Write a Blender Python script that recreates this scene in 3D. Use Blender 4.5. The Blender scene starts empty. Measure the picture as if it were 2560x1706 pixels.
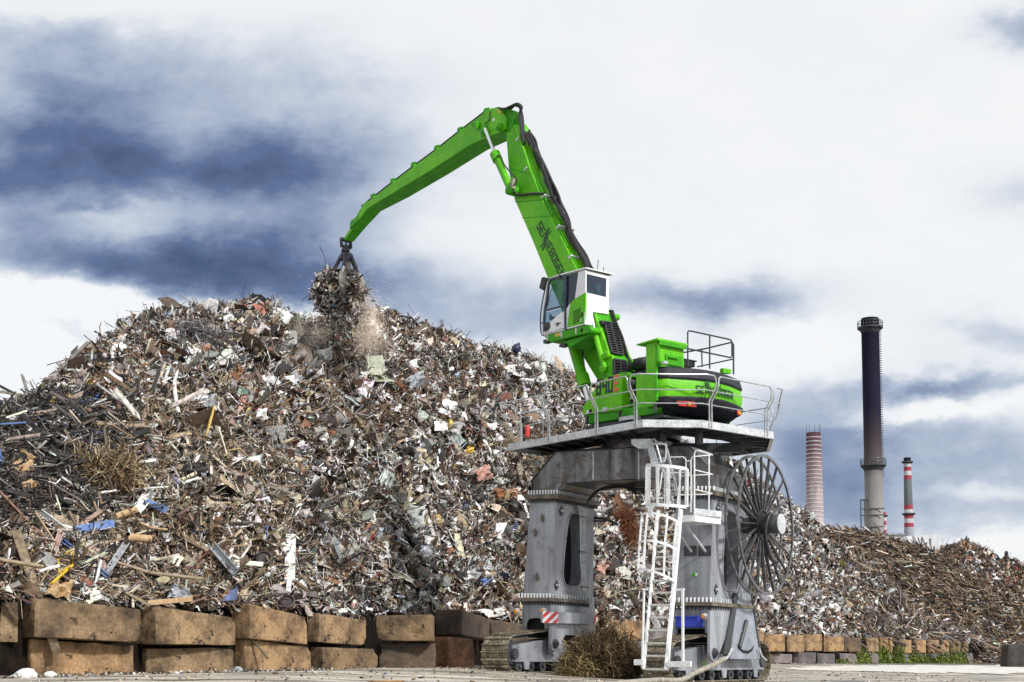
import bpy, bmesh, math, random
import numpy as np
from mathutils import Vector
from mathutils.bvhtree import BVHTree
from math import sin, cos, pi, radians, sqrt, exp

random.seed(7)
rng = np.random.default_rng(11)
scene = bpy.context.scene
COL = scene.collection

# ------------------------------------------------------------------ camera
F = 3500.0                       # focal length in photo pixels (2560 wide)
PITCH = math.atan(306.0 / F)
CY = 1650.0 - 306.0              # principal row (vertical lens shift)
CAM = Vector((0, 0, 0.5))
FWD = Vector((0, cos(PITCH), sin(PITCH)))
UP = Vector((0, -sin(PITCH), cos(PITCH)))

def ray(px, py):
    return (Vector((1, 0, 0)) * ((px - 1280.0) / F) + UP * (-(py - CY) / F) + FWD)

def atY(px, py, Y):
    d = ray(px, py)
    return CAM + d * (Y / d.y)

def atZ(px, py, z):
    d = ray(px, py)
    return CAM + d * ((z - CAM.z) / d.z)

def hit(px, py, P, n):
    d = ray(px, py)
    return CAM + d * ((P - CAM).dot(n) / d.dot(n))

def proj(p):
    v = Vector(p) - CAM
    k = v.dot(FWD)
    return 1280 + F * v.x / k, CY - F * v.dot(UP) / k

def zm(x0, y0, s):
    return lambda x, y: (x0 + x / s, y0 + y / s)
zA = zm(1240, 640, 3.7325)
zB = zm(1240, 800, 3.096)
zC = zm(1160, 1060, 2.427)
zD = zm(760, 240, 3.267)
zE = zm(740, 560, 4.6125)
zF = zm(1560, 1360, 4.532)
zG = zm(1160, 1360, 4.533)
zL = zm(1560, 1060, 4.611)
zM = zm(1300, 1090, 5.808)
zN = zm(1460, 800, 4.9)

cam_data = bpy.data.cameras.new("camera")
cam = bpy.data.objects.new("camera", cam_data)
COL.objects.link(cam)
cam.location = CAM
cam.rotation_euler = (pi / 2 + PITCH, 0, 0)
cam_data.sensor_width = 36.0
cam_data.lens = 36.0 * F / 2560.0
cam_data.shift_y = (CY - 853.0) / 2560.0
cam_data.clip_end = 6000
scene.camera = cam

# ------------------------------------------------------------------ materials
def lin(r, g, b):
    f = lambda c: (c / 255.0 / 12.92) if c / 255.0 <= 0.04045 else ((c / 255.0 + 0.055) / 1.055) ** 2.4
    return (f(r), f(g), f(b), 1.0)

def newmat(name):
    m = bpy.data.materials.new(name)
    m.use_nodes = True
    nt = m.node_tree
    return m, nt, nt.nodes["Principled BSDF"]

def N(nt, t, **kw):
    n = nt.nodes.new(t)
    for k, v in kw.items():
        setattr(n, k, v)
    return n

def mat(name, c1, c2=None, scale=3.0, rough=0.5, metal=0.0, bump=0.0, c3=None, streak=False, lo=0.4, hi=0.62, spec=0.5, fine=None, lo3=0.6, hi3=0.7):
    """two-tone noise paint with optional third stain colour, vertical streaks and bump"""
    m, nt, b = newmat(name)
    L = nt.links
    tc = N(nt, "ShaderNodeTexCoord")
    mp = N(nt, "ShaderNodeMapping")
    L.new(tc.outputs["Object"], mp.inputs["Vector"])
    if streak:
        mp.inputs["Scale"].default_value = (1, 1, 0.12)
    nz = N(nt, "ShaderNodeTexNoise")
    nz.inputs["Scale"].default_value = scale
    nz.inputs["Detail"].default_value = 8
    nz.inputs["Roughness"].default_value = 0.65
    L.new(mp.outputs[0], nz.inputs["Vector"])
    cr = N(nt, "ShaderNodeValToRGB")
    cr.color_ramp.elements[0].position = lo
    cr.color_ramp.elements[1].position = hi
    cr.color_ramp.elements[0].color = c1
    cr.color_ramp.elements[1].color = c2 or c1
    L.new(nz.outputs["Fac"], cr.inputs["Fac"])
    out = cr.outputs["Color"]
    if c3:
        nz2 = N(nt, "ShaderNodeTexNoise")
        nz2.inputs["Scale"].default_value = scale * 2.7
        nz2.inputs["Detail"].default_value = 10
        nz2.inputs["Roughness"].default_value = 0.7
        L.new(tc.outputs["Object"], nz2.inputs["Vector"])
        r2 = N(nt, "ShaderNodeValToRGB")
        r2.color_ramp.elements[0].position = lo3
        r2.color_ramp.elements[1].position = hi3
        L.new(nz2.outputs["Fac"], r2.inputs["Fac"])
        mx = N(nt, "ShaderNodeMixRGB")
        mx.inputs["Color2"].default_value = c3
        L.new(r2.outputs["Color"], mx.inputs["Fac"])
        L.new(out, mx.inputs["Color1"])
        out = mx.outputs["Color"]
    if fine:
        nz3 = N(nt, "ShaderNodeTexNoise")
        nz3.inputs["Scale"].default_value = fine
        nz3.inputs["Detail"].default_value = 4
        L.new(tc.outputs["Object"], nz3.inputs["Vector"])
        mr = N(nt, "ShaderNodeMapRange")
        mr.inputs["From Min"].default_value = 0.3
        mr.inputs["From Max"].default_value = 0.7
        mr.inputs["To Min"].default_value = 0.72
        mr.inputs["To Max"].default_value = 1.2
        L.new(nz3.outputs["Fac"], mr.inputs["Value"])
        mm = N(nt, "ShaderNodeMixRGB", blend_type='MULTIPLY')
        mm.inputs["Fac"].default_value = 1
        L.new(out, mm.inputs["Color1"])
        L.new(mr.outputs[0], mm.inputs["Color2"])
        out = mm.outputs["Color"]
    L.new(out, b.inputs["Base Color"])
    b.inputs["Roughness"].default_value = rough
    b.inputs["Metallic"].default_value = metal
    b.inputs["Specular IOR Level"].default_value = spec
    if bump:
        bp = N(nt, "ShaderNodeBump")
        bp.inputs["Strength"].default_value = bump
        bp.inputs["Distance"].default_value = 0.03
        nb = N(nt, "ShaderNodeTexNoise")
        nb.inputs["Scale"].default_value = scale * 5
        nb.inputs["Detail"].default_value = 8
        L.new(tc.outputs["Object"], nb.inputs["Vector"])
        L.new(nb.outputs["Fac"], bp.inputs["Height"])
        L.new(bp.outputs[0], b.inputs["Normal"])
    return m

def attrmat(name, rough=0.6, mul=1.0, nscale=9.0, spec=0.5):
    m, nt, b = newmat(name)
    L = nt.links
    at = N(nt, "ShaderNodeAttribute", attribute_name="Col")
    tc = N(nt, "ShaderNodeTexCoord")
    nz = N(nt, "ShaderNodeTexNoise")
    nz.inputs["Scale"].default_value = nscale
    nz.inputs["Detail"].default_value = 6
    nz.inputs["Roughness"].default_value = 0.7
    L.new(tc.outputs["Object"], nz.inputs["Vector"])
    mr = N(nt, "ShaderNodeMapRange")
    mr.inputs["From Min"].default_value = 0.36
    mr.inputs["From Max"].default_value = 0.64
    mr.inputs["To Min"].default_value = 0.5 * mul
    mr.inputs["To Max"].default_value = 1.25 * mul
    L.new(nz.outputs["Fac"], mr.inputs["Value"])
    mm = N(nt, "ShaderNodeMixRGB", blend_type='MULTIPLY')
    mm.inputs["Fac"].default_value = 1
    L.new(at.outputs["Color"], mm.inputs["Color1"])
    L.new(mr.outputs[0], mm.inputs["Color2"])
    L.new(mm.outputs[0], b.inputs["Base Color"])
    b.inputs["Roughness"].default_value = rough
    b.inputs["Specular IOR Level"].default_value = spec
    return m

M = {}
M['green'] = mat("green_paint", (0.085, 0.43, 0.004, 1), (0.150, 0.56, 0.007, 1), 0.9, 0.5, c3=(0.06, 0.32, 0.006, 1), fine=30, lo=.38, hi=.6, lo3=0.56, hi3=0.8, spec=.3)
M['green2'] = mat("green_paint_dirty_and_shaded", (0.035, 0.30, 0.004, 1), (0.065, 0.40, 0.007, 1), 2.5, 0.5, spec=.25, c3=(0.02, 0.12, 0.008, 1), bump=0.25, fine=25)
M['steel'] = mat("grey_primer_steel", (0.09, 0.10, 0.118, 1), (0.45, 0.475, 0.53, 1), 0.8, 0.36, c3=(0.12, 0.105, 0.095, 1), streak=True, fine=40, spec=0.7, lo3=.56, hi3=.72, metal=.15, lo=.36, hi=.64)
M['steeld'] = mat("dark_grey_steel", (0.035, 0.038, 0.045, 1), (0.075, 0.08, 0.09, 1), 1.8, 0.42, c3=(0.07, 0.05, 0.04, 1), streak=True, fine=40)
M['beam'] = mat("stained_beam_steel", (0.045, 0.045, 0.052, 1), (0.26, 0.26, 0.28, 1), 1.1, 0.3, c3=(0.075, 0.055, 0.04, 1), streak=True, fine=30, spec=0.7, lo3=.46, hi3=.62, metal=.45)
M['guide'] = mat("blue_grey_guard_steel", (0.22, 0.25, 0.30, 1), (0.34, 0.37, 0.43, 1), 1.5, 0.45, c3=(0.1, 0.1, 0.11, 1), fine=40)
M['flange'] = mat("rusty_flange_steel", (0.10, 0.085, 0.07, 1), (0.2, 0.165, 0.12, 1), 4, 0.6, c3=(0.05, 0.045, 0.04, 1), fine=30)
M['galv'] = mat("galvanised_steel", (0.50, 0.53, 0.56, 1), (0.70, 0.73, 0.76, 1), 4, 0.35, metal=0.15, c3=(0.3, 0.31, 0.33, 1), fine=18, lo3=.6, hi3=.72)
M['rail'] = mat("railing_tube", (0.42, 0.44, 0.46, 1), (0.62, 0.64, 0.66, 1), 6, 0.3, metal=0.5)
M['raild'] = mat("dark_railing_tube", (0.03, 0.035, 0.05, 1), (0.06, 0.065, 0.08, 1), 6, 0.35, metal=0.3)
M['white'] = mat("white_paint", (0.74, 0.76, 0.79, 1), (0.84, 0.86, 0.88, 1), 3, 0.3, c3=(0.5, 0.5, 0.5, 1), lo3=.66, hi3=.8)
M['whitel'] = mat("white_ladder_paint", (0.72, 0.75, 0.77, 1), (0.90, 0.92, 0.93, 1), 5, 0.35, c3=(0.4, 0.42, 0.43, 1), lo3=.62, hi3=.8, fine=30)
M['plastic'] = mat("charcoal_plastic", (0.016, 0.019, 0.028, 1), (0.028, 0.032, 0.042, 1), 5, 0.6, fine=40, spec=.25)
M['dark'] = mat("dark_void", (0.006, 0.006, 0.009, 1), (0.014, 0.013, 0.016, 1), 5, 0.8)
M['rubber'] = mat("black_rubber", (0.010, 0.009, 0.012, 1), (0.03, 0.028, 0.03, 1), 8, 0.45)
M['frame'] = mat("blue_grey_frame", (0.03, 0.045, 0.08, 1), (0.05, 0.07, 0.11, 1), 3, 0.4)
M['grille'] = mat("black_grille", (0.012, 0.011, 0.016, 1), (0.03, 0.028, 0.035, 1), 6, 0.5)
M['chrome'] = mat("polished_rod", (0.7, 0.72, 0.76, 1), None, 2, 0.15, metal=0.9)
M['red'] = mat("red_lamp", (0.45, 0.03, 0.03, 1), (0.6, 0.06, 0.05, 1), 20, 0.25)
M['amber'] = mat("amber_lamp", (0.8, 0.32, 0.02, 1), None, 5, 0.25)
M['redpaint'] = mat("red_paint", (0.55, 0.035, 0.03, 1), (0.62, 0.06, 0.05, 1), 5, 0.5)
M['pinkred'] = mat("salmon_letter", (0.72, 0.13, 0.10, 1), None, 5, 0.5)
M['letter'] = mat("dark_green_letter", (0.006, 0.05, 0.012, 1), None, 5, 0.5)
M['letterk'] = mat("black_letter", (0.01, 0.012, 0.02, 1), None, 5, 0.5)
M['blue'] = mat("blue_plastic", (0.02, 0.04, 0.42, 1), (0.03, 0.07, 0.52, 1), 5, 0.5, c3=(0.02, 0.03, 0.2, 1))
M['shoe'] = mat("muddy_track_steel", (0.13, 0.11, 0.075, 1), (0.33, 0.29, 0.21, 1), 5, 0.7, c3=(0.06, 0.05, 0.035, 1), bump=0.4, fine=30, lo3=.5, hi3=.62)
M['reel'] = mat("reel_dark_steel", (0.07, 0.07, 0.078, 1), (0.17, 0.17, 0.18, 1), 3, 0.33, metal=0.3, fine=20)
M['hose'] = mat("cable_rubber_grey", (0.25, 0.23, 0.19, 1), (0.4, 0.37, 0.31, 1), 4, 0.6, c3=(0.1, 0.09, 0.08, 1))
M['grab'] = mat("worn_grab_steel", (0.16, 0.14, 0.12, 1), (0.42, 0.39, 0.34, 1), 3.5, 0.45, metal=0.2, c3=(0.05, 0.045, 0.05, 1), streak=True)
M['grabd'] = mat("dark_grab_steel", (0.02, 0.02, 0.035, 1), (0.05, 0.045, 0.06, 1), 5, 0.5)
M['yellow'] = mat("yellow_sticker", (0.62, 0.42, 0.05, 1), None, 5, 0.5)

def glassmat(name, tint, mixf):
    m, nt, b = newmat(name)
    L = nt.links
    b.inputs["Base Color"].default_value = tint
    b.inputs["Roughness"].default_value = 0.05
    tr = N(nt, "ShaderNodeBsdfTransparent")
    tr.inputs["Color"].default_value = (0.75, 0.88, 0.92, 1)
    mx = N(nt, "ShaderNodeMixShader")
    mx.inputs["Fac"].default_value = mixf
    L.new(tr.outputs[0], mx.inputs[1])
    L.new(b.outputs[0], mx.inputs[2])
    L.new(mx.outputs[0], nt.nodes["Material Output"].inputs["Surface"])
    return m
M['glass'] = glassmat("clear_cab_glass", (0.10, 0.16, 0.22, 1), 0.3)
M['glassd'] = glassmat("tinted_cab_glass", (0.02, 0.03, 0.06, 1), 0.86)

# ------------------------------------------------------------------ object helpers
ORG = {}     # world origin of every object we made

def tag(o, label=None, cat=None, group=None, kind=None):
    if label: o["label"] = label
    if cat: o["category"] = cat
    if group: o["group"] = group
    if kind: o["kind"] = kind
    return o

def empty(name, loc):
    o = bpy.data.objects.new(name, None)
    o.empty_display_size = 0.3
    COL.objects.link(o)
    o.location = loc
    ORG[o.name] = Vector(loc)
    return o

def link(name, me, parent=None, origin=None):
    """mesh whose vertices are in world space; moved to the thing's origin"""
    o = bpy.data.objects.new(name, me)
    COL.objects.link(o)
    if parent is not None:
        og = ORG[parent.name]
        o.parent = parent
    else:
        if origin is None:
            n = len(me.vertices)
            co = np.empty(n * 3, dtype=np.float32); me.vertices.foreach_get("co", co)
            co = co.reshape(-1, 3)
            mn, mxv = co.min(0), co.max(0)
            origin = Vector(((mn[0] + mxv[0]) / 2, (mn[1] + mxv[1]) / 2, mn[2]))
        og = Vector(origin)
        o.location = og
    ORG[o.name] = og
    n = len(me.vertices)
    co = np.empty(n * 3, dtype=np.float32); me.vertices.foreach_get("co", co)
    co = (co.reshape(-1, 3) - np.array(og, dtype=np.float32)).ravel()
    me.vertices.foreach_set("co", co)
    me.update()
    return o

class MB:
    def __init__(s):
        s.v = []; s.f = []
    def add(s, vs, fs):
        o = len(s.v)
        s.v += [tuple(p) for p in vs]
        s.f += [tuple(i + o for i in f) for f in fs]
        return s
    def box(s, c, ax, ay, az):
        """centre and three half-axis vectors"""
        c = Vector(c); ax = Vector(ax); ay = Vector(ay); az = Vector(az)
        vs = [c + ax * i + ay * j + az * k for i in (-1, 1) for j in (-1, 1) for k in (-1, 1)]
        return s.add(vs, [(0, 1, 3, 2), (4, 6, 7, 5), (0, 4, 5, 1), (2, 3, 7, 6), (0, 2, 6, 4), (1, 5, 7, 3)])
    def prism(s, pts, vec):
        pts = [Vector(p) for p in pts]; vec = Vector(vec); n = len(pts)
        vs = pts + [p + vec for p in pts]
        fs = [tuple(range(n)), tuple(range(2 * n - 1, n - 1, -1))]
        fs += [(i, i + n, (i + 1) % n + n, (i + 1) % n) for i in range(n)]
        return s.add(vs, fs)
    def bar(s, a, b, w, h, up=(0, 0, 1)):
        a = Vector(a); b = Vector(b); d = (b - a).normalized(); u = Vector(up)
        x = d.cross(u)
        if x.length < 1e-4: x = d.cross(Vector((1, 0, 0)))
        x.normalize(); u = x.cross(d).normalized()
        return s.box((a + b) / 2, (b - a) / 2, x * (w / 2), u * (h / 2))
    def tube(s, pts, r, n=8, smooth=0, r2=None, cap=True):
        pts = [Vector(p) for p in pts]
        if smooth and len(pts) > 2:
            q = []
            P = [pts[0] * 2 - pts[1]] + pts + [pts[-1] * 2 - pts[-2]]
            for i in range(1, len(P) - 2):
                for k in range(smooth):
                    t = k / smooth
                    a, b, c, d = P[i - 1], P[i], P[i + 1], P[i + 2]
                    q.append(0.5 * ((2 * b) + (c - a) * t + (2 * a - 5 * b + 4 * c - d) * t * t + (3 * b - a - 3 * c + d) * t ** 3))
            q.append(pts[-1]); pts = q
        m = len(pts); o = len(s.v); nrm = None
        for i, p in enumerate(pts):
            if i == 0: d = pts[1] - p
            elif i == m - 1: d = p - pts[i - 1]
            else: d = (pts[i + 1] - p).normalized() + (p - pts[i - 1]).normalized()
            if d.length < 1e-9: d = Vector((0, 0, 1))
            d.normalize()
            if nrm is None:
                nrm = d.orthogonal().normalized()
            nrm = (nrm - d * nrm.dot(d))
            if nrm.length < 1e-6: nrm = d.orthogonal()
            nrm.normalize(); bn = d.cross(nrm)
            rr = r if r2 is None else r + (r2 - r) * i / (m - 1)
            for k in range(n):
                a = 2 * pi * k / n
                s.v.append(tuple(p + (nrm * cos(a) + bn * sin(a)) * rr))
        for i in range(m - 1):
            for k in range(n):
                s.f.append((o + i * n + k, o + i * n + (k + 1) % n, o + (i + 1) * n + (k + 1) % n, o + (i + 1) * n + k))
        if cap:
            s.f.append(tuple(o + k for k in range(n - 1, -1, -1)))
            s.f.append(tuple(o + (m - 1) * n + k for k in range(n)))
        return s
    def lathe(s, c, axis, prof, n=32):
        """prof: (radius, distance along axis)"""
        c = Vector(c); axis = Vector(axis).normalized()
        u = axis.orthogonal().normalized(); w = axis.cross(u)
        o = len(s.v)
        for r, t in prof:
            for k in range(n):
                a = 2 * pi * k / n
                s.v.append(tuple(c + axis * t + (u * cos(a) + w * sin(a)) * r))
        for i in range(len(prof) - 1):
            for k in range(n):
                s.f.append((o + i * n + k, o + i * n + (k + 1) % n, o + (i + 1) * n + (k + 1) % n, o + (i + 1) * n + k))
        s.f.append(tuple(o + k for k in range(n - 1, -1, -1)))
        s.f.append(tuple(o + (len(prof) - 1) * n + k for k in range(n)))
        return s
    def build(s, name, m, parent=None, bevel=0, smooth=False, origin=None, fix=True):
        me = bpy.data.meshes.new(name)
        me.from_pydata(s.v, [], s.f)
        if fix:
            bm = bmesh.new(); bm.from_mesh(me)
            bmesh.ops.recalc_face_normals(bm, faces=bm.faces)
            bm.to_mesh(me); bm.free()
        me.materials.append(M[m] if isinstance(m, str) else m)
        if smooth:
            me.shade_smooth()
            me.set_sharp_from_angle(angle=radians(40))
        o = link(name, me, parent, origin)
        if bevel:
            bv = o.modifiers.new("bevel", 'BEVEL')
            bv.width = bevel; bv.segments = 2; bv.limit_method = 'ANGLE'; bv.angle_limit = radians(35)
            bv.harden_normals = False
        return o

def copy_tree(o, parent=None):
    c = o.copy(); COL.objects.link(c)
    ORG[c.name] = ORG[o.name].copy()
    if parent is not None: c.parent = parent
    for ch in list(o.children):
        copy_tree(ch, c)
    return c

# ------------------------------------------------------------------ noise
def vnoise(x, y, seed=0):
    xi = np.floor(x).astype(np.int64); yi = np.floor(y).astype(np.int64)
    xf = x - xi; yf = y - yi
    def h(a, b):
        n = (a * 374761393 + b * 668265263 + seed * 1442695041) & 0x7fffffff
        n = ((n ^ (n >> 13)) * 1274126177) & 0x7fffffff
        return ((n ^ (n >> 16)) & 0xffff) / 65535.0
    u = xf * xf * (3 - 2 * xf); v = yf * yf * (3 - 2 * yf)
    return (h(xi, yi) * (1 - u) + h(xi + 1, yi) * u) * (1 - v) + (h(xi, yi + 1) * (1 - u) + h(xi + 1, yi + 1) * u) * v

def fbm(x, y, oct=4, seed=0):
    s = 0; a = 1; t = 0
    for o in range(oct):
        s = s + a * vnoise(x * 2 ** o, y * 2 ** o, seed + o * 17); t += a; a *= 0.5
    return s / t * 2 - 1
# ------------------------------------------------------------------ sky and light
SUN_EL, SUN_AZ = radians(37), radians(136)   # azimuth measured clockwise from +Y: behind the camera, to its right
world = bpy.data.worlds.new("World")
scene.world = world
world.use_nodes = True
wn = world.node_tree
wn.nodes.clear()
WL = wn.links
w_out = N(wn, "ShaderNodeOutputWorld")
w_bg = N(wn, "ShaderNodeBackground")
WL.new(w_bg.outputs[0], w_out.inputs["Surface"])
sky = N(wn, "ShaderNodeTexSky", sky_type='NISHITA')
sky.sun_disc = False
sky.sun_elevation = SUN_EL
sky.sun_rotation = SUN_AZ
tc = N(wn, "ShaderNodeTexCoord")
sep = N(wn, "ShaderNodeSeparateXYZ")
WL.new(tc.outputs["Generated"], sep.inputs[0])

def wm(op, a, b=None, c=None):
    n = N(wn, "ShaderNodeMath", operation=op)
    for i, v in enumerate((a, b, c)):
        if v is None: continue
        if isinstance(v, (int, float)): n.inputs[i].default_value = v
        else: WL.new(v, n.inputs[i])
    return n.outputs[0]
yy = wm('MAXIMUM', wm('ABSOLUTE', sep.outputs["Y"]), 0.22)
uu = wm('DIVIDE', sep.outputs["X"], yy)
vv = wm('DIVIDE', sep.outputs["Z"], yy)
comb = N(wn, "ShaderNodeCombineXYZ")
WL.new(uu, comb.inputs[0]); WL.new(vv, comb.inputs[1])
def wnoise(scale, detail, rough, off, sx=1.0, sy=1.6):
    mp = N(wn, "ShaderNodeMapping")
    mp.inputs["Location"].default_value = (off, off * 1.7, off * .3)
    mp.inputs["Scale"].default_value = (sx, sy, 1)
    WL.new(comb.outputs[0], mp.inputs[0])
    n = N(wn, "ShaderNodeTexNoise")
    n.inputs["Scale"].default_value = scale
    n.inputs["Detail"].default_value = detail
    n.inputs["Roughness"].default_value = rough
    WL.new(mp.outputs[0], n.inputs["Vector"])
    return n.outputs["Fac"]
n1 = wnoise(8, 10, 0.60, 3.1)
n2 = wnoise(8, 10, 0.60, 7.7)
n3 = wnoise(11, 12, 0.62, 1.3, 1, 1.6)
uw = wm('ADD', uu, wm('MULTIPLY', wm('SUBTRACT', n1, 0.5), 0.10))
vw = wm('ADD', vv, wm('MULTIPLY', wm('SUBTRACT', n2, 0.5), 0.085))
# cloud banks: (x, y, rx, ry, darkness) in pixels of the 2353-wide overview, turned into directions
banks = [(430, 385, 410, 85, .74), (60, 290, 240, 90, .50), (330, 600, 410, 66, .64), (60, 490, 170, 80, .36), (680, 540, 230, 95, .34), (520, 210, 470, 120, .30),
         (120, 120, 300, 110, .26), (830, 330, 150, 120, .14), (660, 400, 160, 60, .20), (640, 650, 280, 60, .36), (960, 720, 260, 80, .34),
         (1180, 770, 190, 60, .22), (1660, 690, 220, 42, .36), (1560, 730, 220, 60, .2), (2150, 885, 270, 30, .42), (2000, 1010, 240, 80, .24), (2250, 1060, 260, 60, .18),
         (2180, 1180, 360, 80, .20), (1850, 950, 180, 90, .26), (2320, 45, 80, 45, .36), (2330, 440, 120, 45, .2), (2300, 770, 140, 50, .28), (2000, 1100, 420, 160, .10),
         (170, 762, 150, 17, .40), (1900, 1130, 300, 80, .2),
         (90, 712, 250, 36, -.85), (0, 840, 260, 90, -.5), (230, 462, 150, 22, -.16), (150, 30, 300, 30, -.1), (690, 715, 110, 36, -.3), (2120, 945, 170, 22, -.34), (1780, 800, 130, 50, -.25),
         (2250, 1120, 160, 20, -.18), (1350, 800, 100, 40, -.3), (2330, 1250, 200, 30, -.3)]
acc = None
for (x, y, rx, ry, k) in banks:
    d = ray(x * 1.088, y * 1.088)
    u0, v0 = d.x / d.y, d.z / d.y
    a = wm('MULTIPLY', wm('SUBTRACT', uw, u0), F / (rx * 1.088))
    b = wm('MULTIPLY', wm('SUBTRACT', vw, v0), F / (ry * 1.088))
    r2 = wm('ADD', wm('MULTIPLY', a, a), wm('MULTIPLY', b, b))
    g = wm('MULTIPLY', wm('EXPONENT', wm('MULTIPLY', r2, -0.8)), k)
    acc = g if acc is None else wm('ADD', acc, g)
# texture: strongest where the banks are
tex = wm('MULTIPLY', wm('SUBTRACT', n3, 0.5), wm('ADD', wm('MULTIPLY', wm('MAXIMUM', acc, 0), 1.3), 0.13))
dens = wm('ADD', wm('ADD', wm('MULTIPLY', acc, .95), tex), 0.02)
ramp = N(wn, "ShaderNodeValToRGB")
e = ramp.color_ramp.elements
e[0].position = 0.0; e[0].color = (0.885, 0.89, 0.895, 1)
e[1].position = 1.0; e[1].color = (0.045, 0.075, 0.16, 1)
for p, c in ((0.13, (0.77, 0.795, 0.83, 1)), (0.3, (0.49, 0.545, 0.65, 1)), (0.5, (0.25, 0.31, 0.45, 1)), (0.72, (0.105, 0.15, 0.28, 1))):
    x = e.new(p); x.color = c
WL.new(dens, ramp.inputs["Fac"])
addn = N(wn, "ShaderNodeMixRGB", blend_type='ADD')
addn.inputs["Fac"].default_value = 0.01
WL.new(ramp.outputs["Color"], addn.inputs["Color1"])
WL.new(sky.outputs["Color"], addn.inputs["Color2"])
WL.new(addn.outputs[0], w_bg.inputs["Color"])
w_bg.inputs["Strength"].default_value = 1.0

sun_d = bpy.data.lights.new("sun", 'SUN')
sun_d.energy = 3.6
sun_d.angle = radians(5)
sun_d.color = (1.0, 0.96, 0.9)
sun = bpy.data.objects.new("sun", sun_d)
COL.objects.link(sun)
sd = Vector((sin(SUN_AZ) * cos(SUN_EL), cos(SUN_AZ) * cos(SUN_EL), sin(SUN_EL)))
sun.rotation_euler = sd.to_track_quat('Z', 'Y').to_euler()
sun.location = (20, -20, 40)

scene.view_settings.view_transform = 'Standard'
scene.view_settings.look = 'None'
scene.view_settings.exposure = 0
scene.render.engine = 'CYCLES'
scene.cycles.max_bounces = 5
scene.cycles.transparent_max_bounces = 8
scene.cycles.volume_bounces = 0

# ------------------------------------------------------------------ wall line, ground height
WPX = np.array([-700, -200, 90, 388, 640, 800, 945, 1085, 1600, 1930, 2420, 3000], float)
WYY = np.array([21, 24.5, 27.5, 30.4, 32.4, 34.6, 40.5, 43, 56, 73.7, 100, 130], float)
def wallY(px): return np.interp(px, WPX, WYY)
def gz(x, y):
    """ground height"""
    x = np.asarray(x, float); y = np.asarray(y, float)
    px = 1280 + F * x / np.maximum(y, 1)
    d = wallY(np.clip(px, -700, 3000)) - y          # distance in front of the wall
    base = np.interp(px, [-700, 90, 640, 1085, 1930, 2420, 3000], [.12, .155, .22, .26, .29, .25, .2])
    z = base - 0.075 * np.clip(x - 0.0, -4, 6.5) / 2.2 * np.clip(1 - np.abs(y - 36) / 14, 0, 1) * np.clip(d / 8, 0, 1) - 0.010 * np.clip(d - 3, 0, 20)
    return z

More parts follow.
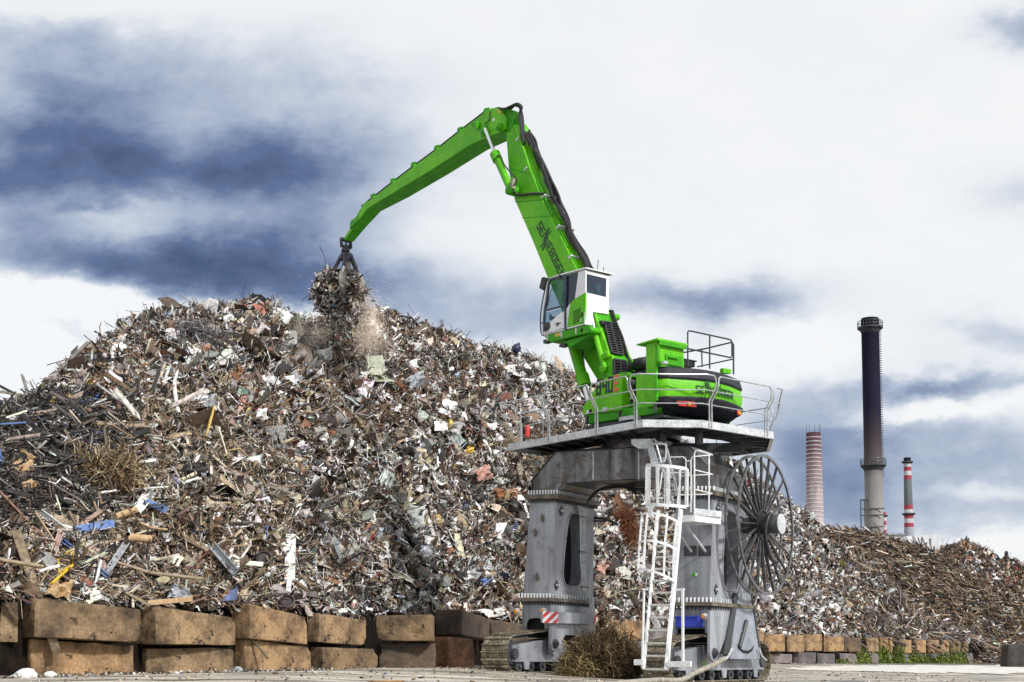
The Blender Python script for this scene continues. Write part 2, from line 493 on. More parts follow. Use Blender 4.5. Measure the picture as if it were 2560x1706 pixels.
# ground sheet
def ground():
    ys = np.concatenate([np.linspace(-60, 14, 20), np.linspace(15, 60, 110), np.linspace(61, 140, 90), np.geomspace(145, 4500, 30)])
    xs = np.concatenate([-np.geomspace(4500, 45, 22), np.linspace(-44, 60, 150), np.geomspace(62, 4500, 24)])
    X, Y = np.meshgrid(xs, ys)
    Z = gz(X, Y) + fbm(X * .6, Y * .6, 3, 5) * 0.012 * (np.abs(Y) < 140)
    v = np.stack([X, Y, Z], -1).reshape(-1, 3)
    ny, nx = X.shape
    idx = np.arange(ny * nx).reshape(ny, nx)
    f = np.stack([idx[:-1, :-1], idx[:-1, 1:], idx[1:, 1:], idx[1:, :-1]], -1).reshape(-1, 4)
    me = bpy.data.meshes.new("ground")
    me.from_pydata(v.tolist(), [], f.tolist())
    me.shade_smooth()
    m, nt, b = newmat("wet_dirty_concrete_ground")
    L = nt.links
    t = N(nt, "ShaderNodeTexCoord")
    mp = N(nt, "ShaderNodeMapping"); mp.inputs["Scale"].default_value = (0.35, 1.0, 1)
    L.new(t.outputs["Object"], mp.inputs[0])
    a = N(nt, "ShaderNodeTexNoise"); a.inputs["Scale"].default_value = 1.1; a.inputs["Detail"].default_value = 10; a.inputs["Roughness"].default_value = 0.68
    L.new(mp.outputs[0], a.inputs["Vector"])
    cr = N(nt, "ShaderNodeValToRGB")
    ee = cr.color_ramp.elements
    ee[0].position = 0.36; ee[0].color = (0.045, 0.037, 0.028, 1)
    ee[1].position = 0.66; ee[1].color = (0.62, 0.58, 0.50, 1)
    q = ee.new(0.45); q.color = (0.20, 0.175, 0.135, 1)
    q = ee.new(0.54); q.color = (0.50, 0.46, 0.39, 1)
    L.new(a.outputs["Fac"], cr.inputs["Fac"])
    c = N(nt, "ShaderNodeTexNoise"); c.inputs["Scale"].default_value = 22; c.inputs["Detail"].default_value = 6
    L.new(t.outputs["Object"], c.inputs["Vector"])
    r2 = N(nt, "ShaderNodeMapRange"); r2.inputs["From Min"].default_value = .3; r2.inputs["From Max"].default_value = .7; r2.inputs["To Min"].default_value = .45; r2.inputs["To Max"].default_value = 1.3
    L.new(c.outputs["Fac"], r2.inputs["Value"])
    mm = N(nt, "ShaderNodeMixRGB", blend_type='MULTIPLY'); mm.inputs["Fac"].default_value = 1
    L.new(cr.outputs[0], mm.inputs["Color1"]); L.new(r2.outputs[0], mm.inputs["Color2"])
    ds = N(nt, "ShaderNodeVectorMath", operation='DISTANCE'); L.new(t.outputs["Object"], ds.inputs[0]); ds.inputs[1].default_value = (5, 45, 0)
    fr_ = N(nt, "ShaderNodeMapRange"); fr_.inputs["From Min"].default_value = 30; fr_.inputs["From Max"].default_value = 60; fr_.inputs["To Min"].default_value = 1; fr_.inputs["To Max"].default_value = .16
    L.new(ds.outputs["Value"], fr_.inputs["Value"])
    m3 = N(nt, "ShaderNodeMixRGB", blend_type='MULTIPLY'); m3.inputs["Fac"].default_value = 1
    L.new(mm.outputs[0], m3.inputs["Color1"]); L.new(fr_.outputs[0], m3.inputs["Color2"])
    L.new(m3.outputs[0], b.inputs["Base Color"])
    rr = N(nt, "ShaderNodeMapRange"); rr.inputs["From Min"].default_value = .4; rr.inputs["From Max"].default_value = .6; rr.inputs["To Min"].default_value = .35; rr.inputs["To Max"].default_value = .8
    L.new(a.outputs["Fac"], rr.inputs["Value"]); L.new(rr.outputs[0], b.inputs["Roughness"])
    bp = N(nt, "ShaderNodeBump"); bp.inputs["Strength"].default_value = .5; bp.inputs["Distance"].default_value = .03
    L.new(c.outputs["Fac"], bp.inputs["Height"]); L.new(bp.outputs[0], b.inputs["Normal"])
    me.materials.append(m)
    o = link("ground", me, origin=(0, 0, 0))
    tag(o, kind="structure")
ground()

def strip(name, pts_near, pts_far, m, dz=0.004, n=60):
    """sheet lying on the ground between two px polylines (x,y)"""
    v = []
    for i in range(n + 1):
        t = i / n
        for P in (pts_near, pts_far):
            k = t * (len(P) - 1); j = min(int(k), len(P) - 2); fr = k - j
            x = P[j][0] * (1 - fr) + P[j + 1][0] * fr; y = P[j][1] * (1 - fr) + P[j + 1][1] * fr
            v.append((x, y))
    rows = 6
    V = []
    for i in range(n + 1):
        a, b = v[2 * i], v[2 * i + 1]
        for r in range(rows + 1):
            s = r / rows
            x = a[0] * (1 - s) + b[0] * s; y = a[1] * (1 - s) + b[1] * s + (.9 * sin(i * 1.7) + .6 * sin(i * .61)) * (r in (0, rows))
            V.append((x, y, float(gz(x, y)) + dz + .012))
    fs = [(i * (rows + 1) + r, (i + 1) * (rows + 1) + r, (i + 1) * (rows + 1) + r + 1, i * (rows + 1) + r + 1) for i in range(n) for r in range(rows)]
    me = bpy.data.meshes.new(name); me.from_pydata(V, [], fs); me.shade_smooth()
    me.materials.append(m)
    o = link(name, me, origin=(0, 0, 0))
    return tag(o, kind="structure")
road_m = mat("pale_bright_concrete_road", (0.66, 0.64, 0.58, 1), (0.82, 0.80, 0.76, 1), .8, 0.6, c3=(0.28, 0.25, 0.20, 1), fine=14, lo3=.5, hi3=.64)
ROADN = [(11.0, 56), (13.5, 49), (17, 48), (30, 60), (60, 85)]
ROADF = [(11.1, 57), (14, 66), (20, 77), (36, 97), (70, 125)]
strip("road", ROADN, ROADF, road_m)
# ------------------------------------------------------------------ scrap heaps
def interp(t):
    a = np.array(t, float)
    return lambda x: np.interp(x, a[:, 0], a[:, 1])

SIL = interp([(x * 1.088, y * 1.088) for x, y in [(-160, 1000), (-60, 974), (0, 956), (50, 938), (100, 906), (150, 850), (200, 806), (230, 786), (290, 740), (350, 722), (430, 706), (480, 706), (540, 696), (590, 686), (630, 688),
      (650, 716), (700, 733), (730, 738), (800, 728), (860, 712), (900, 716), (950, 742), (1020, 760), (1080, 785), (1180, 805), (1250, 830), (1300, 842), (1330, 872), (1400, 905), (1480, 955), (1560, 1012), (1640, 1040),
      (1700, 1075), (1750, 1112), (1830, 1165), (1870, 1195)]] + [(2044, 1322), (2092, 1373), (2181, 1427), (2247, 1486), (2282, 1543), (2378, 1583), (2425, 1606), (2470, 1640)])
RY = interp([(-200, 32), (0, 36), (200, 43), (400, 48), (660, 51), (1000, 56), (1300, 63), (1450, 68), (1700, 76), (1960, 86), (2100, 92), (2425, 102.5), (2470, 104)])

def make_grid(px0, px1, npx, nv, toe, ridge, sil, zt, namp=0.5, seed=0, vmax=1.7, back=10.0):
    px = np.linspace(px0, px1, npx)
    v = np.linspace(0, vmax, nv)
    PX, V = np.meshgrid(px, v)
    T = toe(PX); R = ridge(PX)
    Y = np.where(V <= 1, T + (R - T) * V, R + (V - 1) / (vmax - 1) * back)
    # pixel x -> world x: use exact lens (pitch included) by projecting onto the plane Y
    zr = np.array([[atY(p, s, r)[2] for p, s, r in zip(px, sil(px), ridge(px))]])
    t = np.clip(V, 0, 1)
    Z0 = zt(PX)
    Z = Z0 + (zr - Z0) * (t ** 0.93)
    Z = np.where(V > 1, zr - (zr + .5) * ((V - 1) / (vmax - 1)) ** 1.1, Z)
    # x from px at that height
    FX = (PX - 1280.0) / F
    k = Y * cos(PITCH) + (Z - CAM.z) * sin(PITCH)
    X = FX * k
    n = fbm(X * 0.22 + 9, Y * 0.22, 4, seed) * namp * 1.6 + fbm(X * 1.1, Y * 1.1, 3, seed + 3) * namp * 0.45
    edge = np.clip(V / 0.12, 0, 1) * np.where(V < 1, np.clip((1 - V) / 0.1, 0.25, 1), 1)
    n = np.where(V > .45, np.minimum(n, .12 + .5 * np.clip((.75 - V) / .3, 0, 1)) , n)
    Z = Z + n * edge
    return X, Y, Z

def grid_obj(name, X, Y, Z, m):
    ny, nx = X.shape
    v = np.stack([X, Y, Z], -1).reshape(-1, 3)
    idx = np.arange(ny * nx).reshape(ny, nx)
    f = np.stack([idx[:-1, :-1], idx[:-1, 1:], idx[1:, 1:], idx[1:, :-1]], -1).reshape(-1, 4)
    return v, f

core_m = mat("heap_core_dark", (0.006, 0.005, 0.004, 1), (0.02, 0.014, 0.010, 1), 3, 0.95, bump=.6, spec=.1)  # near-black colour stands in for shade in the gaps between pieces

class Sampler:
    def __init__(s, grids):
        cs = []; ns = []; ars = []
        for X, Y, Z in grids:
            P = np.stack([X, Y, Z], -1)
            a, b, c, d = P[:-1, :-1], P[:-1, 1:], P[1:, 1:], P[1:, :-1]
            n = np.cross(c - a, d - b); ar = np.linalg.norm(n, axis=-1) / 2
            n = n / (2 * ar[..., None] + 1e-9)
            n = np.where(n[..., 2:] < 0, -n, n)
            cs.append(np.stack([a, b, c, d], -2).reshape(-1, 4, 3)); ns.append(n.reshape(-1, 3)); ars.append(ar.reshape(-1))
        s.c = np.concatenate(cs); s.n = np.concatenate(ns); s.a = np.concatenate(ars)
        s.mid = s.c.mean(1)
        s.px = 1280 + F * s.mid[:, 0] / (s.mid[:, 1] * cos(PITCH) + (s.mid[:, 2] - .5) * sin(PITCH))
        d = s.mid - np.array([0, 0, .5])
        s.py = CY - F * (-d[:, 1] * sin(PITCH) + d[:, 2] * cos(PITCH)) / (d[:, 1] * cos(PITCH) + d[:, 2] * sin(PITCH))
        facing = -(s.n * d).sum(1) / np.linalg.norm(d, axis=1)
        s.w = s.a * np.clip((facing + 0.25) / .3, 0, 1)
    def sample(s, n, wfn=None):
        w = s.w.copy()
        if wfn is not None: w = w * wfn(s.px, s.py)
        w = w / w.sum()
        i = rng.choice(len(w), n, p=w)
        u = rng.random((n, 1)); v = rng.random((n, 1)); c = s.c[i]
        p = c[:, 0] * (1 - u) * (1 - v) + c[:, 1] * u * (1 - v) + c[:, 2] * u * v + c[:, 3] * (1 - u) * v
        return p, s.n[i], i

def unit(a): return a / (np.linalg.norm(a, axis=-1, keepdims=True) + 1e-9)

def frames(nrm, tilt, along=None, spread=1.0):
    n = len(nrm)
    w = unit(nrm + rng.normal(0, tilt, (n, 3)))
    t = rng.normal(0, 1, (n, 3))
    if along is not None: t = np.array(along)[None] + t * spread
    u = unit(t - w * (t * w).sum(1, keepdims=True))
    return u, np.cross(w, u), w

class Heap:
    """collects vectorised pieces of scrap in one mesh"""
    def __init__(s): s.V = []; s.Q = []; s.C = []; s.n = 0
    def put(s, P, quads, colr, jit=0.18):
        """P (N,K,3), quads (q,4), colr (N,3)"""
        n, k, _ = P.shape
        s.V.append(P.reshape(-1, 3))
        s.Q.append((quads[None] + (np.arange(n) * k)[:, None, None] + s.n).reshape(-1, 4))
        c = colr[:, None, :] * (1 + rng.normal(0, jit, (n, k, 1)))
        s.C.append(np.clip(c, 0, 1).reshape(-1, 3))
        s.n += n * k
    def sheets(s, p, fr, L, W, colr, bend=1.6, seg=4, crumple=0.12, lift=0.0):
        n = len(p); u, v, w = fr
        th = rng.normal(0, bend, n)
        th = np.where(np.abs(th) < .05, .05, th)
        t = np.linspace(-.5, .5, seg + 1)[None]
        R = (L / th)[:, None]
        x = R * np.sin(th[:, None] * t); z = R * (1 - np.cos(th[:, None] * t))
        tw = rng.normal(0, .5, n)[:, None] * t
        out = []
        wid = W[:, None] * (1 + rng.normal(0, .22, (n, seg + 1)))
        for sd_ in (-.5, .5):
            yv = sd_ * wid * np.cos(tw); zv = z + sd_ * wid * np.sin(tw)
            q = p[:, None] + u[:, None] * x[..., None] + v[:, None] * yv[..., None] + w[:, None] * (zv[..., None] + lift)
            q = q + rng.normal(0, 1, q.shape) * (crumple * W)[:, None, None]
            out.append(q)
        P = np.stack(out, 2).reshape(n, -1, 3)
        quads = np.array([(2 * i, 2 * i + 1, 2 * i + 3, 2 * i + 2) for i in range(seg)])
        s.put(P, quads, colr, .1)
    def rods(s, p, fr, L, R, colr, bend=.6, seg=3, sides=3):
        n = len(p); u, v, w = fr
        th = rng.normal(0, bend, n); th = np.where(np.abs(th) < .02, .02, th)
        t = np.linspace(-.5, .5, seg + 1)[None]
        Rr = (L / th)[:, None]
        x = Rr * np.sin(th[:, None] * t); z = Rr * (1 - np.cos(th[:, None] * t))
        c = p[:, None] + u[:, None] * x[..., None] + w[:, None] * z[..., None]
        c = c + rng.normal(0, .03, c.shape) * L[:, None, None]
        P = []
        for k in range(sides):
            a = 2 * pi * k / sides
            P.append(c + (v[:, None] * cos(a) + w[:, None] * sin(a)) * R[:, None, None])
        P = np.stack(P, 2).reshape(n, -1, 3)
        quads = []
        for i in range(seg):
            for k in range(sides):
                quads.append((i * sides + k, i * sides + (k + 1) % sides, (i + 1) * sides + (k + 1) % sides, (i + 1) * sides + k))
        s.put(P, np.array(quads), colr, .08)
    def chunks(s, p, fr, L, W, H, colr, jitter=.25):
        n = len(p); u, v, w = fr
        P = []
        for i in (-1, 1):
            for j in (-1, 1):
                for k in (-1, 1):
                    P.append(p + u * (L * i / 2)[:, None] + v * (W * j / 2)[:, None] + w * (H * k / 2)[:, None] + rng.normal(0, 1, (n, 3)) * (jitter * np.minimum(W, H))[:, None])
        P = np.stack(P, 1)
        q = np.array([(0, 1, 3, 2), (4, 6, 7, 5), (0, 4, 5, 1), (2, 3, 7, 6), (0, 2, 6, 4), (1, 5, 7, 3)])
        s.put(P, q, colr, .05)
    def build(s, name, m, label, cat, core=None, kind="stuff", origin=None, parent=None):
        V = np.concatenate(s.V); Q = np.concatenate(s.Q); C = np.concatenate(s.C)
        nm = 0
        mi = np.zeros(len(Q), np.int32)
        if core is not None:
            for cv, cf in core:
                Q = np.concatenate([Q, cf + len(V)]); V = np.concatenate([V, cv]); C = np.concatenate([C, np.full((len(cv), 3), .02)])
                mi = np.concatenate([mi, np.ones(len(cf), np.int32)])
        me = bpy.data.meshes.new(name)
        me.vertices.add(len(V)); me.vertices.foreach_set("co", V.astype(np.float32).ravel())
        me.loops.add(len(Q) * 4); me.loops.foreach_set("vertex_index", Q.astype(np.int32).ravel())
        me.polygons.add(len(Q)); me.polygons.foreach_set("loop_start", np.arange(0, len(Q) * 4, 4, dtype=np.int32))
        me.update(calc_edges=True)
        me.materials.append(m)
        if core is not None: me.materials.append(core_m)
        me.polygons.foreach_set("material_index", mi)
        ca = me.color_attributes.new("Col", 'FLOAT_COLOR', 'POINT')
        ca.data.foreach_set("color", np.concatenate([C, np.ones((len(C), 1))], 1).astype(np.float32).ravel())
        o = link(name, me, parent, origin)
        return tag(o, label, cat, kind=kind)

# palettes: rows (weight, r, g, b)
PAL = {
 'mixed': [(22, .022, .017, .014), (17, .11, .066, .042), (9, .20, .10, .055), (8, .20, .18, .16), (9, .42, .40, .37), (27, .86, .86, .85), (10, .60, .52, .40), (5, .30, .25, .19),
           (.2, .30, .09, .07), (.3, .14, .18, .34), (.35, .55, .42, .12), (.25, .12, .22, .16), (1.5, .46, .26, .2), (1.6, .45, .52, .6)],
 'white': [(26, .02, .018, .018), (10, .10, .06, .04), (8, .22, .10, .05), (10, .30, .31, .33), (14, .55, .57, .60), (36, .86, .87, .88), (4, .5, .42, .30),
           (.35, .36, .12, .1), (.3, .16, .2, .38), (.3, .55, .42, .12), (2, .55, .66, .72)],
 'rusty': [(26, .035, .025, .02), (24, .15, .075, .04), (20, .26, .13, .06), (10, .3, .24, .17), (7, .45, .40, .33), (5, .8, .8, .8), (1, .4, .05, .05), (.4, .1, .15, .4)],
 'dark': [(40, .02, .018, .018), (22, .05, .042, .038), (12, .12, .09, .07), (8, .28, .24, .2), (6, .5, .48, .46), (3, .75, .74, .72), (.6, .1, .2, .5)],
 'wood': [(26, .035, .024, .018), (28, .12, .08, .052), (22, .22, .155, .10), (11, .34, .26, .18), (6, .5, .44, .36), (4, .12, .12, .13), (3, .8, .8, .79)],
 'tan': [(22, .03, .022, .016), (22, .20, .13, .08), (24, .38, .29, .19), (14, .55, .47, .36), (14, .80, .78, .74), (.7, .16, .22, .44), (.7, .38, .14, .1), (.4, .55, .42, .12)],
}
def colours(n, pal):
    a = np.array(PAL[pal]); w = a[:, 0] / a[:, 0].sum()
    c = a[rng.choice(len(a), n, p=w), 1:]
    return np.clip(c * rng.uniform(.65, 1.25, (n, 1)) * (1 + rng.normal(0, .05, (n, 3))), 0.004, .9)

U_ = rng.uniform
def LN(n, med, sig, lo, hi): return np.clip(np.exp(rng.normal(math.log(med), sig, n)), lo, hi)

# main heap ------------------------------------------------
def zt_main(px):
    return 1.75 + 0 * px
gm = make_grid(-330, 2465, 700, 90, lambda p: wallY(p) + 0.75, RY, SIL, zt_main, .5, 3)
mv, mf = grid_obj('main', *gm, core_m)
# front lip closing the heap behind the wall down to the ground
lx, ly = gm[0][0], gm[1][0]
lipv = np.concatenate([np.stack([lx, ly, gm[2][0]], 1), np.stack([lx, ly + .1, np.zeros_like(lx)], 1)])
nl = len(lx)
lipf = np.array([(i, i + 1, nl + i + 1, nl + i) for i in range(nl - 1)])
S1 = Sampler([gm])
BVHM = BVHTree.FromPolygons([tuple(x) for x in mv], [tuple(int(k) for k in q) for q in mf])
def on_heap(px, py, lift=0.15, bvh=None):
    d = ray(px, py).normalized()
    loc, n, i, dist = (bvh or BVHM).ray_cast(CAM, d)
    if loc is None:
        return None
    return loc - d * (lift * 1.15 + .22)

h1 = Heap()
# left dark bundle zone, left tan zone, general, right white zone
def zdark(px, py): return ((px < 330) & (py > 990) & (py < 1330)).astype(float) * np.clip((360 - px) / 120, 0, 1) * np.clip((1340 - py) / 80, 0, 1)
def ztan(px, py): return np.clip((760 - px) / 250, 0, 1) * np.clip((py - 950) / 120, 0, 1) * (1 - zdark(px, py) * .9)
def zwhite(px, py): return np.clip((px - 1780) / 120, 0, 1)
def zmain(px, py): return np.clip(1 - .75 * ztan(px, py) - .93 * zdark(px, py) - .8 * zwhite(px, py), 0, 1)
FULL = 1.0
def add_zone(h, S, zone, n, pal, kinds, size=1.0, along=None, spread=1.0, tilt=.75, dep=.0, dens=2.5):
    n = int(n * FULL * dens); size *= .65
    for kind, frac in kinds:
        k = int(n * frac)
        if k < 1: continue
        p, nr, i = S.sample(k, zone)
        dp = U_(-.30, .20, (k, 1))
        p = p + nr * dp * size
        c = colours(k, pal) * np.where(dp < -.07, .34, 1.0)      # deeper pieces darkened: crevice shade put into their colour
        # the darkened bits paint black gaps between the pieces
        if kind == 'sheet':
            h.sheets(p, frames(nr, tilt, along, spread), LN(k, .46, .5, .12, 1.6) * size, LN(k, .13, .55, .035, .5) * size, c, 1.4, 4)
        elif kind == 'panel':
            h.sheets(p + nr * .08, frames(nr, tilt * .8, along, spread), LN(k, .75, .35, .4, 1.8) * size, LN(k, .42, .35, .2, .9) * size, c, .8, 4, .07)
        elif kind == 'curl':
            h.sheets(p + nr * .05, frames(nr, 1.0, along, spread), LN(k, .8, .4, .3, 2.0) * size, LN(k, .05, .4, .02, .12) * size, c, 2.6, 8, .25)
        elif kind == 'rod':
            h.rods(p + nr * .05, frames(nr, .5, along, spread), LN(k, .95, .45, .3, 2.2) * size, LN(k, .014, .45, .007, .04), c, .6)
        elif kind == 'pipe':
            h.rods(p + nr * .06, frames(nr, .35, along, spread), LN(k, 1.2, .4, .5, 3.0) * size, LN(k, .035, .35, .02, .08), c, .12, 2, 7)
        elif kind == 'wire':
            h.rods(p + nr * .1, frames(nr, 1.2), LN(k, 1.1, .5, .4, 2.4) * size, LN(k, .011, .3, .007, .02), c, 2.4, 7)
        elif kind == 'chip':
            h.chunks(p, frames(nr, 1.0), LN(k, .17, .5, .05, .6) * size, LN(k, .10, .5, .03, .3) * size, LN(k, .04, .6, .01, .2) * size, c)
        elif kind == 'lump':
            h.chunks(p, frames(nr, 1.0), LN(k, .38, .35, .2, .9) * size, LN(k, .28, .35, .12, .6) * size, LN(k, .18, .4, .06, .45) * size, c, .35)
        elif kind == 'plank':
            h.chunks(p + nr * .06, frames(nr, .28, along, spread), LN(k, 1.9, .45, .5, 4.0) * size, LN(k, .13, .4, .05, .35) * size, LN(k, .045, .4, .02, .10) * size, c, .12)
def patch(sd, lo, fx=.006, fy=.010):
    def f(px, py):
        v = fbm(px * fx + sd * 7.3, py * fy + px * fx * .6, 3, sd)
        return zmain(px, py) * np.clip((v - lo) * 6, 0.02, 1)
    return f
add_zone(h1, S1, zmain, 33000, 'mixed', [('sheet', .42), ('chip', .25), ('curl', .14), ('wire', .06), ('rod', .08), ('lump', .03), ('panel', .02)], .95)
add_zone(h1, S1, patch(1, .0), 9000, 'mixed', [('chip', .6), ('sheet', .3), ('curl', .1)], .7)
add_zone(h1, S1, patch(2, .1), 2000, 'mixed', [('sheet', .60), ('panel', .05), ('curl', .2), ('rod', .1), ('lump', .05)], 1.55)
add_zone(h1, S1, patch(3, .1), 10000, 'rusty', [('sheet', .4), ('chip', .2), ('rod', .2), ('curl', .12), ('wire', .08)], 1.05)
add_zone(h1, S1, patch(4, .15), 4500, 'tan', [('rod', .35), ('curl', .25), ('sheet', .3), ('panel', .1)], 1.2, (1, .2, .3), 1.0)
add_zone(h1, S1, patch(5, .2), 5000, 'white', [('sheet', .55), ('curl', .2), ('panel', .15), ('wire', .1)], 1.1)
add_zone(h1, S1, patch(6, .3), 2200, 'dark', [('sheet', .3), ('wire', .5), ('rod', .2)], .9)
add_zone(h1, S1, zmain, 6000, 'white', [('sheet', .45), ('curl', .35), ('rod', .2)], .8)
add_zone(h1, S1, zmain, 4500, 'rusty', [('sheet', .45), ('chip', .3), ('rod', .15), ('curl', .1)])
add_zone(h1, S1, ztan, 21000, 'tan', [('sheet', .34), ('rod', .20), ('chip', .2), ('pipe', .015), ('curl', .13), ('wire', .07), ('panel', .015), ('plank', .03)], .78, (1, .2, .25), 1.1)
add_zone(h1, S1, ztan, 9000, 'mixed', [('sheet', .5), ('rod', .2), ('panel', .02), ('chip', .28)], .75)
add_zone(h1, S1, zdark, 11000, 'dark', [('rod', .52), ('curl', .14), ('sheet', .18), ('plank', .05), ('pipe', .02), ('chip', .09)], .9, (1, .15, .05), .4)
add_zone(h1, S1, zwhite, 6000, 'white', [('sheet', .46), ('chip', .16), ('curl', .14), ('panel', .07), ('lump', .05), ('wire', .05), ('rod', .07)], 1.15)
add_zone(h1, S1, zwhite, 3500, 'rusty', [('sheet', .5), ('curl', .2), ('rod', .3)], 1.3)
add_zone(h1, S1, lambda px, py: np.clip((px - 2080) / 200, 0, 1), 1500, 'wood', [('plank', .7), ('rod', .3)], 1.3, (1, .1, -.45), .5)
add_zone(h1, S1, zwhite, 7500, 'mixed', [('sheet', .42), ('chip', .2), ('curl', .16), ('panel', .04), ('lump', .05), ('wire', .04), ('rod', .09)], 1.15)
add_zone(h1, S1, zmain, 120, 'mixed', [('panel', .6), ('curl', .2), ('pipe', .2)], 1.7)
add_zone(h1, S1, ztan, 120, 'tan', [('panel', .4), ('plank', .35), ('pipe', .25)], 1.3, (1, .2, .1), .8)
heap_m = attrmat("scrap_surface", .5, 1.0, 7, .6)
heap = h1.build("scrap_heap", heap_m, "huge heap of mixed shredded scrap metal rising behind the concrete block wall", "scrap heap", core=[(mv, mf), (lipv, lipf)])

# plank heap ------------------------------------------------
SIL2 = interp([(1930, 1330), (2020, 1318), (2068, 1330), (2143, 1333), (2193, 1340), (2247, 1362), (2324, 1376), (2342, 1394), (2396, 1412), (2455, 1436), (2560, 1494), (2680, 1560)])
RY2 = interp([(1930, 108), (2143, 112), (2330, 116), (2560, 120), (2680, 122)])
T2 = interp([(1930, 94), (2300, 98), (2425, 101.5), (2680, 105)])
g2 = make_grid(1935, 2680, 220, 60, T2, RY2, SIL2, lambda p: .2 + 0 * p, .45, 21)
v2, f2 = grid_obj('p', *g2, core_m)
S2 = Sampler([g2])
h2 = Heap()
add_zone(h2, S2, None, 15500, 'wood', [('plank', .68), ('sheet', .09), ('chip', .1), ('rod', .08), ('panel', .05)], 1.12, (1, .1, -.45), .5)
add_zone(h2, S2, lambda px, py: np.clip((py - 1400) / 200, 0, 1), 2500, 'white', [('sheet', .6), ('panel', .4)], 1.0)
h2.build("plank_heap", attrmat("weathered_beam_surface", .75, 1.0, 5, .3), "long heap of brown beams and planks sloping down to the right of the block wall", "scrap heap", core=[(v2, f2)])
BVH2 = BVHTree.FromPolygons([tuple(x) for x in v2], [tuple(int(k) for k in q) for q in f2])

SIL3 = interp([(2250, 1440), (2336, 1392), (2354, 1368), (2396, 1354), (2407, 1344), (2431, 1350), (2470, 1368), (2494, 1389), (2515, 1392), (2535, 1396), (2560, 1412), (2640, 1455), (2760, 1520)])
g3 = make_grid(2255, 2760, 150, 40, lambda p: 128 + 0 * p, lambda p: 148 + 0 * p, SIL3, lambda p: .3 + 0 * p, .6, 31)
v3, f3 = grid_obj('p', *g3, core_m)
S3 = Sampler([g3])
h3 = Heap()
add_zone(h3, S3, None, 9500, 'rusty', [('sheet', .5), ('chip', .15), ('curl', .15), ('lump', .1), ('rod', .1)], 1.5)
add_zone(h3, S3, lambda px, py: ((px > 2380) & (px < 2500) & (py > 1390) & (py < 1500)).astype(float), 350, 'white', [('sheet', .7), ('panel', .3)], 1.4)
h3.build("rusty_heap", heap_m, "distant pointed heap of rust brown scrap at the far right", "scrap heap", core=[(v3, f3)])

# rubble along the foot of the wall ------------------------
hr = Heap()
k = 5200
pxs = U_(-60, 2600, k)
yy_ = wallY(pxs) - np.abs(rng.normal(0, .45, k)) - .1
xx_ = (pxs - 1280) / F * yy_
p = np.stack([xx_, yy_, gz(xx_, yy_) + U_(-.02, .03, k)], 1)
up_ = np.tile([0, 0, 1.0], (k, 1))
a = k // 2
hr.sheets(p[:a], frames(up_[:a], .5), LN(a, .075, .5, .03, .25), LN(a, .035, .4, .015, .1), colours(a, 'white'), 1.2)
hr.chunks(p[a:], frames(up_[a:], 1.), LN(k - a, .05, .5, .02, .16), LN(k - a, .035, .5, .01, .1), LN(k - a, .02, .5, .01, .06), colours(k - a, 'tan'))
k = 1500
x_ = U_(-8, 14, k); y_ = U_(22, 52, k)
ok = y_ < wallY(1280 + F * x_ / y_) - .5
x_ = x_[ok]; y_ = y_[ok]; k = len(x_)
p = np.stack([x_, y_, gz(x_, y_) + .02], 1)
hr.chunks(p, frames(np.tile([0, 0, 1.0], (k, 1)), .3), LN(k, .04, .5, .015, .2), LN(k, .025, .5, .01, .1), LN(k, .015, .5, .006, .04), colours(k, 'tan'))
hr.build("ground_litter", heap_m, "small bits of scrap and chippings scattered along the foot of the block wall", "litter")

# ------------------------------------------------------------------ concrete blocks
blk_m = mat("stained_concrete_block", (0.065, 0.042, 0.024, 1), (0.34, 0.23, 0.125, 1), 1.3, 0.85, bump=1.0, c3=(0.022, 0.014, 0.010, 1), fine=16, lo=.36, hi=.58, lo3=.58, hi3=.64)
blk_g = mat("grey_concrete_block", (0.10, 0.09, 0.095, 1), (0.22, 0.20, 0.21, 1), 1.2, 0.85, bump=.8, c3=(0.04, 0.03, 0.028, 1), fine=14, lo3=.60, hi3=.70)
blk_d = mat("dark_wet_concrete_block", (0.045, 0.032, 0.022, 1), (0.17, 0.115, 0.07, 1), 1.0, 0.7, bump=.9, c3=(0.28, 0.16, 0.075, 1), fine=14, lo3=.62, hi3=.68)

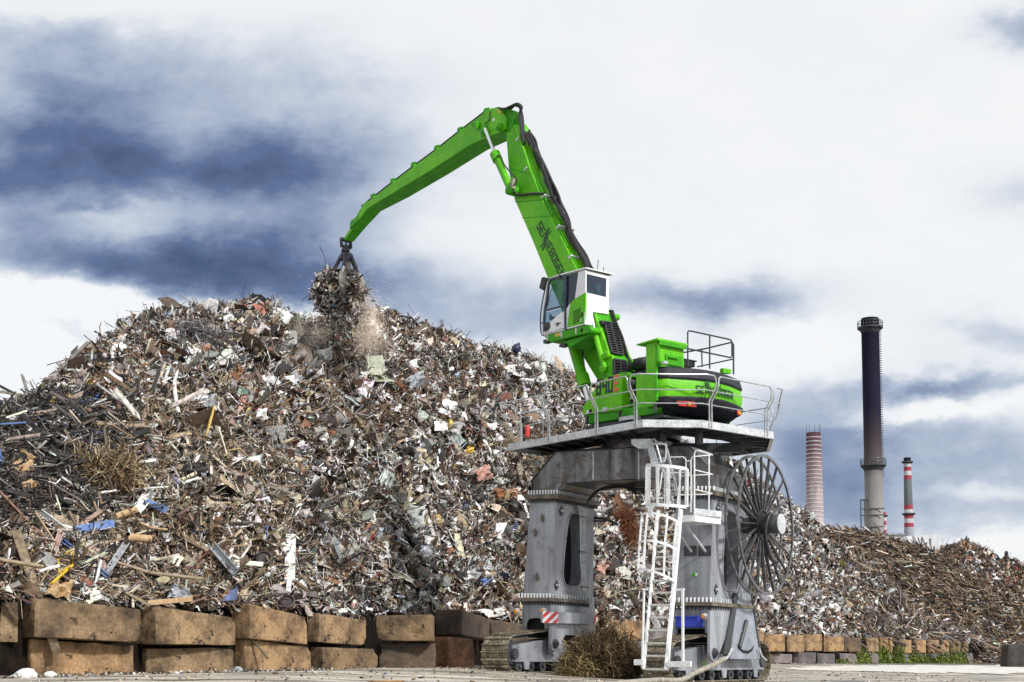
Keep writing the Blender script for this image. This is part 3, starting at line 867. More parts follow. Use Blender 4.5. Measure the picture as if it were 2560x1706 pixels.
def block(front, thick, m, label, group, dist, seed, origin_name="concrete_block"):
    """front: 4 world points (tl, tr, br, bl)"""
    tl, tr, br, bl = [Vector(q) for q in front]
    nx, ny, nd = 14, 6, 5
    ux = (tr - tl).normalized(); nrm = ux.cross(Vector((0, 0, 1))).normalized()   # towards the camera side
    if nrm.y > 0: nrm = -nrm
    back = -nrm * thick
    bm = bmesh.new()
    vs = [tl, tr, br, bl]
    f_ = [bm.verts.new(p) for p in vs]; b_ = [bm.verts.new(p + back) for p in vs]
    bm.faces.new(f_); bm.faces.new(b_[::-1])
    for i in range(4):
        bm.faces.new((f_[i], b_[i], b_[(i + 1) % 4], f_[(i + 1) % 4]))
    bmesh.ops.recalc_face_normals(bm, faces=bm.faces)
    bmesh.ops.bevel(bm, geom=list(bm.edges), offset=.03, segments=2, profile=.6, affect='EDGES')
    bmesh.ops.subdivide_edges(bm, edges=[e for e in bm.edges if e.calc_length() > .3], cuts=10 if dist < 60 else 4, use_grid_fill=True)
    r = random.Random(seed)
    chips = [(vs[r.randrange(4)].lerp(vs[r.randrange(4)], r.random()), r.uniform(.06, .2)) for _ in range(3)]
    mid_ = (tl + br) / 2 + back / 2
    from mathutils import noise as mn
    for v in bm.verts:
        q = v.co * 1.6 + Vector((seed * 3.1, 0, 0))
        v.co += Vector((mn.noise(q), mn.noise(q + Vector((9, 0, 0))), mn.noise(q + Vector((0, 9, 0))))) * .016
        q = v.co * 6
        v.co += Vector((mn.noise(q), mn.noise(q + Vector((9, 0, 0))), mn.noise(q + Vector((0, 9, 0))))) * .012
        for cp, cr_ in chips:
            dd = (v.co - cp).length
            if dd < cr_: v.co += (mid_ - v.co).normalized() * (cr_ - dd) * (.55 + .5 * mn.noise(v.co * 9))
    me = bpy.data.meshes.new(origin_name); bm.to_mesh(me); bm.free()
    me.shade_smooth(); me.set_sharp_from_angle(angle=radians(50))
    me.materials.append(m)
    o = link(origin_name, me)
    return tag(o, label, "concrete block", group)

# near blocks: (xl, y_top_l, y_bot_l, xr, y_top_r, y_bot_r, Yl, Yr, material, label)
GRPN = "large concrete blocks of the near wall"
near = [
 (-210, 1500, 1607, 46, 1505, 1607, 26.3, 27.6, 'b', "top row concrete block cut by the left edge of the photo"),
 (86, 1494, 1592, 352, 1523, 1607, 27.6, 29.3, 'b', "largest top row concrete block, chipped near its left end, second from the left edge"),
 (388, 1516, 1611, 590, 1545, 1613, 30.4, 32.4, 'b', "top row concrete block dotted with small dark pits"),
 (625, 1510, 1597, 768, 1542, 1611, 32.4, 34.2, 'b', "tilted top row concrete block above the scuffed one, next to the pitted one"),
 (798, 1532, 1606, 916, 1552, 1614, 34.8, 36.8, 'b', "squarish top row concrete block just left of the bent rusty pipe gap"),
 (941, 1538, 1602, 1082, 1538, 1603, 38.4, 38.4, 'b', "straight faced top row concrete block above the blackened one"),
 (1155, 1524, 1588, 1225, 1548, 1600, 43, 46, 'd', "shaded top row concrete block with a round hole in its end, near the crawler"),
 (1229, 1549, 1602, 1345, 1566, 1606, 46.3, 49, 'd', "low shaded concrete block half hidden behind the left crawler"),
 (-190, 1612, 1712, 30, 1618, 1694, 26.6, 27.8, 'b', "bottom row concrete block at the left edge above the pale rubble"),
 (76, 1597, 1697, 335, 1615, 1694, 28.0, 29.6, 'b', "longest bottom row concrete block with a chipped right corner"),
 (366, 1622, 1695, 586, 1619, 1688, 30.8, 32.5, 'b', "bottom row concrete block with a scabbed crumbling face"),
 (612, 1597, 1680, 778, 1619, 1678, 32.6, 34.4, 'b', "bottom row concrete block with a clean face and soft top edge"),
 (806, 1618, 1676, 946, 1624, 1677, 34.9, 36.9, 'b', "bottom row concrete block with a dark wet stain along its foot"),
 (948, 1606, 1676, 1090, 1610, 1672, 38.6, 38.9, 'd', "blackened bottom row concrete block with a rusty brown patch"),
 (1120, 1592, 1672, 1186, 1598, 1668, 42, 43, 'r', "broken rough reddish stone block under the end of the near wall"),
 (1408, 1548, 1600, 1500, 1550, 1602, 52.5, 54, 'b', "pale top row concrete block seen behind the tangle, on the left"),
 (1504, 1550, 1602, 1606, 1552, 1603, 54.3, 56, 'b', "pale top row concrete block seen behind the tangle, next to the white ladder"),
 (1408, 1604, 1664, 1606, 1604, 1664, 54, 56.5, 'g', "dark bottom row concrete block behind the tangle and the white ladder"),
 (1612, 1570, 1604, 1690, 1571, 1605, 57, 59, 'g', "grey concrete block seen through the rungs of the white ladder"),
]
blk_r = mat("broken_reddish_stone", (0.10, 0.045, 0.022, 1), (0.27, 0.13, 0.07, 1), 2.0, 0.9, bump=1.0, c3=(0.03, 0.02, 0.015, 1), fine=10)
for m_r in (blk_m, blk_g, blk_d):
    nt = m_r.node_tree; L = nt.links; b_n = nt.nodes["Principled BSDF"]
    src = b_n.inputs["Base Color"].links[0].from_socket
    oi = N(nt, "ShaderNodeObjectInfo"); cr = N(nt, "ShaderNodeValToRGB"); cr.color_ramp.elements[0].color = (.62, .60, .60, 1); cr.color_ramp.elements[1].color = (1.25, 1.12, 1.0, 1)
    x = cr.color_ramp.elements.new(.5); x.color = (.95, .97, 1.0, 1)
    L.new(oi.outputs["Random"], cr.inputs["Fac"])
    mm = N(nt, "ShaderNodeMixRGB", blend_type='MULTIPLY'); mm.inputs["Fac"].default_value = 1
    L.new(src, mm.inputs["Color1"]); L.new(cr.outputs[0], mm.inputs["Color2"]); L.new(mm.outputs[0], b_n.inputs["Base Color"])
BM = {'b': blk_m, 'g': blk_g, 'd': blk_d, 'r': blk_r}
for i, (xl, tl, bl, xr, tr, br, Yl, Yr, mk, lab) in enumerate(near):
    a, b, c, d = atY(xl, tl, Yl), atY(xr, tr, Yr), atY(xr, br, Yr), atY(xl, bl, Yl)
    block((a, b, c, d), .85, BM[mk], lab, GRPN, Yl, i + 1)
# far blocks
fz = lambda x, y: (1860 + x / 3.361, 1260 + y / 3.361)
GRPF = "small blocks of the far wall beside the road"
far_top = [(60, 168, 1062, 1165, "ochre top row block touching the right crawler"), (175, 345, 1092, 1240, "ochre top row block with a blackened left end, second from the crawler"), (362, 505, 1100, 1243, "ochre top row block streaked with orange rust"), (500, 655, 1092, 1235, "tall ochre top row block under the shredded white sheet metal"),
 (672, 845, 1112, 1240, "bright orange brown top row block with a sagging upper edge"), (850, 985, 1120, 1243, "dark brown top row block hung with white wires"), (1030, 1135, 1122, 1243, "top row block beside the hanging yellow ribbon"), (1140, 1250, 1120, 1255, "tilted top row block with grass growing against it"),
 (1300, 1410, 1140, 1255, "top row block under the end of the rusty girder"), (1415, 1530, 1142, 1252, "top row block just right of the rusty girder"), (1540, 1640, 1142, 1250, "orange top row block above the green weeds"), (1645, 1725, 1142, 1253, "narrow top row block, third from the right end"), (1727, 1822, 1148, 1250, "pale top row block, second from the right end"), (1826, 1886, 1150, 1250, "last and smallest top row block at the right end")]
far_bot = [(225, 405, 1260, 1340, "violet grey bottom row block beside the right crawler"), (420, 605, 1246, 1345, "widest violet grey bottom row block"), (618, 765, 1256, 1342, "violet grey bottom row block beside a dark gap"), (805, 948, 1256, 1342, "grey bottom row block with a brownish left edge"), (955, 1130, 1250, 1338, "grey bottom row block left of the first weeds"),
 (1135, 1235, 1256, 1335, "bottom row block mostly hidden by weeds"), (1240, 1385, 1262, 1335, "bottom row block behind the leafy weed"), (1400, 1515, 1258, 1338, "mossy grey bottom row block behind the tallest grass"), (1522, 1618, 1256, 1338, "grey bottom row block between two clumps of grass"), (1625, 1728, 1254, 1335, "small grey bottom row block behind yellowing grass"), (1733, 1825, 1256, 1335, "bottom row block tinged green, second from the right end"), (1830, 1925, 1252, 1340, "brownish grey bottom row block at the right end")]
for row, base_m in ((far_top, 'b'), (far_bot, 'g')):
    for i, (x0, x1, y0, y1, lab) in enumerate(row):
        (pl, yt), (pr, yb) = fz(x0, y0), fz(x1, y1)
        Yl = float(wallY(pl)); Yr = float(wallY(pr)) * .35 + Yl * .65
        if row is far_bot: Yl -= .05
        a = atY(pl, yt, Yl); b = atY(pr, yt + 1.0, Yr); c = atY(pr, yb, Yr); d = atY(pl, yb + .5, Yl)
        block((a, b, c, d), 1.0, BM['d'] if 'dark brown' in lab else BM[base_m], lab, GRPF, Yl, 40 + i + (20 if row is far_bot else 0))
# ------------------------------------------------------------------ material handler: frames of reference
G_ = radians(33)                                  # yaw of the gantry
A_ = Vector((cos(G_), -sin(G_), 0))               # along the portal beam, to the right and closer
B_ = Vector((sin(G_), cos(G_), 0))                # depth of the portal
Z_ = Vector((0, 0, 1))
C0 = Vector((3.45, 37.9, 0))
FP = C0 - B_ * 0.95                               # a point of the front plane
def PF(q, d=0.0):                                 # pixel on the plane parallel to the portal front, d metres behind it
    return hit(q[0], q[1], FP + B_ * d, B_)
def PS(q, a):                                     # pixel on a plane square to the beam, a metres along it
    return hit(q[0], q[1], FP + A_ * a, A_)
def acoord(p): return (Vector(p) - FP).dot(A_)
def bcoord(p): return (Vector(p) - FP).dot(B_)
def gp(a, b, z): 
    q = FP + A_ * a + B_ * b
    return Vector((q.x, q.y, z))

BETA = radians(38)                                # yaw of the upper carriage
UF = Vector((-sin(BETA), cos(BETA), 0))           # forwards (away, to the left)
UR = Vector((cos(BETA), sin(BETA), 0))            # machine's right
def UL(q, off): return hit(q[0], q[1], C0 + UR * off, UR)
def UT(q, t): return hit(q[0], q[1], C0 + UF * t, UF)
def up(t, off, z):
    q = C0 + UF * t + UR * off
    return Vector((q.x, q.y, z))
def tco(p): return (Vector(p) - C0).dot(UF)
def oco(p): return (Vector(p) - C0).dot(UR)

MH = empty("material_handler", (C0.x, C0.y, 0.05))
tag(MH, "bright green scrap handling crane on a tall grey crawler gantry with raised arm holding scrap", "material handler")

# ---- portal beam
w = 2.1
outline = [zM(170, 860), zM(170, 640), zM(510, 235), zM(1300, 190), zM(1850, 178), zL(740, 250), zL(1025, 560), zL(1025, 762)]
inner = [zL(640, 762), zL(640, 720), zL(560, 640), zM(1850, 626), zM(1300, 650), zM(620, 690), zM(545, 795), zM(545, 862)]
pts = [PF(q) for q in outline + inner]
# level the inner right haunch with the left one
b = MB().prism(pts, B_ * w)
beam = b.build("portal_beam", 'beam', MH, bevel=.015)
b = MB()
for i, (x, r) in enumerate([(1065, .018), (1310, .018), (1725, .015)]):
    MB().tube([PF(zM(x, 235), -.01), PF(zM(x, 640), -.01)], r * 1.6, 6).build("stiffener", 'galv', beam)
c = PF(zM(1485, 420), .02)
b = MB()
n = 18
top = PF(zM(1485, 200), .0).z; bot = PF(zM(1485, 640), .0).z
arc = [Vector((c.x, c.y, 0)) + A_ * (.40 * cos(pi * k / n)) - B_ * (.17 * sin(pi * k / n)) for k in range(n + 1)]
b.prism([Vector((p.x, p.y, bot)) for p in arc], Z_ * (top - bot))
b.build("pedestal_bulge", 'beam', beam, smooth=True)
# rim plate running round the beam outline
b = MB()
o2 = [PF(q, -.02) for q in outline[:7]]
for i in range(len(o2) - 1):
    b.tube([o2[i], o2[i + 1]], .018, 6)
for i in range(9, 14): b.tube([PF(inner[i - 8] if i - 8 < 8 else inner[7], -.02), PF(inner[i - 7], -.02)], .014, 6)
b.build("beam_rim", 'steeld', beam)
# mark panel with the white figures on the shaded end of the beam
b = MB()
for (x0, y0, x1, y1) in [(505, 395, 508, 420), (512, 385, 520, 392), (545, 385, 560, 392), (575, 388, 592, 402), (570, 380, 574, 396), (594, 380, 598, 396), (632, 382, 650, 400), (656, 382, 676, 386), (656, 396, 676, 400), (684, 382, 700, 386), (704, 378, 722, 384)]:
    a1 = PF(zL(x0, y0), -.012); a2 = PF(zL(x1, y1), -.012)
    MB().box((a1 + a2) / 2, A_ * max(abs((a2 - a1).dot(A_)) / 2, .01), B_ * .004, Z_ * abs(a1.z - a2.z) / 2).build("stencilled_mark", 'white', beam)
# hoses slung under the beam
b = MB()
for k in range(7):
    s_ = k * 5
    b.tube([PF(zM(980 - s_ * .6, 990 + s_ * .5), .9 + k * .03), PF(zM(1010 + s_, 900), .9), PF(zM(1100 + s_, 810), .9), PF(zM(1230, 745 + s_), .9), PF(zM(1500, 700 + s_ * 1.6), .95), PF(zM(1700, 690 + s_ * 5), 1.0), PF(zM(1860, 700 + s_ * 4), 1.0)], .022, 6, smooth=4)
b.build("hose", 'rubber', beam)

def bolts(b_, p0, p1, n, h, r, updir=Z_):
    for i in range(n):
        p = p0 + (p1 - p0) * (i / (n - 1))
        b_.tube([p, p + updir * h], r, 6)
def bolts_each(par, p0, p1, n, h, r, m):
    for i in range(n):
        p = p0 + (p1 - p0) * (i / (n - 1))
        MB().tube([p, p + Z_ * h], r, 6).build("bolt", m, par)

def portal_leg(name, TL, TR, BL, BR, wtop, wbot, zt, zb, win):
    """tapered box leg: px of the front face corners"""
    ft = [PF(TL), PF(TR)]; fb = [PF(BL, -.02), PF(BR, -.02)]
    L = empty_part = None
    f = [ft[0], ft[1], fb[1], fb[0]]
    t0, t1 = ft; b0, b1 = fb
    back = [t0 + B_ * wtop, t1 + B_ * wtop, b1 + B_ * wbot, b0 + B_ * wbot]
    m_ = MB()
    m_.add(f + back, [(0, 1, 2, 3), (7, 6, 5, 4), (0, 3, 7, 4), (0, 4, 5, 1), (3, 2, 6, 7)])
    # side face with an arched opening: ring of quads between outer rect and oval
    def side_pt(s, t):       # s along depth 0..1, t down 0..1
        p = t1 * (1 - t) + b1 * t
        wd = wtop * (1 - t) + wbot * t
        return p + B_ * wd * s
    n = 32
    inner_ = []; outer_ = []
    s0, s1, u0, u1 = win
    for k in range(n):
        a = 2 * pi * k / n
        cx, sx = cos(a), sin(a)
        # superellipse opening
        e = .45
        ss = (s0 + s1) / 2 + (s1 - s0) / 2 * (abs(cx) ** e) * (1 if cx > 0 else -1)
        tt = (u0 + u1) / 2 + (u1 - u0) / 2 * (abs(sx) ** .75) * (1 if sx > 0 else -1)
        tp = .80 + .36 * (tt - u0) / (u1 - u0)
        ss = (s0 + s1) / 2 + (ss - (s0 + s1) / 2) * tp
        inner_.append(side_pt(ss, tt))
        m = max(abs(cx), abs(sx))
        outer_.append(side_pt(.5 + .5 * cx / m, .5 + .5 * sx / m))
    o = len(m_.v)
    deep = [p - A_ * .35 for p in inner_]
    m_.v += [tuple(p) for p in outer_ + inner_ + deep]
    for k in range(n):
        j = (k + 1) % n
        m_.f.append((o + k, o + j, o + n + j, o + n + k))
        m_.f.append((o + n + k, o + n + j, o + 2 * n + j, o + 2 * n + k))
    lg = m_.build("portal_leg", 'steel', MH, bevel=0, fix=False)
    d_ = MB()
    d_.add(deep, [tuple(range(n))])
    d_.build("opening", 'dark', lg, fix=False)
    r_ = MB()
    ring = [p + A_ * .012 for p in inner_]
    r_.tube(ring + [ring[0]], .022, 5)
    r_.build("opening_rim", 'steel', lg)
    return lg, side_pt, ft, fb

# left leg (front face zM/zG readings), right leg (zL/zF)
lgL, spL, ftL, fbL = portal_leg("l", zM(152, 935), zM(530, 935), zG(668, 612), zG(962, 618), 2.06, 2.45, 0, 0, (.27, .70, .10, .86))
lgR, spR, ftR, fbR = portal_leg("r", zL(600, 830), zL(1025, 835), zF(560, 672), zF(968, 682), 2.1, 2.5, 0, 0, (.31, .74, .10, .86))

def flange_ring(pL, pR, wd, h, over, n_front, n_side, both=True, bolt_z=1):
    """bolted flange plate pair round a leg; pL/pR: front corners"""
    pL = pL - A_ * over - B_ * over; pR = pR + A_ * over - B_ * over
    wd2 = wd + 2 * over
    f = MB()
    f.prism([pL, pR, pR + B_ * wd2, pL + B_ * wd2], Z_ * h)
    o = f.build("flange", 'flange', MH, bevel=.008)
    g = MB(); g2_ = MB()
    ins = .07
    bolts_each(o, pL + (A_ + B_) * ins + Z_ * h, pR + (B_ - A_) * ins + Z_ * h, n_front, .12, .028, 'white')
    bolts(g, pR + (B_ - A_) * ins + Z_ * h, pR - A_ * ins + B_ * (wd2 - ins) + Z_ * h, n_side, .11, .026)
    bolts(g2_, pL + (A_ + B_) * ins, pR + (B_ - A_) * ins, n_front, -.09, .028)
    bolts(g2_, pR + (B_ - A_) * ins, pR - A_ * ins + B_ * (wd2 - ins), n_side, -.09, .028)
    tag(g.build("bolt_row", 'galv', o), kind='stuff'); tag(g2_.build("bolt_row", 'steeld', o), kind='stuff')
    return o
flange_ring(PF(zM(170, 925)), PF(zM(530, 920)), 2.06, .13, .13, 11, 20)
flange_ring(PF(zG(668, 652), -.02), PF(zG(962, 655), -.02), 2.4, .10, .15, 11, 18)
flange_ring(PF(zL(620, 830)), PF(zL(1025, 832)), 2.1, .13, .12, 11, 20)
flange_ring(PF(zF(575, 705), -.02), PF(zF(968, 706), -.02), 2.45, .10, .14, 11, 18)

# lifting lugs on the legs
for sp, ft, fb in ((spL, ftL, fbL), (spR, ftR, fbR)):
    for t in (.10, .86):
        p = sp(.14, t)
        m_ = MB(); m_.prism([p + B_ * .12, p + Z_ * .15, p - B_ * .12, p - Z_ * .15], A_ * .03)
        o = m_.build("lug_plate", 'steeld', MH, bevel=.006)
        e_ = MB(); e_.tube([p + A_ * .03 + B_ * .05, p + A_ * .055 + B_ * .05], .03, 10); e_.tube([p + A_ * .03 - B_ * .05, p + A_ * .055 - B_ * .05], .03, 10)
        e_.build("lug_eye", 'galv', o)
for q in (zM(325, 1195), zM(220, 1405), zG(830, 372)):
    p = PF(q, -.03)
    m_ = MB(); m_.prism([p + A_ * .06, p + Z_ * .12, p - A_ * .05, p - Z_ * .12], -B_ * .05)
    m_.build("lug_plate", 'flange', MH, bevel=.006)
p = PF(zF(795, 348), -.03)
m_ = MB(); m_.lathe(p, -B_, [(.05, 0), (.05, .03), (.03, .035)], 14); m_.build("lug_plate", 'green2', MH)
p = PF(zF(818, 348), -.05)
m_ = MB(); m_.box(p, A_ * .028, B_ * .005, Z_ * .028); m_.build("sticker", 'white', MH)

# pipes down the side of the left leg
b = MB()
zs_ = [zM(845, 1020), zM(870, 1130), zM(880, 1560), zG(1330, 440), zG(1380, 500), zG(1385, 560), zG(1440, 640), zG(1460, 760)]
for k in range(4):
    off = k * .075
    pts = []
    for q in (zM(835, 1010), zM(865, 1080), zM(872, 1180), zM(880, 1560), zG(1322, 200), zG(1345, 480), zG(1358, 530), zG(1415, 620), zG(1435, 760)):
        p = PS(q, acoord(ftL[1]) + .08)
        pts.append(p + B_ * off)
    b.tube(pts, .018, 6)
b.build("pipe_run", 'galv', MH, smooth=True)
b = MB()
for q in (zM(860, 1170), zG(1320, 90), zG(1345, 490)):
    p = PS(q, acoord(ftL[1]) + .07)
    b.box(p + B_ * .12, A_ * .03, B_ * .2, Z_ * .02)
b.build("pipe_clamp", 'steeld', MH)

# pedestals under the legs ---------------------------------
def pedestal(fbp, wd, zbot, crawl_top):
    L0, R0 = fbp
    a0, a1 = acoord(L0), acoord(R0)
    zt = L0.z - .12
    # outline in depth/height plane with the two arched cut-outs of the photo
    pr = [(-.02, zt), (wd, zt), (wd, zbot + 1.15), (wd - .05, zbot + .62), (wd - .55, zbot + .80), (.5 + .75, zbot + 1.02), (.5 + .25, zbot + 1.02), (.38, zbot + .62), (.18, zbot + .42), (0, zbot + .55)]
    m_ = MB()
    m_.prism([gp(a1 + .06, d, z) for d, z in pr], -A_ * .10)
    o = m_.build("pedestal", 'steel', MH, bevel=.01)
    f_ = MB()
    # front plate with arched cut-out over the track
    n = 8
    arch = [(a0 + .12, zbot + 1.18), (a0 + .12, zbot + 1.30)] + [(a0 + .12 + (a1 - a0 - .24) * k / n, zbot + 1.42 + .06 * sin(pi * k / n)) for k in range(1, n)] + [(a1 - .12, zbot + 1.30), (a1 - .12, zbot + 1.18)]
    f_.prism([gp(a, -.06, z) for a, z in [(a0, zbot + 1.18)] + arch + [(a1 - .03, zbot + 1.18), (a1 - .03, zt), (a0, zt)]], B_ * .08)
    f_.prism([gp(a0, 0.05, zbot + 1.18), gp(a0, wd, zbot + 1.18), gp(a0, wd, zt), gp(a0, 0.05, zt)], A_ * .06)
    f_.build("front_plate", 'steel', o, bevel=.008)
    g = MB(); g.box(gp((a0 + a1) / 2, wd / 2, zbot + 1.3), A_ * (a1 - a0) * .42, B_ * wd * .45, Z_ * .35); g.build("inner_web", 'dark', o)
    return o, a0, a1, zt

def ground_at(a, b_):
    p = gp(a, b_, 0); return float(gz(p.x, p.y))
baseL = PF(zG(560, 1465), -1.5).z
pedL, aL0, aL1, ztL = pedestal(fbL, 2.45, PS(zG(560, 1462), acoord(fbL[1]) + .1).z, 0)
pedR, aR0, aR1, ztR = pedestal(fbR, 2.5, PS(zF(900, 1545), acoord(fbR[1]) + .1).z, 0)

# pivot arm with pin on each pedestal
for (q0, q1, q2, a1) in ((zG(985, 935), zG(1000, 1200), zG(925, 1100), aL1), (zF(960, 760), zF(985, 1310), zF(925, 900), aR1)):
    m_ = MB()
    top = PS(q0, a1 + .13); low = PS(q1, a1 + .13)
    pts = [top + B_ * .12, top - B_ * .10]
    for k in range(9):
        an = pi + pi * k / 8
        pts.append(low + Z_ * .16 + B_ * .22 * cos(an) + Z_ * .22 * sin(an))
    m_.prism(pts, A_ * .09)
    o = m_.build("pivot_arm", 'steel', MH, bevel=.012)
    e_ = MB(); e_.lathe(low + Z_ * .16 + A_ * .09, A_, [(.13, 0), (.13, .04), (.09, .05), (.09, .08), (.04, .085), (.04, .12)], 20)
    e_.build("pivot_pin", 'steeld', o, smooth=True)
# working lamps on the pedestals
for q in (zG(905, 760), zG(605, 765), zF(915, 825)):
    p = PF(q, -.15)
    m_ = MB(); m_.lathe(p, -B_, [(.02, -.06), (.085, -.02), (.085, .05), (.07, .06)], 16)
    o = m_.build("work_lamp", 'galv', MH, smooth=True)
    e_ = MB(); e_.lathe(p - B_ * .062 - A_ * .02, -B_, [(.06, 0), (.05, .015)], 14); e_.build("lamp_lens", 'amber', o)

# hazard striped crossbar
zb_ = [PS(zG(1060, 775), aL1 + .22), PS(zG(1465, 795), aL1 + .22)]
m_ = MB()
pl = PS(zG(893, 765), aL1 + .24); pl2 = PS(zG(893, 895), aL1 + .24); pr_ = PS(zG(1500, 795), aL1 + .24); pr2 = PS(zG(1500, 915), aL1 + .24)
hzt = max(pl.z, pr_.z)
m_.prism([pl, pr_, pr2, pl2], -A_ * .07)
bar_o = m_.build("crossbar", 'steel', MH, bevel=.01)
L_ = (pr_ - pl)
def hz_panel(f0, f1, name, stripes):
    wb = MB(); rb = MB()
    dA = A_ * .004
    def P(s, t): return pl + (pr_ - pl) * s + ((pl2 - pl) * (1 - s) + (pr2 - pr_) * s) * t
    wb.prism([P(f0, 0) + A_ * .001, P(f1, 0) + A_ * .001, P(f1, 1) + A_ * .001, P(f0, 1) + A_ * .001], dA)
    o = wb.build(name, 'white', bar_o)
    for s in stripes:   # (x at top, width)
        poly = []
        def clipx(x): return min(max(x, 0), 1)
        # parallelogram leaning right upwards, clipped to the panel
        pts = [(s[0], 0), (s[0] + s[1], 0), (s[0] + s[1] - s[2], 1), (s[0] - s[2], 1)]
        out = []
        for i in range(4):
            (xa, ya), (xb, yb) = pts[i], pts[(i + 1) % 4]
            seg = [(xa, ya), (xb, yb)]
            out.append(seg)
        # clip with Sutherland-Hodgman on 0<=x<=1
        def clip(poly, k, sign):
            res = []
            for i in range(len(poly)):
                a, b2 = poly[i], poly[(i + 1) % len(poly)]
                ia = (a[0] - k) * sign >= 0; ib = (b2[0] - k) * sign >= 0
                if ia: res.append(a)
                if ia != ib:
                    u = (k - a[0]) / (b2[0] - a[0]); res.append((k, a[1] + (b2[1] - a[1]) * u))
            return res
        poly = clip(clip(pts, 0, 1), 1, -1)
        if len(poly) > 2:
            rb.prism([P(f0 + (f1 - f0) * x, y) + A_ * .0065 for x, y in poly], dA)
    rb.build("red_stripe", 'redpaint', o)
hz_panel(0.0, .27, "hazard_panel", [(.22, .28, .75), (.78, .3, .75), (1.35, .25, .75)])
hz_panel(.95, 1.0, "hazard_panel", [(.4, .9, .9)])

# blue crate on the right pedestal bracket
zc = PF(zF(583, 820), -.35); zc2 = PF(zF(843, 946), -.35)
wv = A_ * (zc2 - zc).dot(A_); hh = zc.z - zc2.z
m_ = MB()
base = zc2 - wv
for (o_, v1, v2) in ((base, wv, Z_ * hh),):
    m_.prism([base, base + wv, base + wv + Z_ * hh, base + Z_ * hh], B_ * .02)
    m_.prism([base + B_ * .3, base + wv + B_ * .3, base + wv + B_ * .3 + Z_ * hh, base + B_ * .3 + Z_ * hh], B_ * .02)
    m_.prism([base + B_ * .02, base + B_ * .3, base + B_ * .3 + Z_ * hh, base + B_ * .02 + Z_ * hh], A_ * .02)
    m_.prism([base + wv + B_ * .02, base + wv + B_ * .3, base + wv + B_ * .3 + Z_ * hh, base + wv + B_ * .02 + Z_ * hh], -A_ * .02)
    m_.prism([base + B_ * .02 + A_ * .02, base + wv + B_ * .02 - A_ * .02, base + wv + B_ * .3 - A_ * .02, base + B_ * .3 + A_ * .02], Z_ * .02)
crate = empty("plastic_crate", base)
tag(crate, "blue plastic crate hung on the right gantry leg above its track", "crate")
m_.build("crate_body", 'blue', crate, bevel=.012)
m_ = MB(); m_.prism([base + Z_ * hh - B_ * .02 - A_ * .02, base + wv + Z_ * hh - B_ * .02 + A_ * .02, base + wv + Z_ * hh + B_ * .01 + A_ * .02, base + Z_ * hh + B_ * .01 - A_ * .02], Z_ * -.045)
m_.build("rim", 'blue', crate, bevel=.008)
m_ = MB(); m_.box(base + wv / 2 + B_ * .14 + Z_ * -.02, wv / 2, B_ * .2, Z_ * .015)
m_.build("bracket", 'steeld', MH)

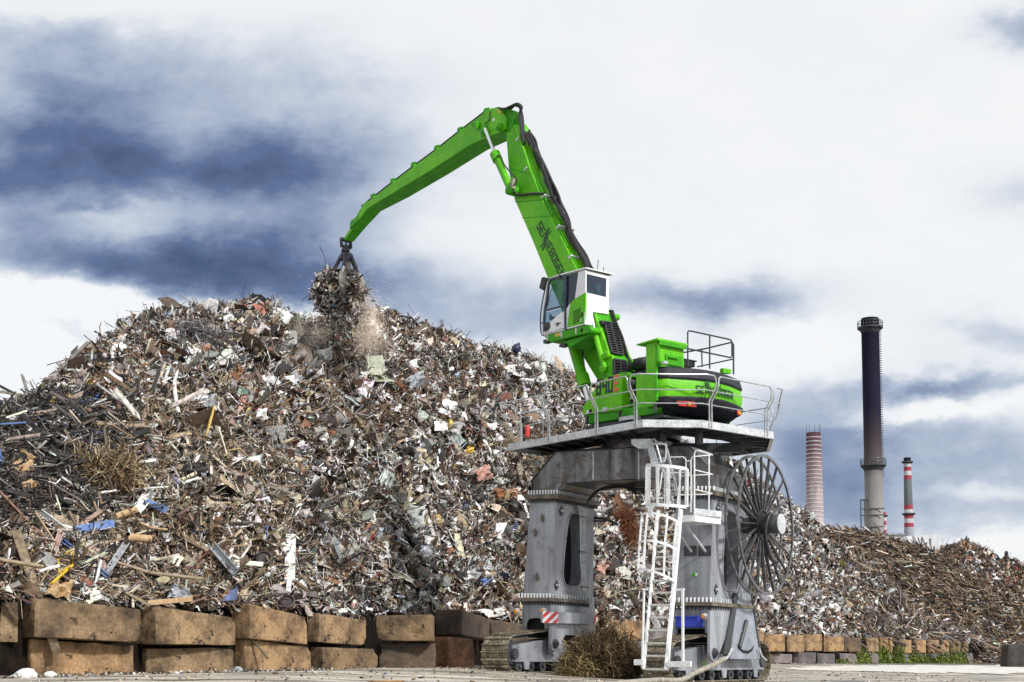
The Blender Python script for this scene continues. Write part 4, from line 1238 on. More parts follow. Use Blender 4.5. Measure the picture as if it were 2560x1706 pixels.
# ---- crawlers
def crawler(a_c, wd, b0, b1, zb, h_front, h_mid, name_lbl):
    """track loop in the depth/height plane, b0 front .. b1 rear"""
    r = h_front / 2
    c0 = (b0 + r, zb + r); c1 = (b1 - r, zb + r)
    path = []
    for k in range(9):
        an = -pi / 2 - pi * k / 8                     # front half circle, bottom to top
        path.append((c0[0] + r * cos(an), c0[1] + r * sin(an)))
    path.append((b0 + (b1 - b0) * .30, zb + h_front + (h_mid - h_front)))
    path.append((b0 + (b1 - b0) * .70, zb + h_front + (h_mid - h_front)))
    for k in range(9):
        an = pi / 2 - pi * k / 8
        path.append((c1[0] + r * cos(an), c1[1] + r * sin(an)))
    P = np.array(path + [path[0]])
    seg = np.linalg.norm(np.diff(P, axis=0), axis=1); cum = np.concatenate([[0], np.cumsum(seg)])
    tot = cum[-1]; ns = int(round(tot / .19)); 
    tr = MB().prism([gp(a_c - wd / 2 + .06, d, z) for d, z in [(path[i][0] * .985 + (b0 + b1) / 2 * .015, path[i][1]) for i in range(len(path))]], A_ * .01)
    root = MB()
    # frame
    zt = zb + h_front * .80
    pr = [(b0 + .42, zb + .30), (b1 - .55, zb + .30), (b1 - .55, zb + .62), (b0 + (b1 - b0) * .62, zb + .66), (b0 + (b1 - b0) * .40, zb + h_mid * .83), (b0 + .42, zb + h_front * .72)]
    root.prism([gp(a_c - wd / 2 + .10, d, z) for d, z in pr], A_ * (wd - .18))
    root.box(gp(a_c + wd / 2 - .07, (b0 + b1) / 2, zb + .31), B_ * ((b1 - b0) / 2 - .45), A_ * .05, Z_ * .03)
    for d in (b0 + 1.0, (b0 + b1) / 2, b1 - 1.1):
        root.prism([gp(a_c + wd / 2 - .04, d - .16, zb + .30), gp(a_c + wd / 2 - .04, d + .16, zb + .30), gp(a_c + wd / 2 - .04, d + .1, zb + .08), gp(a_c + wd / 2 - .04, d - .1, zb + .08)], A_ * .05)
    fr = root.build("crawler", 'steel', MH, bevel=.012)
    # shoes
    sh = MB(); lk = MB(); holes = MB()
    for i in range(ns):
        s = tot * i / ns
        j = min(np.searchsorted(cum, s, side='right') - 1, len(seg) - 1)
        u = (s - cum[j]) / seg[j]
        p = P[j] * (1 - u) + P[j + 1] * u
        dv = (P[j + 1] - P[j]) / seg[j]
        s2 = s + .19
        t = B_ * dv[0] + Z_ * dv[1]
        nn = B_ * -dv[1] + Z_ * dv[0]
        ctr = gp(a_c, p[0], p[1])
        cen = gp(a_c, (b0 + b1) / 2, zb + r)
        if nn.dot(ctr - cen) < 0: nn = -nn
        sh.box(ctr - nn * .012, A_ * wd / 2, t * .088, nn * .014)
        sh.box(ctr + nn * .016 + t * .07, A_ * wd / 2, t * .012, nn * .026)
        lk.box(ctr - nn * .075, A_ * .09, t * .085, nn * .045)
        for sa in (-.17, -.09, .09, .17):
            for st in (-.045, .02):
                holes.lathe(ctr + nn * .003 + A_ * sa + t * st, nn, [(.016, 0), (.016, .004)], 6)
    sh.build("track_shoes", 'shoe', fr, bevel=.006)
    lk.build("track_chain", 'steeld', fr)
    holes.build("shoe_holes", 'dark', fr)
    ro = []
    nrl = 9
    for i in range(nrl):
        d = b0 + .75 + (b1 - b0 - 1.5) * i / (nrl - 1)
        q = MB().lathe(gp(a_c - wd / 2 + .12, d, zb + .17), A_, [(.06, 0), (.13, .0), (.13, wd - .3), (.16, wd - .28), (.16, wd - .2), (.05, wd - .2), (.05, wd - .14)], 14)
        q.build("roller", 'steeld', fr, smooth=True)
    for cc in (c0, c1):
        q = MB().lathe(gp(a_c - wd / 2 + .14, cc[0], cc[1]), A_, [(.1, 0), (r - .13, 0), (r - .13, wd - .32), (r - .2, wd - .32), (r - .22, wd - .26), (.16, wd - .26), (.14, wd - .16), (.04, wd - .16)], 24)
        q.build("idler_wheel", 'steeld', fr, smooth=True)
    return fr
# fit: left
aLc = (aL0 + aL1) / 2
WTR = .80
def fit_crawler(px_corner, px_rear, ac, ybase):
    """b coordinate of the near front corner and the rear"""
    a1 = ac + WTR / 2
    f_ = PS(px_corner, a1); r_ = PS(px_rear, a1)
    return bcoord(f_), bcoord(r_)
bL0, _ = fit_crawler(zG(480, 1300), zG(1500, 1300), aLc, 0)
bR0, bR1 = fit_crawler(zF(525, 1400), zF(1668, 1400), (aR0 + aR1) / 2, 0)
zLb = PS(zG(560, 1462), aLc + WTR / 2).z
zRb = PS(zF(900, 1562), (aR0 + aR1) / 2 + WTR / 2).z
crawler(aLc, WTR, bL0, bL0 + (bR1 - bR0), zLb, 1.0, 1.12, 'l')
crawler((aR0 + aR1) / 2, WTR, bR0, bR1, zRb, 1.02, 1.16, 'r')
print("crawler", bL0, bR0, bR1, zLb, zRb)

# ---- A-shaped plate guard (cable guide) at the rear of the right crawler
ag = (aR0 + aR1) / 2 + WTR / 2 + .22
def PG(x, y, d=0.0): return PS(zF(x, y), ag + d)
m_ = MB(); m_.prism([PG(1305, 555), PG(1440, 560), PG(1560, 1312), PG(1200, 1305)], -A_ * .04)
gd = m_.build("cable_guide", 'guide', MH, bevel=.008)
m_ = MB()
m_.prism([PG(1262, 552), PG(1300, 552), PG(1195, 1250), PG(1132, 1245)], -A_ * .5)
m_.prism([PG(1443, 556, .03), PG(1452, 556, .03), PG(1572, 1312, .03), PG(1558, 1312, .03)], -A_ * .1)
m_.build("side_plate", 'steeld', gd, bevel=.008)
m_ = MB(); m_.tube([PG(1390, 870, .05), PG(1312, 1170, .05)], .055, 10); m_.build("inner_tube", 'steeld', gd, smooth=True)
m_ = MB()
arcp = [PG(1282, 1140, .012), PG(1305, 1195, .012), PG(1350, 1235, .012), PG(1405, 1245, .012), PG(1450, 1215, .012), PG(1478, 1145, .012)]
arc2 = [PG(1282, 1140, .012), PG(1310, 1175, .012), PG(1355, 1205, .012), PG(1405, 1212, .012), PG(1445, 1190, .012), PG(1478, 1145, .012)]
for i in range(5): m_.prism([arcp[i], arcp[i + 1], arc2[i + 1], arc2[i]], A_ * .004)
m_.build("slot", 'dark', gd)
m_ = MB()
for (x, y) in [(1338, 597), (1412, 603), (1345, 697), (1405, 700), (1318, 720), (1437, 770), (1402, 790), (1352, 797), (1310, 802), (1446, 806), (1412, 900), (1343, 895), (1330, 990), (1428, 992), (1268, 1032), (1492, 1034), (1312, 1075), (1450, 1078), (1240, 1105), (1510, 1215), (1230, 1200), (1312, 625)]:
    m_.lathe(PG(x, y, .001), A_, [(.016, 0), (.016, .014), (.008, .018)], 8)
m_.build("bolt_heads", 'galv', gd)
m_ = MB(); m_.tube([PG(1222, 1190, .08), PG(1160, 1300, .12), PG(1085, 1298, .14)], .03, 8, smooth=3)
m_.tube([PG(1530, 1180, .08), PG(1560, 1270, .1), PG(1615, 1322, .1)], .025, 8)
m_.build("guide_handle", 'galv', gd)

# supply cable from the guide along the ground to the bottom of the picture
m_ = MB()
cb = [PG(1140, 1300, .14), PS(zF(1000, 1375), ag + .5), PS(zF(800, 1465), ag + 1.0), PS(zF(640, 1545), ag + 1.4)]
last = cb[-1]
def on_g(px_, Y_): return Vector(((px_ - 1280) / F * Y_, Y_, float(gz((px_ - 1280) / F * Y_, Y_)) + .05))
end = on_g(1640, 29.0); end2 = on_g(1500, 20.0)
m_.tube(cb + [end, end2], .062, 10, smooth=6)
cabo = m_.build("supply_cable", 'hose', None, smooth=True)
tag(cabo, "thick grey supply cable slanting down from the gantry guide onto the ground", "cable")
m_ = MB(); p = PF(zF(907, 1363), 0); p = PS(zF(907, 1363), (aR0 + aR1) / 2 + WTR / 2 + .02)
m_.box(p, B_ * .08, A_ * .004, Z_ * .045); m_.build("sticker", 'green', MH)

# ---- cable reel
RC = gp(acoord(fbR[1]) + .55, 2.1, 0)
# centre from pixels: hub base on plane
ra = 0
for k in range(60):
    a_try = acoord(fbR[1]) + .15 + k * .02
    p = PS((1899, 1313), a_try)
    if abs(bcoord(p) - 2.0) < .06: break
RCc = PS((1899, 1313), a_try)
print('reel', a_try - acoord(fbR[1]), bcoord(RCc), RCc)
Rr = (1490 - 1136) / 2 / (F / RCc.y) 
reel = empty_r = None
m_ = MB()
GAP = .17
def ringm(b_, c, R, wr, th, n=72):
    for k in range(n):
        a0, a1 = 2 * pi * k / n, 2 * pi * (k + 1) / n
        def pt(a, r): return c + B_ * (r * cos(a)) + Z_ * (r * sin(a))
        b_.prism([pt(a0, R), pt(a1, R), pt(a1, R - wr), pt(a0, R - wr)], A_ * th)
def torus(b_, c, R, wr, th, n=96):
    o = len(b_.v)
    for k in range(n):
        a = 2 * pi * k / n
        d = B_ * cos(a) + Z_ * sin(a)
        for (r, t) in ((R, 0), (R, th), (R - wr, th), (R - wr, 0)):
            b_.v.append(tuple(c + d * r + A_ * t))
    for k in range(n):
        j = (k + 1) % n
        for e in range(4):
            b_.f.append((o + k * 4 + e, o + j * 4 + e, o + j * 4 + (e + 1) % 4, o + k * 4 + (e + 1) % 4))
torus(m_, RCc - A_ * GAP, Rr, .075, .045)
torus(m_, RCc + A_ * GAP, Rr, .075, .045)
reel = m_.build("cable_reel", 'reel', MH)
nsp = 21
for k in range(nsp):
    a = 2 * pi * (k + .35) / nsp
    d = B_ * cos(a) + Z_ * sin(a); tdir = B_ * -sin(a) + Z_ * cos(a)
    q = MB()
    for sgn in (-1, 1):
        c1 = RCc + A_ * GAP * sgn
        d2 = (B_ * cos(a + .09 * sgn) + Z_ * sin(a + .09 * sgn))
        q.bar(RCc + A_ * (.05 * sgn) + d * .22, c1 + d2 * (Rr - .03), .07, .026, up=tdir)
    q.build("spoke", 'reel', reel)
q = MB(); q.lathe(RCc - A_ * .45, A_, [(.2, 0), (.25, .2), (.28, .35), (.25, .5), (.25, .55), (.25, 1.0), (.23, 1.05)], 36)
q.build("hub", 'steeld', reel, smooth=True)
q = MB(); q.lathe(RCc + A_ * .60, A_, [(.27, 0), (.27, .03)], 40); q.build("hub_plate", 'galv', reel)
q = MB()
hc = RCc + A_ * .35
hp = [hc + Z_ * .27, hc + Z_ * .22 - B_ * .28 + A_ * .05, hc - B_ * .42 - Z_ * .1, hc - B_ * .40 - Z_ * .5, hc - B_ * .15 - Z_ * .88, hc + B_ * .22 - Z_ * 1.0]
q.tube(hp, .05, 10, smooth=6); q.build("reel_hose", 'rubber', reel, smooth=True)
# winding drum between leg and reel
q = MB(); q.lathe(RCc - A_ * .75, A_, [(.18, 0), (.18, .6)], 20); q.build("axle", 'steeld', reel)
q = MB()
for k in range(24):
    a = 2 * pi * k / 24
torus(q, RCc - A_ * .12, .42, .05, .24)
q.build("wound_cable", 'rubber', reel, smooth=True)
# far side reel seen past the left leg
pp = PF(zM(1010, 1190), 2.5)
q = MB(); q.lathe(pp, A_, [(.05, -.2), (.2, -.1), (.26, 0), (.26, .1), (.1, .12)], 24); o = q.build("rear_winch", 'steeld', MH, smooth=True)
q = MB(); q.tube([pp + A_ * .1, PF(zM(1230, 1200), 2.5), PF(zM(1420, 1290), 2.6)], .045, 8); q.tube([pp + A_ * .1 - Z_ * .1, PF(zM(1250, 1240), 2.5)], .03, 8); q.build("winch_arm", 'steeld', o)
# ------------------------------------------------------------------ ladder and landing
# ladder plane: contains A_ and a line leaning into the portal
q_bl, q_br = zF(222, 1425), zF(480, 1435)
q_tl, q_tr = zL(395, 1000), zL(655, 990)
LD = -2.7
pbl = PF(q_bl, LD)
zb0 = pbl.z
lean = (B_ * .36 + Z_).normalized()
ln = A_.cross(lean).normalized()
def PLd(q, d=0.0): return hit(q[0], q[1], pbl + ln * d, ln)
if ln.y > 0: ln = -ln         # towards the camera
bl, br, tl, tr = PLd(q_bl), PLd(q_br), PLd(q_tl), PLd(q_tr)
m_ = MB()
ext = 0.0
m_.bar(bl, tl, .045, .10, up=ln); m_.bar(br, tr, .075, .12, up=ln)
LDR = m_.build("ladder", 'whitel', MH, bevel=.006)
rungs_y = [1420, 1275, 1135, 995, 855, 715, 578, 443, 308, 172, 42]
for y in rungs_y:
    f_ = (1425 - y) / (1425 + 83.0 * 1.0)
    # place by fraction of the ladder
    s = (1425 - y) * 1.0 / (1425 - (1000 / 4.611 + 1060 - 1360) * 4.532)
    a = bl + (tl - bl) * s; c = br + (tr - br) * s
    r_ = MB(); r_.box((a + c) / 2, (c - a) / 2, ln * .03, Z_ * .016)
    ro = r_.build("rung", 'whitel', LDR)
    h_ = MB()
    for k in range(14):
        p = a + (c - a) * ((k + .7) / 14.4) + ln * .0305
        h_.box(p, A_ * .007, ln * .001, Z_ * .006)
    h_.build("grip_holes", 'dark', ro)
# cage hoops and verticals below the landing
hoopc = []
def hoop(cl, cr, depth, n=12, lift=0.0):
    pts = []
    for k in range(n + 1):
        a = pi * k / n
        u = .5 - .5 * cos(a)
        pts.append(cl + (cr - cl) * u + ln * (depth * sin(a)) + Z_ * lift)
    return pts
for (x0, y0, x1, y1, dp) in [((185), 335, 600, 430, .62)]:
    pass
def hoopF(ql, qr, depth):
    a = PLd(ql); c = PLd(qr)
    return hoop(a, c, depth)
H = [hoopF(zL(225, 1120), zL(640, 1150), .55), hoopF(zL(200, 1440), zL(610, 1460), .55), hoopF(zF(180, 350), zF(590, 440), .55)]
for hp in H:
    q = MB(); 
    for i in range(len(hp) - 1): q.bar(hp[i], hp[i + 1], .012, .06, up=Z_)
    q.build("cage_hoop", 'whitel', LDR)
for k in (1, 3, 5, 7, 9, 11):
    q = MB()
    for i in range(len(H) - 1):
        q.bar(H[i][k], H[i + 1][k], .05, .016, up=ln)
    q.build("cage_bar", 'whitel', LDR)
# upper cage (vertical, above the ladder)
def PU(q, d=-1.1): return PF(q, d)
ut = [PU(zL(280, 490)), PU(zL(725, 520))]; ub = [PU(zL(275, 950)), PU(zL(720, 960))]
lnB = -B_
def hoop2(a, c, depth, n=12):
    return [a + (c - a) * (.5 - .5 * cos(pi * k / n)) + lnB * (depth * sin(pi * k / n)) for k in range(n + 1)]
HU = [hoop2(ut[0], ut[1], .5), hoop2(ub[0], ub[1], .5)]
for hp in HU:
    q = MB()
    for i in range(len(hp) - 1): q.bar(hp[i], hp[i + 1], .012, .08, up=Z_)
    q.build("cage_hoop", 'whitel', LDR)
for k in (0, 2, 4, 6, 8, 10, 12):
    q = MB(); q.bar(HU[0][k], HU[1][k], .045 if k not in (0, 12) else .07, .014 if k not in (0, 12) else .07, up=lnB)
    q.build("cage_bar", 'whitel', LDR)
q = MB()
q.tube([PU(zL(640, 1000)), PU(zL(615, 900)), PU(zL(640, 700)), PU(zL(660, 540)), PU(zL(690, 530)), PU(zL(700, 560)), PU(zL(690, 560))], .02, 8)
q.tube([PU(zL(400, 830)), PU(zL(440, 560)), PU(zL(455, 530)), PU(zL(475, 560)), PU(zL(470, 980))], .02, 8)
q.bar(PU(zL(500, 470)), PU(zL(500, 980)), .05, .05, up=B_); q.bar(PU(zL(380, 470)), PU(zL(385, 940)), .05, .05, up=B_)
q.bar(PU(zL(300, 950)), PU(zL(310, 1080)), .12, .05, up=B_)
q.bar(PU(zL(320, 860)), PU(zL(450, 855)), .04, .03, up=B_)
q.build("handrail", 'whitel', LDR)
# landing platform
lp = [PF(zL(640, 1010), -1.1), PF(zL(1020, 1035), -1.1)]
q = MB()
a0 = PF(zL(660, 1080), -1.05); a1 = PF(zL(1045, 1115), -.05)
land_z = PF(zL(800, 1040), -1.0).z
pA = acoord(PF(zL(660, 1040), -1.1)); pB = acoord(PF(zL(820, 1040), -1.1))
q.prism([gp(pA, -1.1, land_z - .2), gp(pB, -1.1, land_z - .2), gp(pB + .22, -.05, land_z - .2), gp(pA, -.05, land_z - .2)], Z_ * .17)
land = q.build("landing", 'whitel', MH, bevel=.008)
q = MB(); q.prism([gp(pB - .01, -1.15, land_z - .03), gp(pB + .25, -.1, land_z - .03), gp(pB + .25, -.1, land_z + .13), gp(pB - .01, -1.15, land_z + .13)], A_ * .012)
q.build("kick_plate", 'galv', land)
q = MB()
q.bar(PF(zL(700, 1150), -1.0), PF(zL(940, 1475), -.02), .05, .05, up=B_)
q.bar(PF(zL(672, 1310), -.5), PF(zL(775, 1475), -.02), .05, .05, up=B_)
q.build("brace", 'galv', land)
q = MB()
for (x, y) in ((930, 1465), (765, 1465)):
    q.box(PF(zL(x, y), -.015), A_ * .2 * .9, B_ * .012, Z_ * .13)
q.build("foot_plate", 'steeld', land, bevel=.005)
# landing railing
q = MB()
TR = -1.0
rp = [PF(zL(812, 1030), TR), PF(zL(812, 340), TR), PF(zL(830, 310), TR), PF(zL(860, 308), TR), PF(zL(1018, 358), TR + .7)]
q.tube(rp, .02, 8)
q.tube([PF(zL(978, 1060), TR + .6), PF(zL(980, 350), TR + .6)], .02, 8)
q.tube([PF(zL(812, 530), TR), PF(zL(1018, 582), TR + .7)], .017, 8)
q.tube([PF(zL(812, 755), TR), PF(zL(1018, 805), TR + .7)], .017, 8)
q.tube([PF(zL(772, 1020), TR), PF(zL(772, 420), TR), PF(zL(790, 380), TR), PF(zL(1000, 360), TR + .3)], .017, 8)
q.tube([PF(zL(525, 565), TR), PF(zL(750, 565), TR), PF(zL(780, 600), TR), PF(zL(780, 900), TR), PF(zL(750, 948), TR), PF(zL(525, 950), TR)], .017, 8)
q.tube([PF(zL(650, 600), TR), PF(zL(1000, 585), TR + .3)], .015, 8)
q.tube([PF(zL(650, 820), TR), PF(zL(1000, 812), TR + .3)], .015, 8)
q.tube([PF(zL(538, 385), TR), PF(zL(680, 380), TR), PF(zL(712, 410), TR), PF(zL(715, 520), TR)], .015, 8)
q.tube([PF(zL(715, 430), TR), PF(zL(775, 425), TR)], .015, 8)
q.build("landing_railing", 'whitel', land)
# lower handrail frames of the ladder
q = MB()
def PH(x, y, d=-2.72): return PF(zF(x, y), d)
q.bar(PH(665, 510), PH(668, 1345), .055, .055, up=B_); q.bar(PH(582, 525), PH(682, 515), .055, .05, up=Z_)
q.bar(PH(228, 515), PH(205, 1400), .04, .05, up=B_); q.bar(PH(205, 515), PH(270, 515), .045, .04, up=Z_)
q.build("ladder_rail_frame", 'whitel', LDR, bevel=.005)
q = MB()
q.bar(PH(495, 1365), PH(762, 1365), .07, .14, up=Z_); q.bar(PH(118, 1342), PH(222, 1342), .07, .14, up=Z_)
q.build("ladder_foot", 'whitel', LDR, bevel=.006)

# ---- upper ladder from the platform
q = MB()
UD = -.9
q.prism([PF(zL(82, 175), UD), PF(zL(310, 170), UD), PF(zL(320, 215), UD), PF(zL(270, 285), UD), PF(zL(160, 285), UD), PF(zL(82, 235), UD)], B_ * .12)
ul = q.build("upper_ladder", 'galv', MH, bevel=.008)
q = MB()
s1 = [PF(zL(300, 285), UD), PF(zL(345, 460), UD + .1)]
q.bar(PF(zL(300, 220), UD), PF(zL(352, 455), UD), .17, .06, up=B_)
q.bar(PF(zL(478, 215), UD + .1), PF(zL(625, 830), UD + .4), .05, .04, up=B_)
q.bar(PF(zL(365, 190), UD + .1), PF(zL(570, 940), UD + .4), .05, .06, up=B_)
q.build("stringer", 'galv', ul)
for (x0, y0, x1, y1) in [(360, 310, 450, 340), (395, 400, 470, 420), (420, 500, 510, 520), (450, 590, 540, 615), (480, 690, 570, 720), (510, 790, 600, 830), (350, 215, 430, 240)]:
    q = MB(); q.box((PF(zL(x0, y0), UD + .2) + PF(zL(x1, y1), UD + .2)) / 2, (PF(zL(x1, y0), UD + .2) - PF(zL(x0, y0), UD + .2)) / 2, B_ * .06, Z_ * .05)
    q.build("step", 'steel', ul)
q = MB(); q.tube([PF(zL(275, 235), UD - .1), PF(zL(440, 228), UD - .1), PF(zL(480, 245), UD - .1), PF(zL(485, 270), UD - .1), PF(zL(480, 400), UD - .1), PF(zL(460, 440), UD - .1), PF(zL(330, 458), UD - .1)], .022, 8)
q.tube([PF(zL(370, 230), UD - .1), PF(zL(430, 445), UD - .1)], .02, 8)
q.tube([PF(zL(320, 190), UD), PF(zL(350, 175), UD), PF(zL(370, 200), UD + .05)], .02, 8)
q.build("ladder_handrail", 'galv', ul)

# ------------------------------------------------------------------ pedestal ring and gallery
ZP = 6.55
q = MB(); q.lathe((C0.x, C0.y, 0), Z_, [(.78, beam_top := PF(zM(1300, 190)).z - .12), (.78, ZP - .42), (.95, ZP - .40), (.95, ZP - .15), (.7, ZP - .14)], 40)
q.build("slewing_pedestal", 'beam', MH, smooth=True)
q = MB(); q.lathe((C0.x, C0.y, 0), Z_, [(1.15, ZP - .14), (1.15, ZP + .12)], 48)
q.build("slewing_ring", 'grille', MH)

def PZ(q, z=ZP): return atZ(q[0], q[1], z)
outer = [PZ(zB(92, 963)), PZ(zN(720, 1222)), PZ(zN(1445, 1228)), PZ(zL(1722, 92))]
D_ = outer[3]
E_ = PZ((1923, 1113)); G2 = PZ((1788, 1131))
I_ = PZ((1730, 1114))
outer += [E_, G2]
print('gallery', [tuple(round(c, 2) for c in p) for p in outer])
# inner edge points matching outer ones
def lerp(a, b, t): return a + (b - a) * t
inA = outer[0] + UR * 1.35 + UF * .15
inB = outer[1] + UR * 1.2 + UF * 1.0
inC = outer[2] + UF * 1.25 - UR * .0
inD = outer[3] - UR * .95 + UF * 1.0
inE = E_ - UR * .95 - UF * .2
inG = G2 - UR * .7 - UF * .75
inner2 = [inA, inB, inC, inD, inE, inG]
q = MB(); H_ = .10
for i in range(5):
    q.prism([outer[i], outer[i + 1], inner2[i + 1], inner2[i]], Z_ * -.05)
gal = q.build("gallery", 'steeld', MH)
q = MB()
for i in range(5):
    a, b_ = outer[i], outer[i + 1]
    d = (b_ - a).normalized(); nrm = d.cross(Z_)
    q.prism([a + nrm * .012, b_ + nrm * .012, b_ + nrm * .012 - Z_ * .19, a + nrm * .012 - Z_ * .19], -nrm * .012)
    q.prism([a - Z_ * .178, b_ - Z_ * .178, b_ - nrm * .08 - Z_ * .178, a - nrm * .08 - Z_ * .178], -Z_ * .012)
q.prism([outer[0] + UF * .012, inner2[0] + UF * .012, inner2[0] + UF * .012 - Z_ * .19, outer[0] + UF * .012 - Z_ * .19], -UF * .012)
q.build("fascia", 'galv', gal)
q = MB()
for i in range(5):
    a, b_ = inner2[i], inner2[i + 1]
    d = (b_ - a).normalized(); nrm = d.cross(Z_)
    q.prism([a, b_, b_ - Z_ * .2, a - Z_ * .2], nrm * .01)
# ribs
for i in range(5):
    n = max(2, int((outer[i + 1] - outer[i]).length / .55))
    for k in range(1, n):
        a = lerp(outer[i], outer[i + 1], k / n); b_ = lerp(inner2[i], inner2[i + 1], k / n)
        q.bar(a - Z_ * .12, b_ - Z_ * .12, .04, .12)
q.build("under_frame", 'steeld', gal)
# grating bars under the deck
q = MB()
for i in range(5):
    for k in range(1, 12):
        a = lerp(outer[i], inner2[i], k / 12); b_ = lerp(outer[i + 1], inner2[i + 1], k / 12)
        q.bar(a - Z_ * .062, b_ - Z_ * .062, .03, .02)
q.build("grating", 'steel', gal)
# carrier beams from the pedestal to the gallery
q = MB()
for tgt in (inA * .4 + inB * .6, inB * .3 + inC * .7, inD * .5 + inE * .5, inG, inA * .85 + inB * .15):
    c = Vector((C0.x, C0.y, ZP - .3)); t = Vector((tgt.x, tgt.y, ZP - .3))
    d = (t - c).normalized()
    q.bar(c + d * .7, t + d * .1, .16, .26)
    q.build("carrier_beam", 'steeld', gal); q = MB()
# bracket column at the right
pc = PZ(zL(865, 240), ZP - .5)
q = MB(); q.lathe(pc, Z_, [(.11, 0), (.11, .42)], 16)
q.bar(pc + Z_ * .4 - A_ * .2, pc + Z_ * .4 + A_ * .2, .1, .1); q.build("swivel_joint", 'steeld', gal, smooth=True)

# railings ------------------------------------------------
def rail_panel(pts, outs, name="railing", m='rail', h=1.12, base=None, kink=.24, r=.021, heights=(.42, .74, 1.12)):
    """pts: base points along the deck edge (first and last carry posts), outs: outward directions at each"""
    q = MB()
    def prof(p, o, hh):
        # offset outwards with height
        if hh < .50: k = 0
        elif hh < .85: k = kink * (hh - .5) / .35
        else: k = kink
        return p + Z_ * hh + o * k
    n = len(pts)
    top = [prof(p, o, h) for p, o in zip(pts, outs)]
    # post - curved corner - top rail - curved corner - post as one tube
    path = []
    a, b_ = pts[0], pts[-1]
    d0 = (pts[1] - pts[0]).normalized(); d1 = (pts[-1] - pts[-2]).normalized()
    def post(p, o, d, sgn):
        return [p - Z_ * .16, p + Z_ * .5, prof(p, o, .6), prof(p, o, .82), prof(p, o, .95), prof(p, o, h - .06) + d * .015 * sgn, prof(p, o, h) + d * .07 * sgn]
    P0_ = post(a, outs[0], d0, 1); P1_ = post(b_, outs[-1], d1, -1)[::-1]
    q.tube(P0_ + top[1:-1] + P1_, r, 8)
    for hh in heights[:-1]:
        row = [prof(p, o, hh) for p, o in zip(pts, outs)]
        q.tube(row, r * .72, 6)
    o_ = q.build(name, m, MH, smooth=True)
    return o_
nL = -UR; nR = -UF
def seg_out(i):
    d = (outer[i + 1] - outer[i]).normalized(); return d.cross(Z_)
o0, o1, o2_, o3 = seg_out(0), seg_out(1), seg_out(2), seg_out(3)
if o0.dot(nL) < 0: o0, o1, o2_, o3 = -o0, -o1, -o2_, -o3
def on0(x, y): # px on seg 0 by fraction of x
    p = PZ(zB(x, y)); a, b_ = outer[0], outer[1]; d = (b_ - a).normalized()
    # fraction from pixel x
    lo, hi = 0.0, (b_ - a).length
    tx = zB(x, y)[0]
    for _ in range(40):
        mid = (lo + hi) / 2
        if proj(a + d * mid)[0] < tx: lo = mid
        else: hi = mid
    return a + d * lo + o0 * .03
def onseg(i, px_, o):
    a, b_ = outer[i], outer[i + 1]; d = (b_ - a).normalized(); lo, hi = 0.0, (b_ - a).length
    inc = proj(b_)[0] > proj(a)[0]
    for _ in range(40):
        mid = (lo + hi) / 2
        if (proj(a + d * mid)[0] < px_) == inc: lo = mid
        else: hi = mid
    return a + d * lo + o * .03
X = lambda x: zB(x, 0)[0]
rail_panel([outer[0] + UR * .5, outer[0] + o0 * .03, on0(408, 0)], [o0, o0, o0])
rail_panel([on0(420, 0), on0(775, 0)], [o0, o0])
rail_panel([on0(792, 0), on0(1078, 0)], [o0, o0])
cm = (o0 + o1).normalized()
cr_ = (o1 + o2_).normalized()
rail_panel([onseg(0, X(1096), o0), outer[1] + cm * .03, outer[2] + cr_ * .03, onseg(2, X(1645), o2_)], [o0, cm, cr_, o2_])
rail_panel([onseg(2, X(1664), o2_), onseg(2, X(2076), o2_)], [o2_, o2_])
rail_panel([onseg(2, X(2096), o2_), outer[3] + (o2_ + o3).normalized() * .03, lerp(outer[3], outer[4], .97) + o3 * .03], [o2_, (o2_ + o3).normalized(), o3])
rail_panel([lerp(outer[4], outer[5], .04), lerp(outer[4], outer[5], .97)], [-UR * -1, UR])
# inner left rail gate seen through
q = MB()
ia = outer[0] + UR * .25 + UF * .0
q.tube([outer[0] + UR * .35 - UF * .15, outer[0] + UR * .35 - UF * .15 + Z_ * .95, outer[0] + UR * 1.0 - UF * .15 + Z_ * .98, outer[0] + UR * 1.15 - UF * .15 + Z_ * .85, outer[0] + UR * 1.15 - UF * .15], .02, 8)
q.build("railing", 'rail', MH, smooth=True)

# fire extinguisher on the gallery
pe = PZ(zB(243, 905))
fx = empty("fire_extinguisher", pe); tag(fx, "small red fire extinguisher standing at the left end of the crane gallery", "fire extinguisher")
s = (F / pe.y)
q = MB(); q.lathe(pe, Z_, [(.06, 0), (.065, .02), (.065, .24), (.05, .30), (.02, .33)], 18); q.build("cylinder", 'redpaint', fx, smooth=True)
q = MB(); q.lathe(pe + Z_ * .33, Z_, [(.025, 0), (.03, .05)], 10); q.bar(pe + Z_ * .38, pe + Z_ * .40 + UR * .12, .03, .02); q.tube([pe + Z_ * .36, pe + Z_ * .3 - UR * .13, pe + Z_ * .1 - UR * .12], .012, 6, smooth=3); q.build("valve", 'rubber', fx)
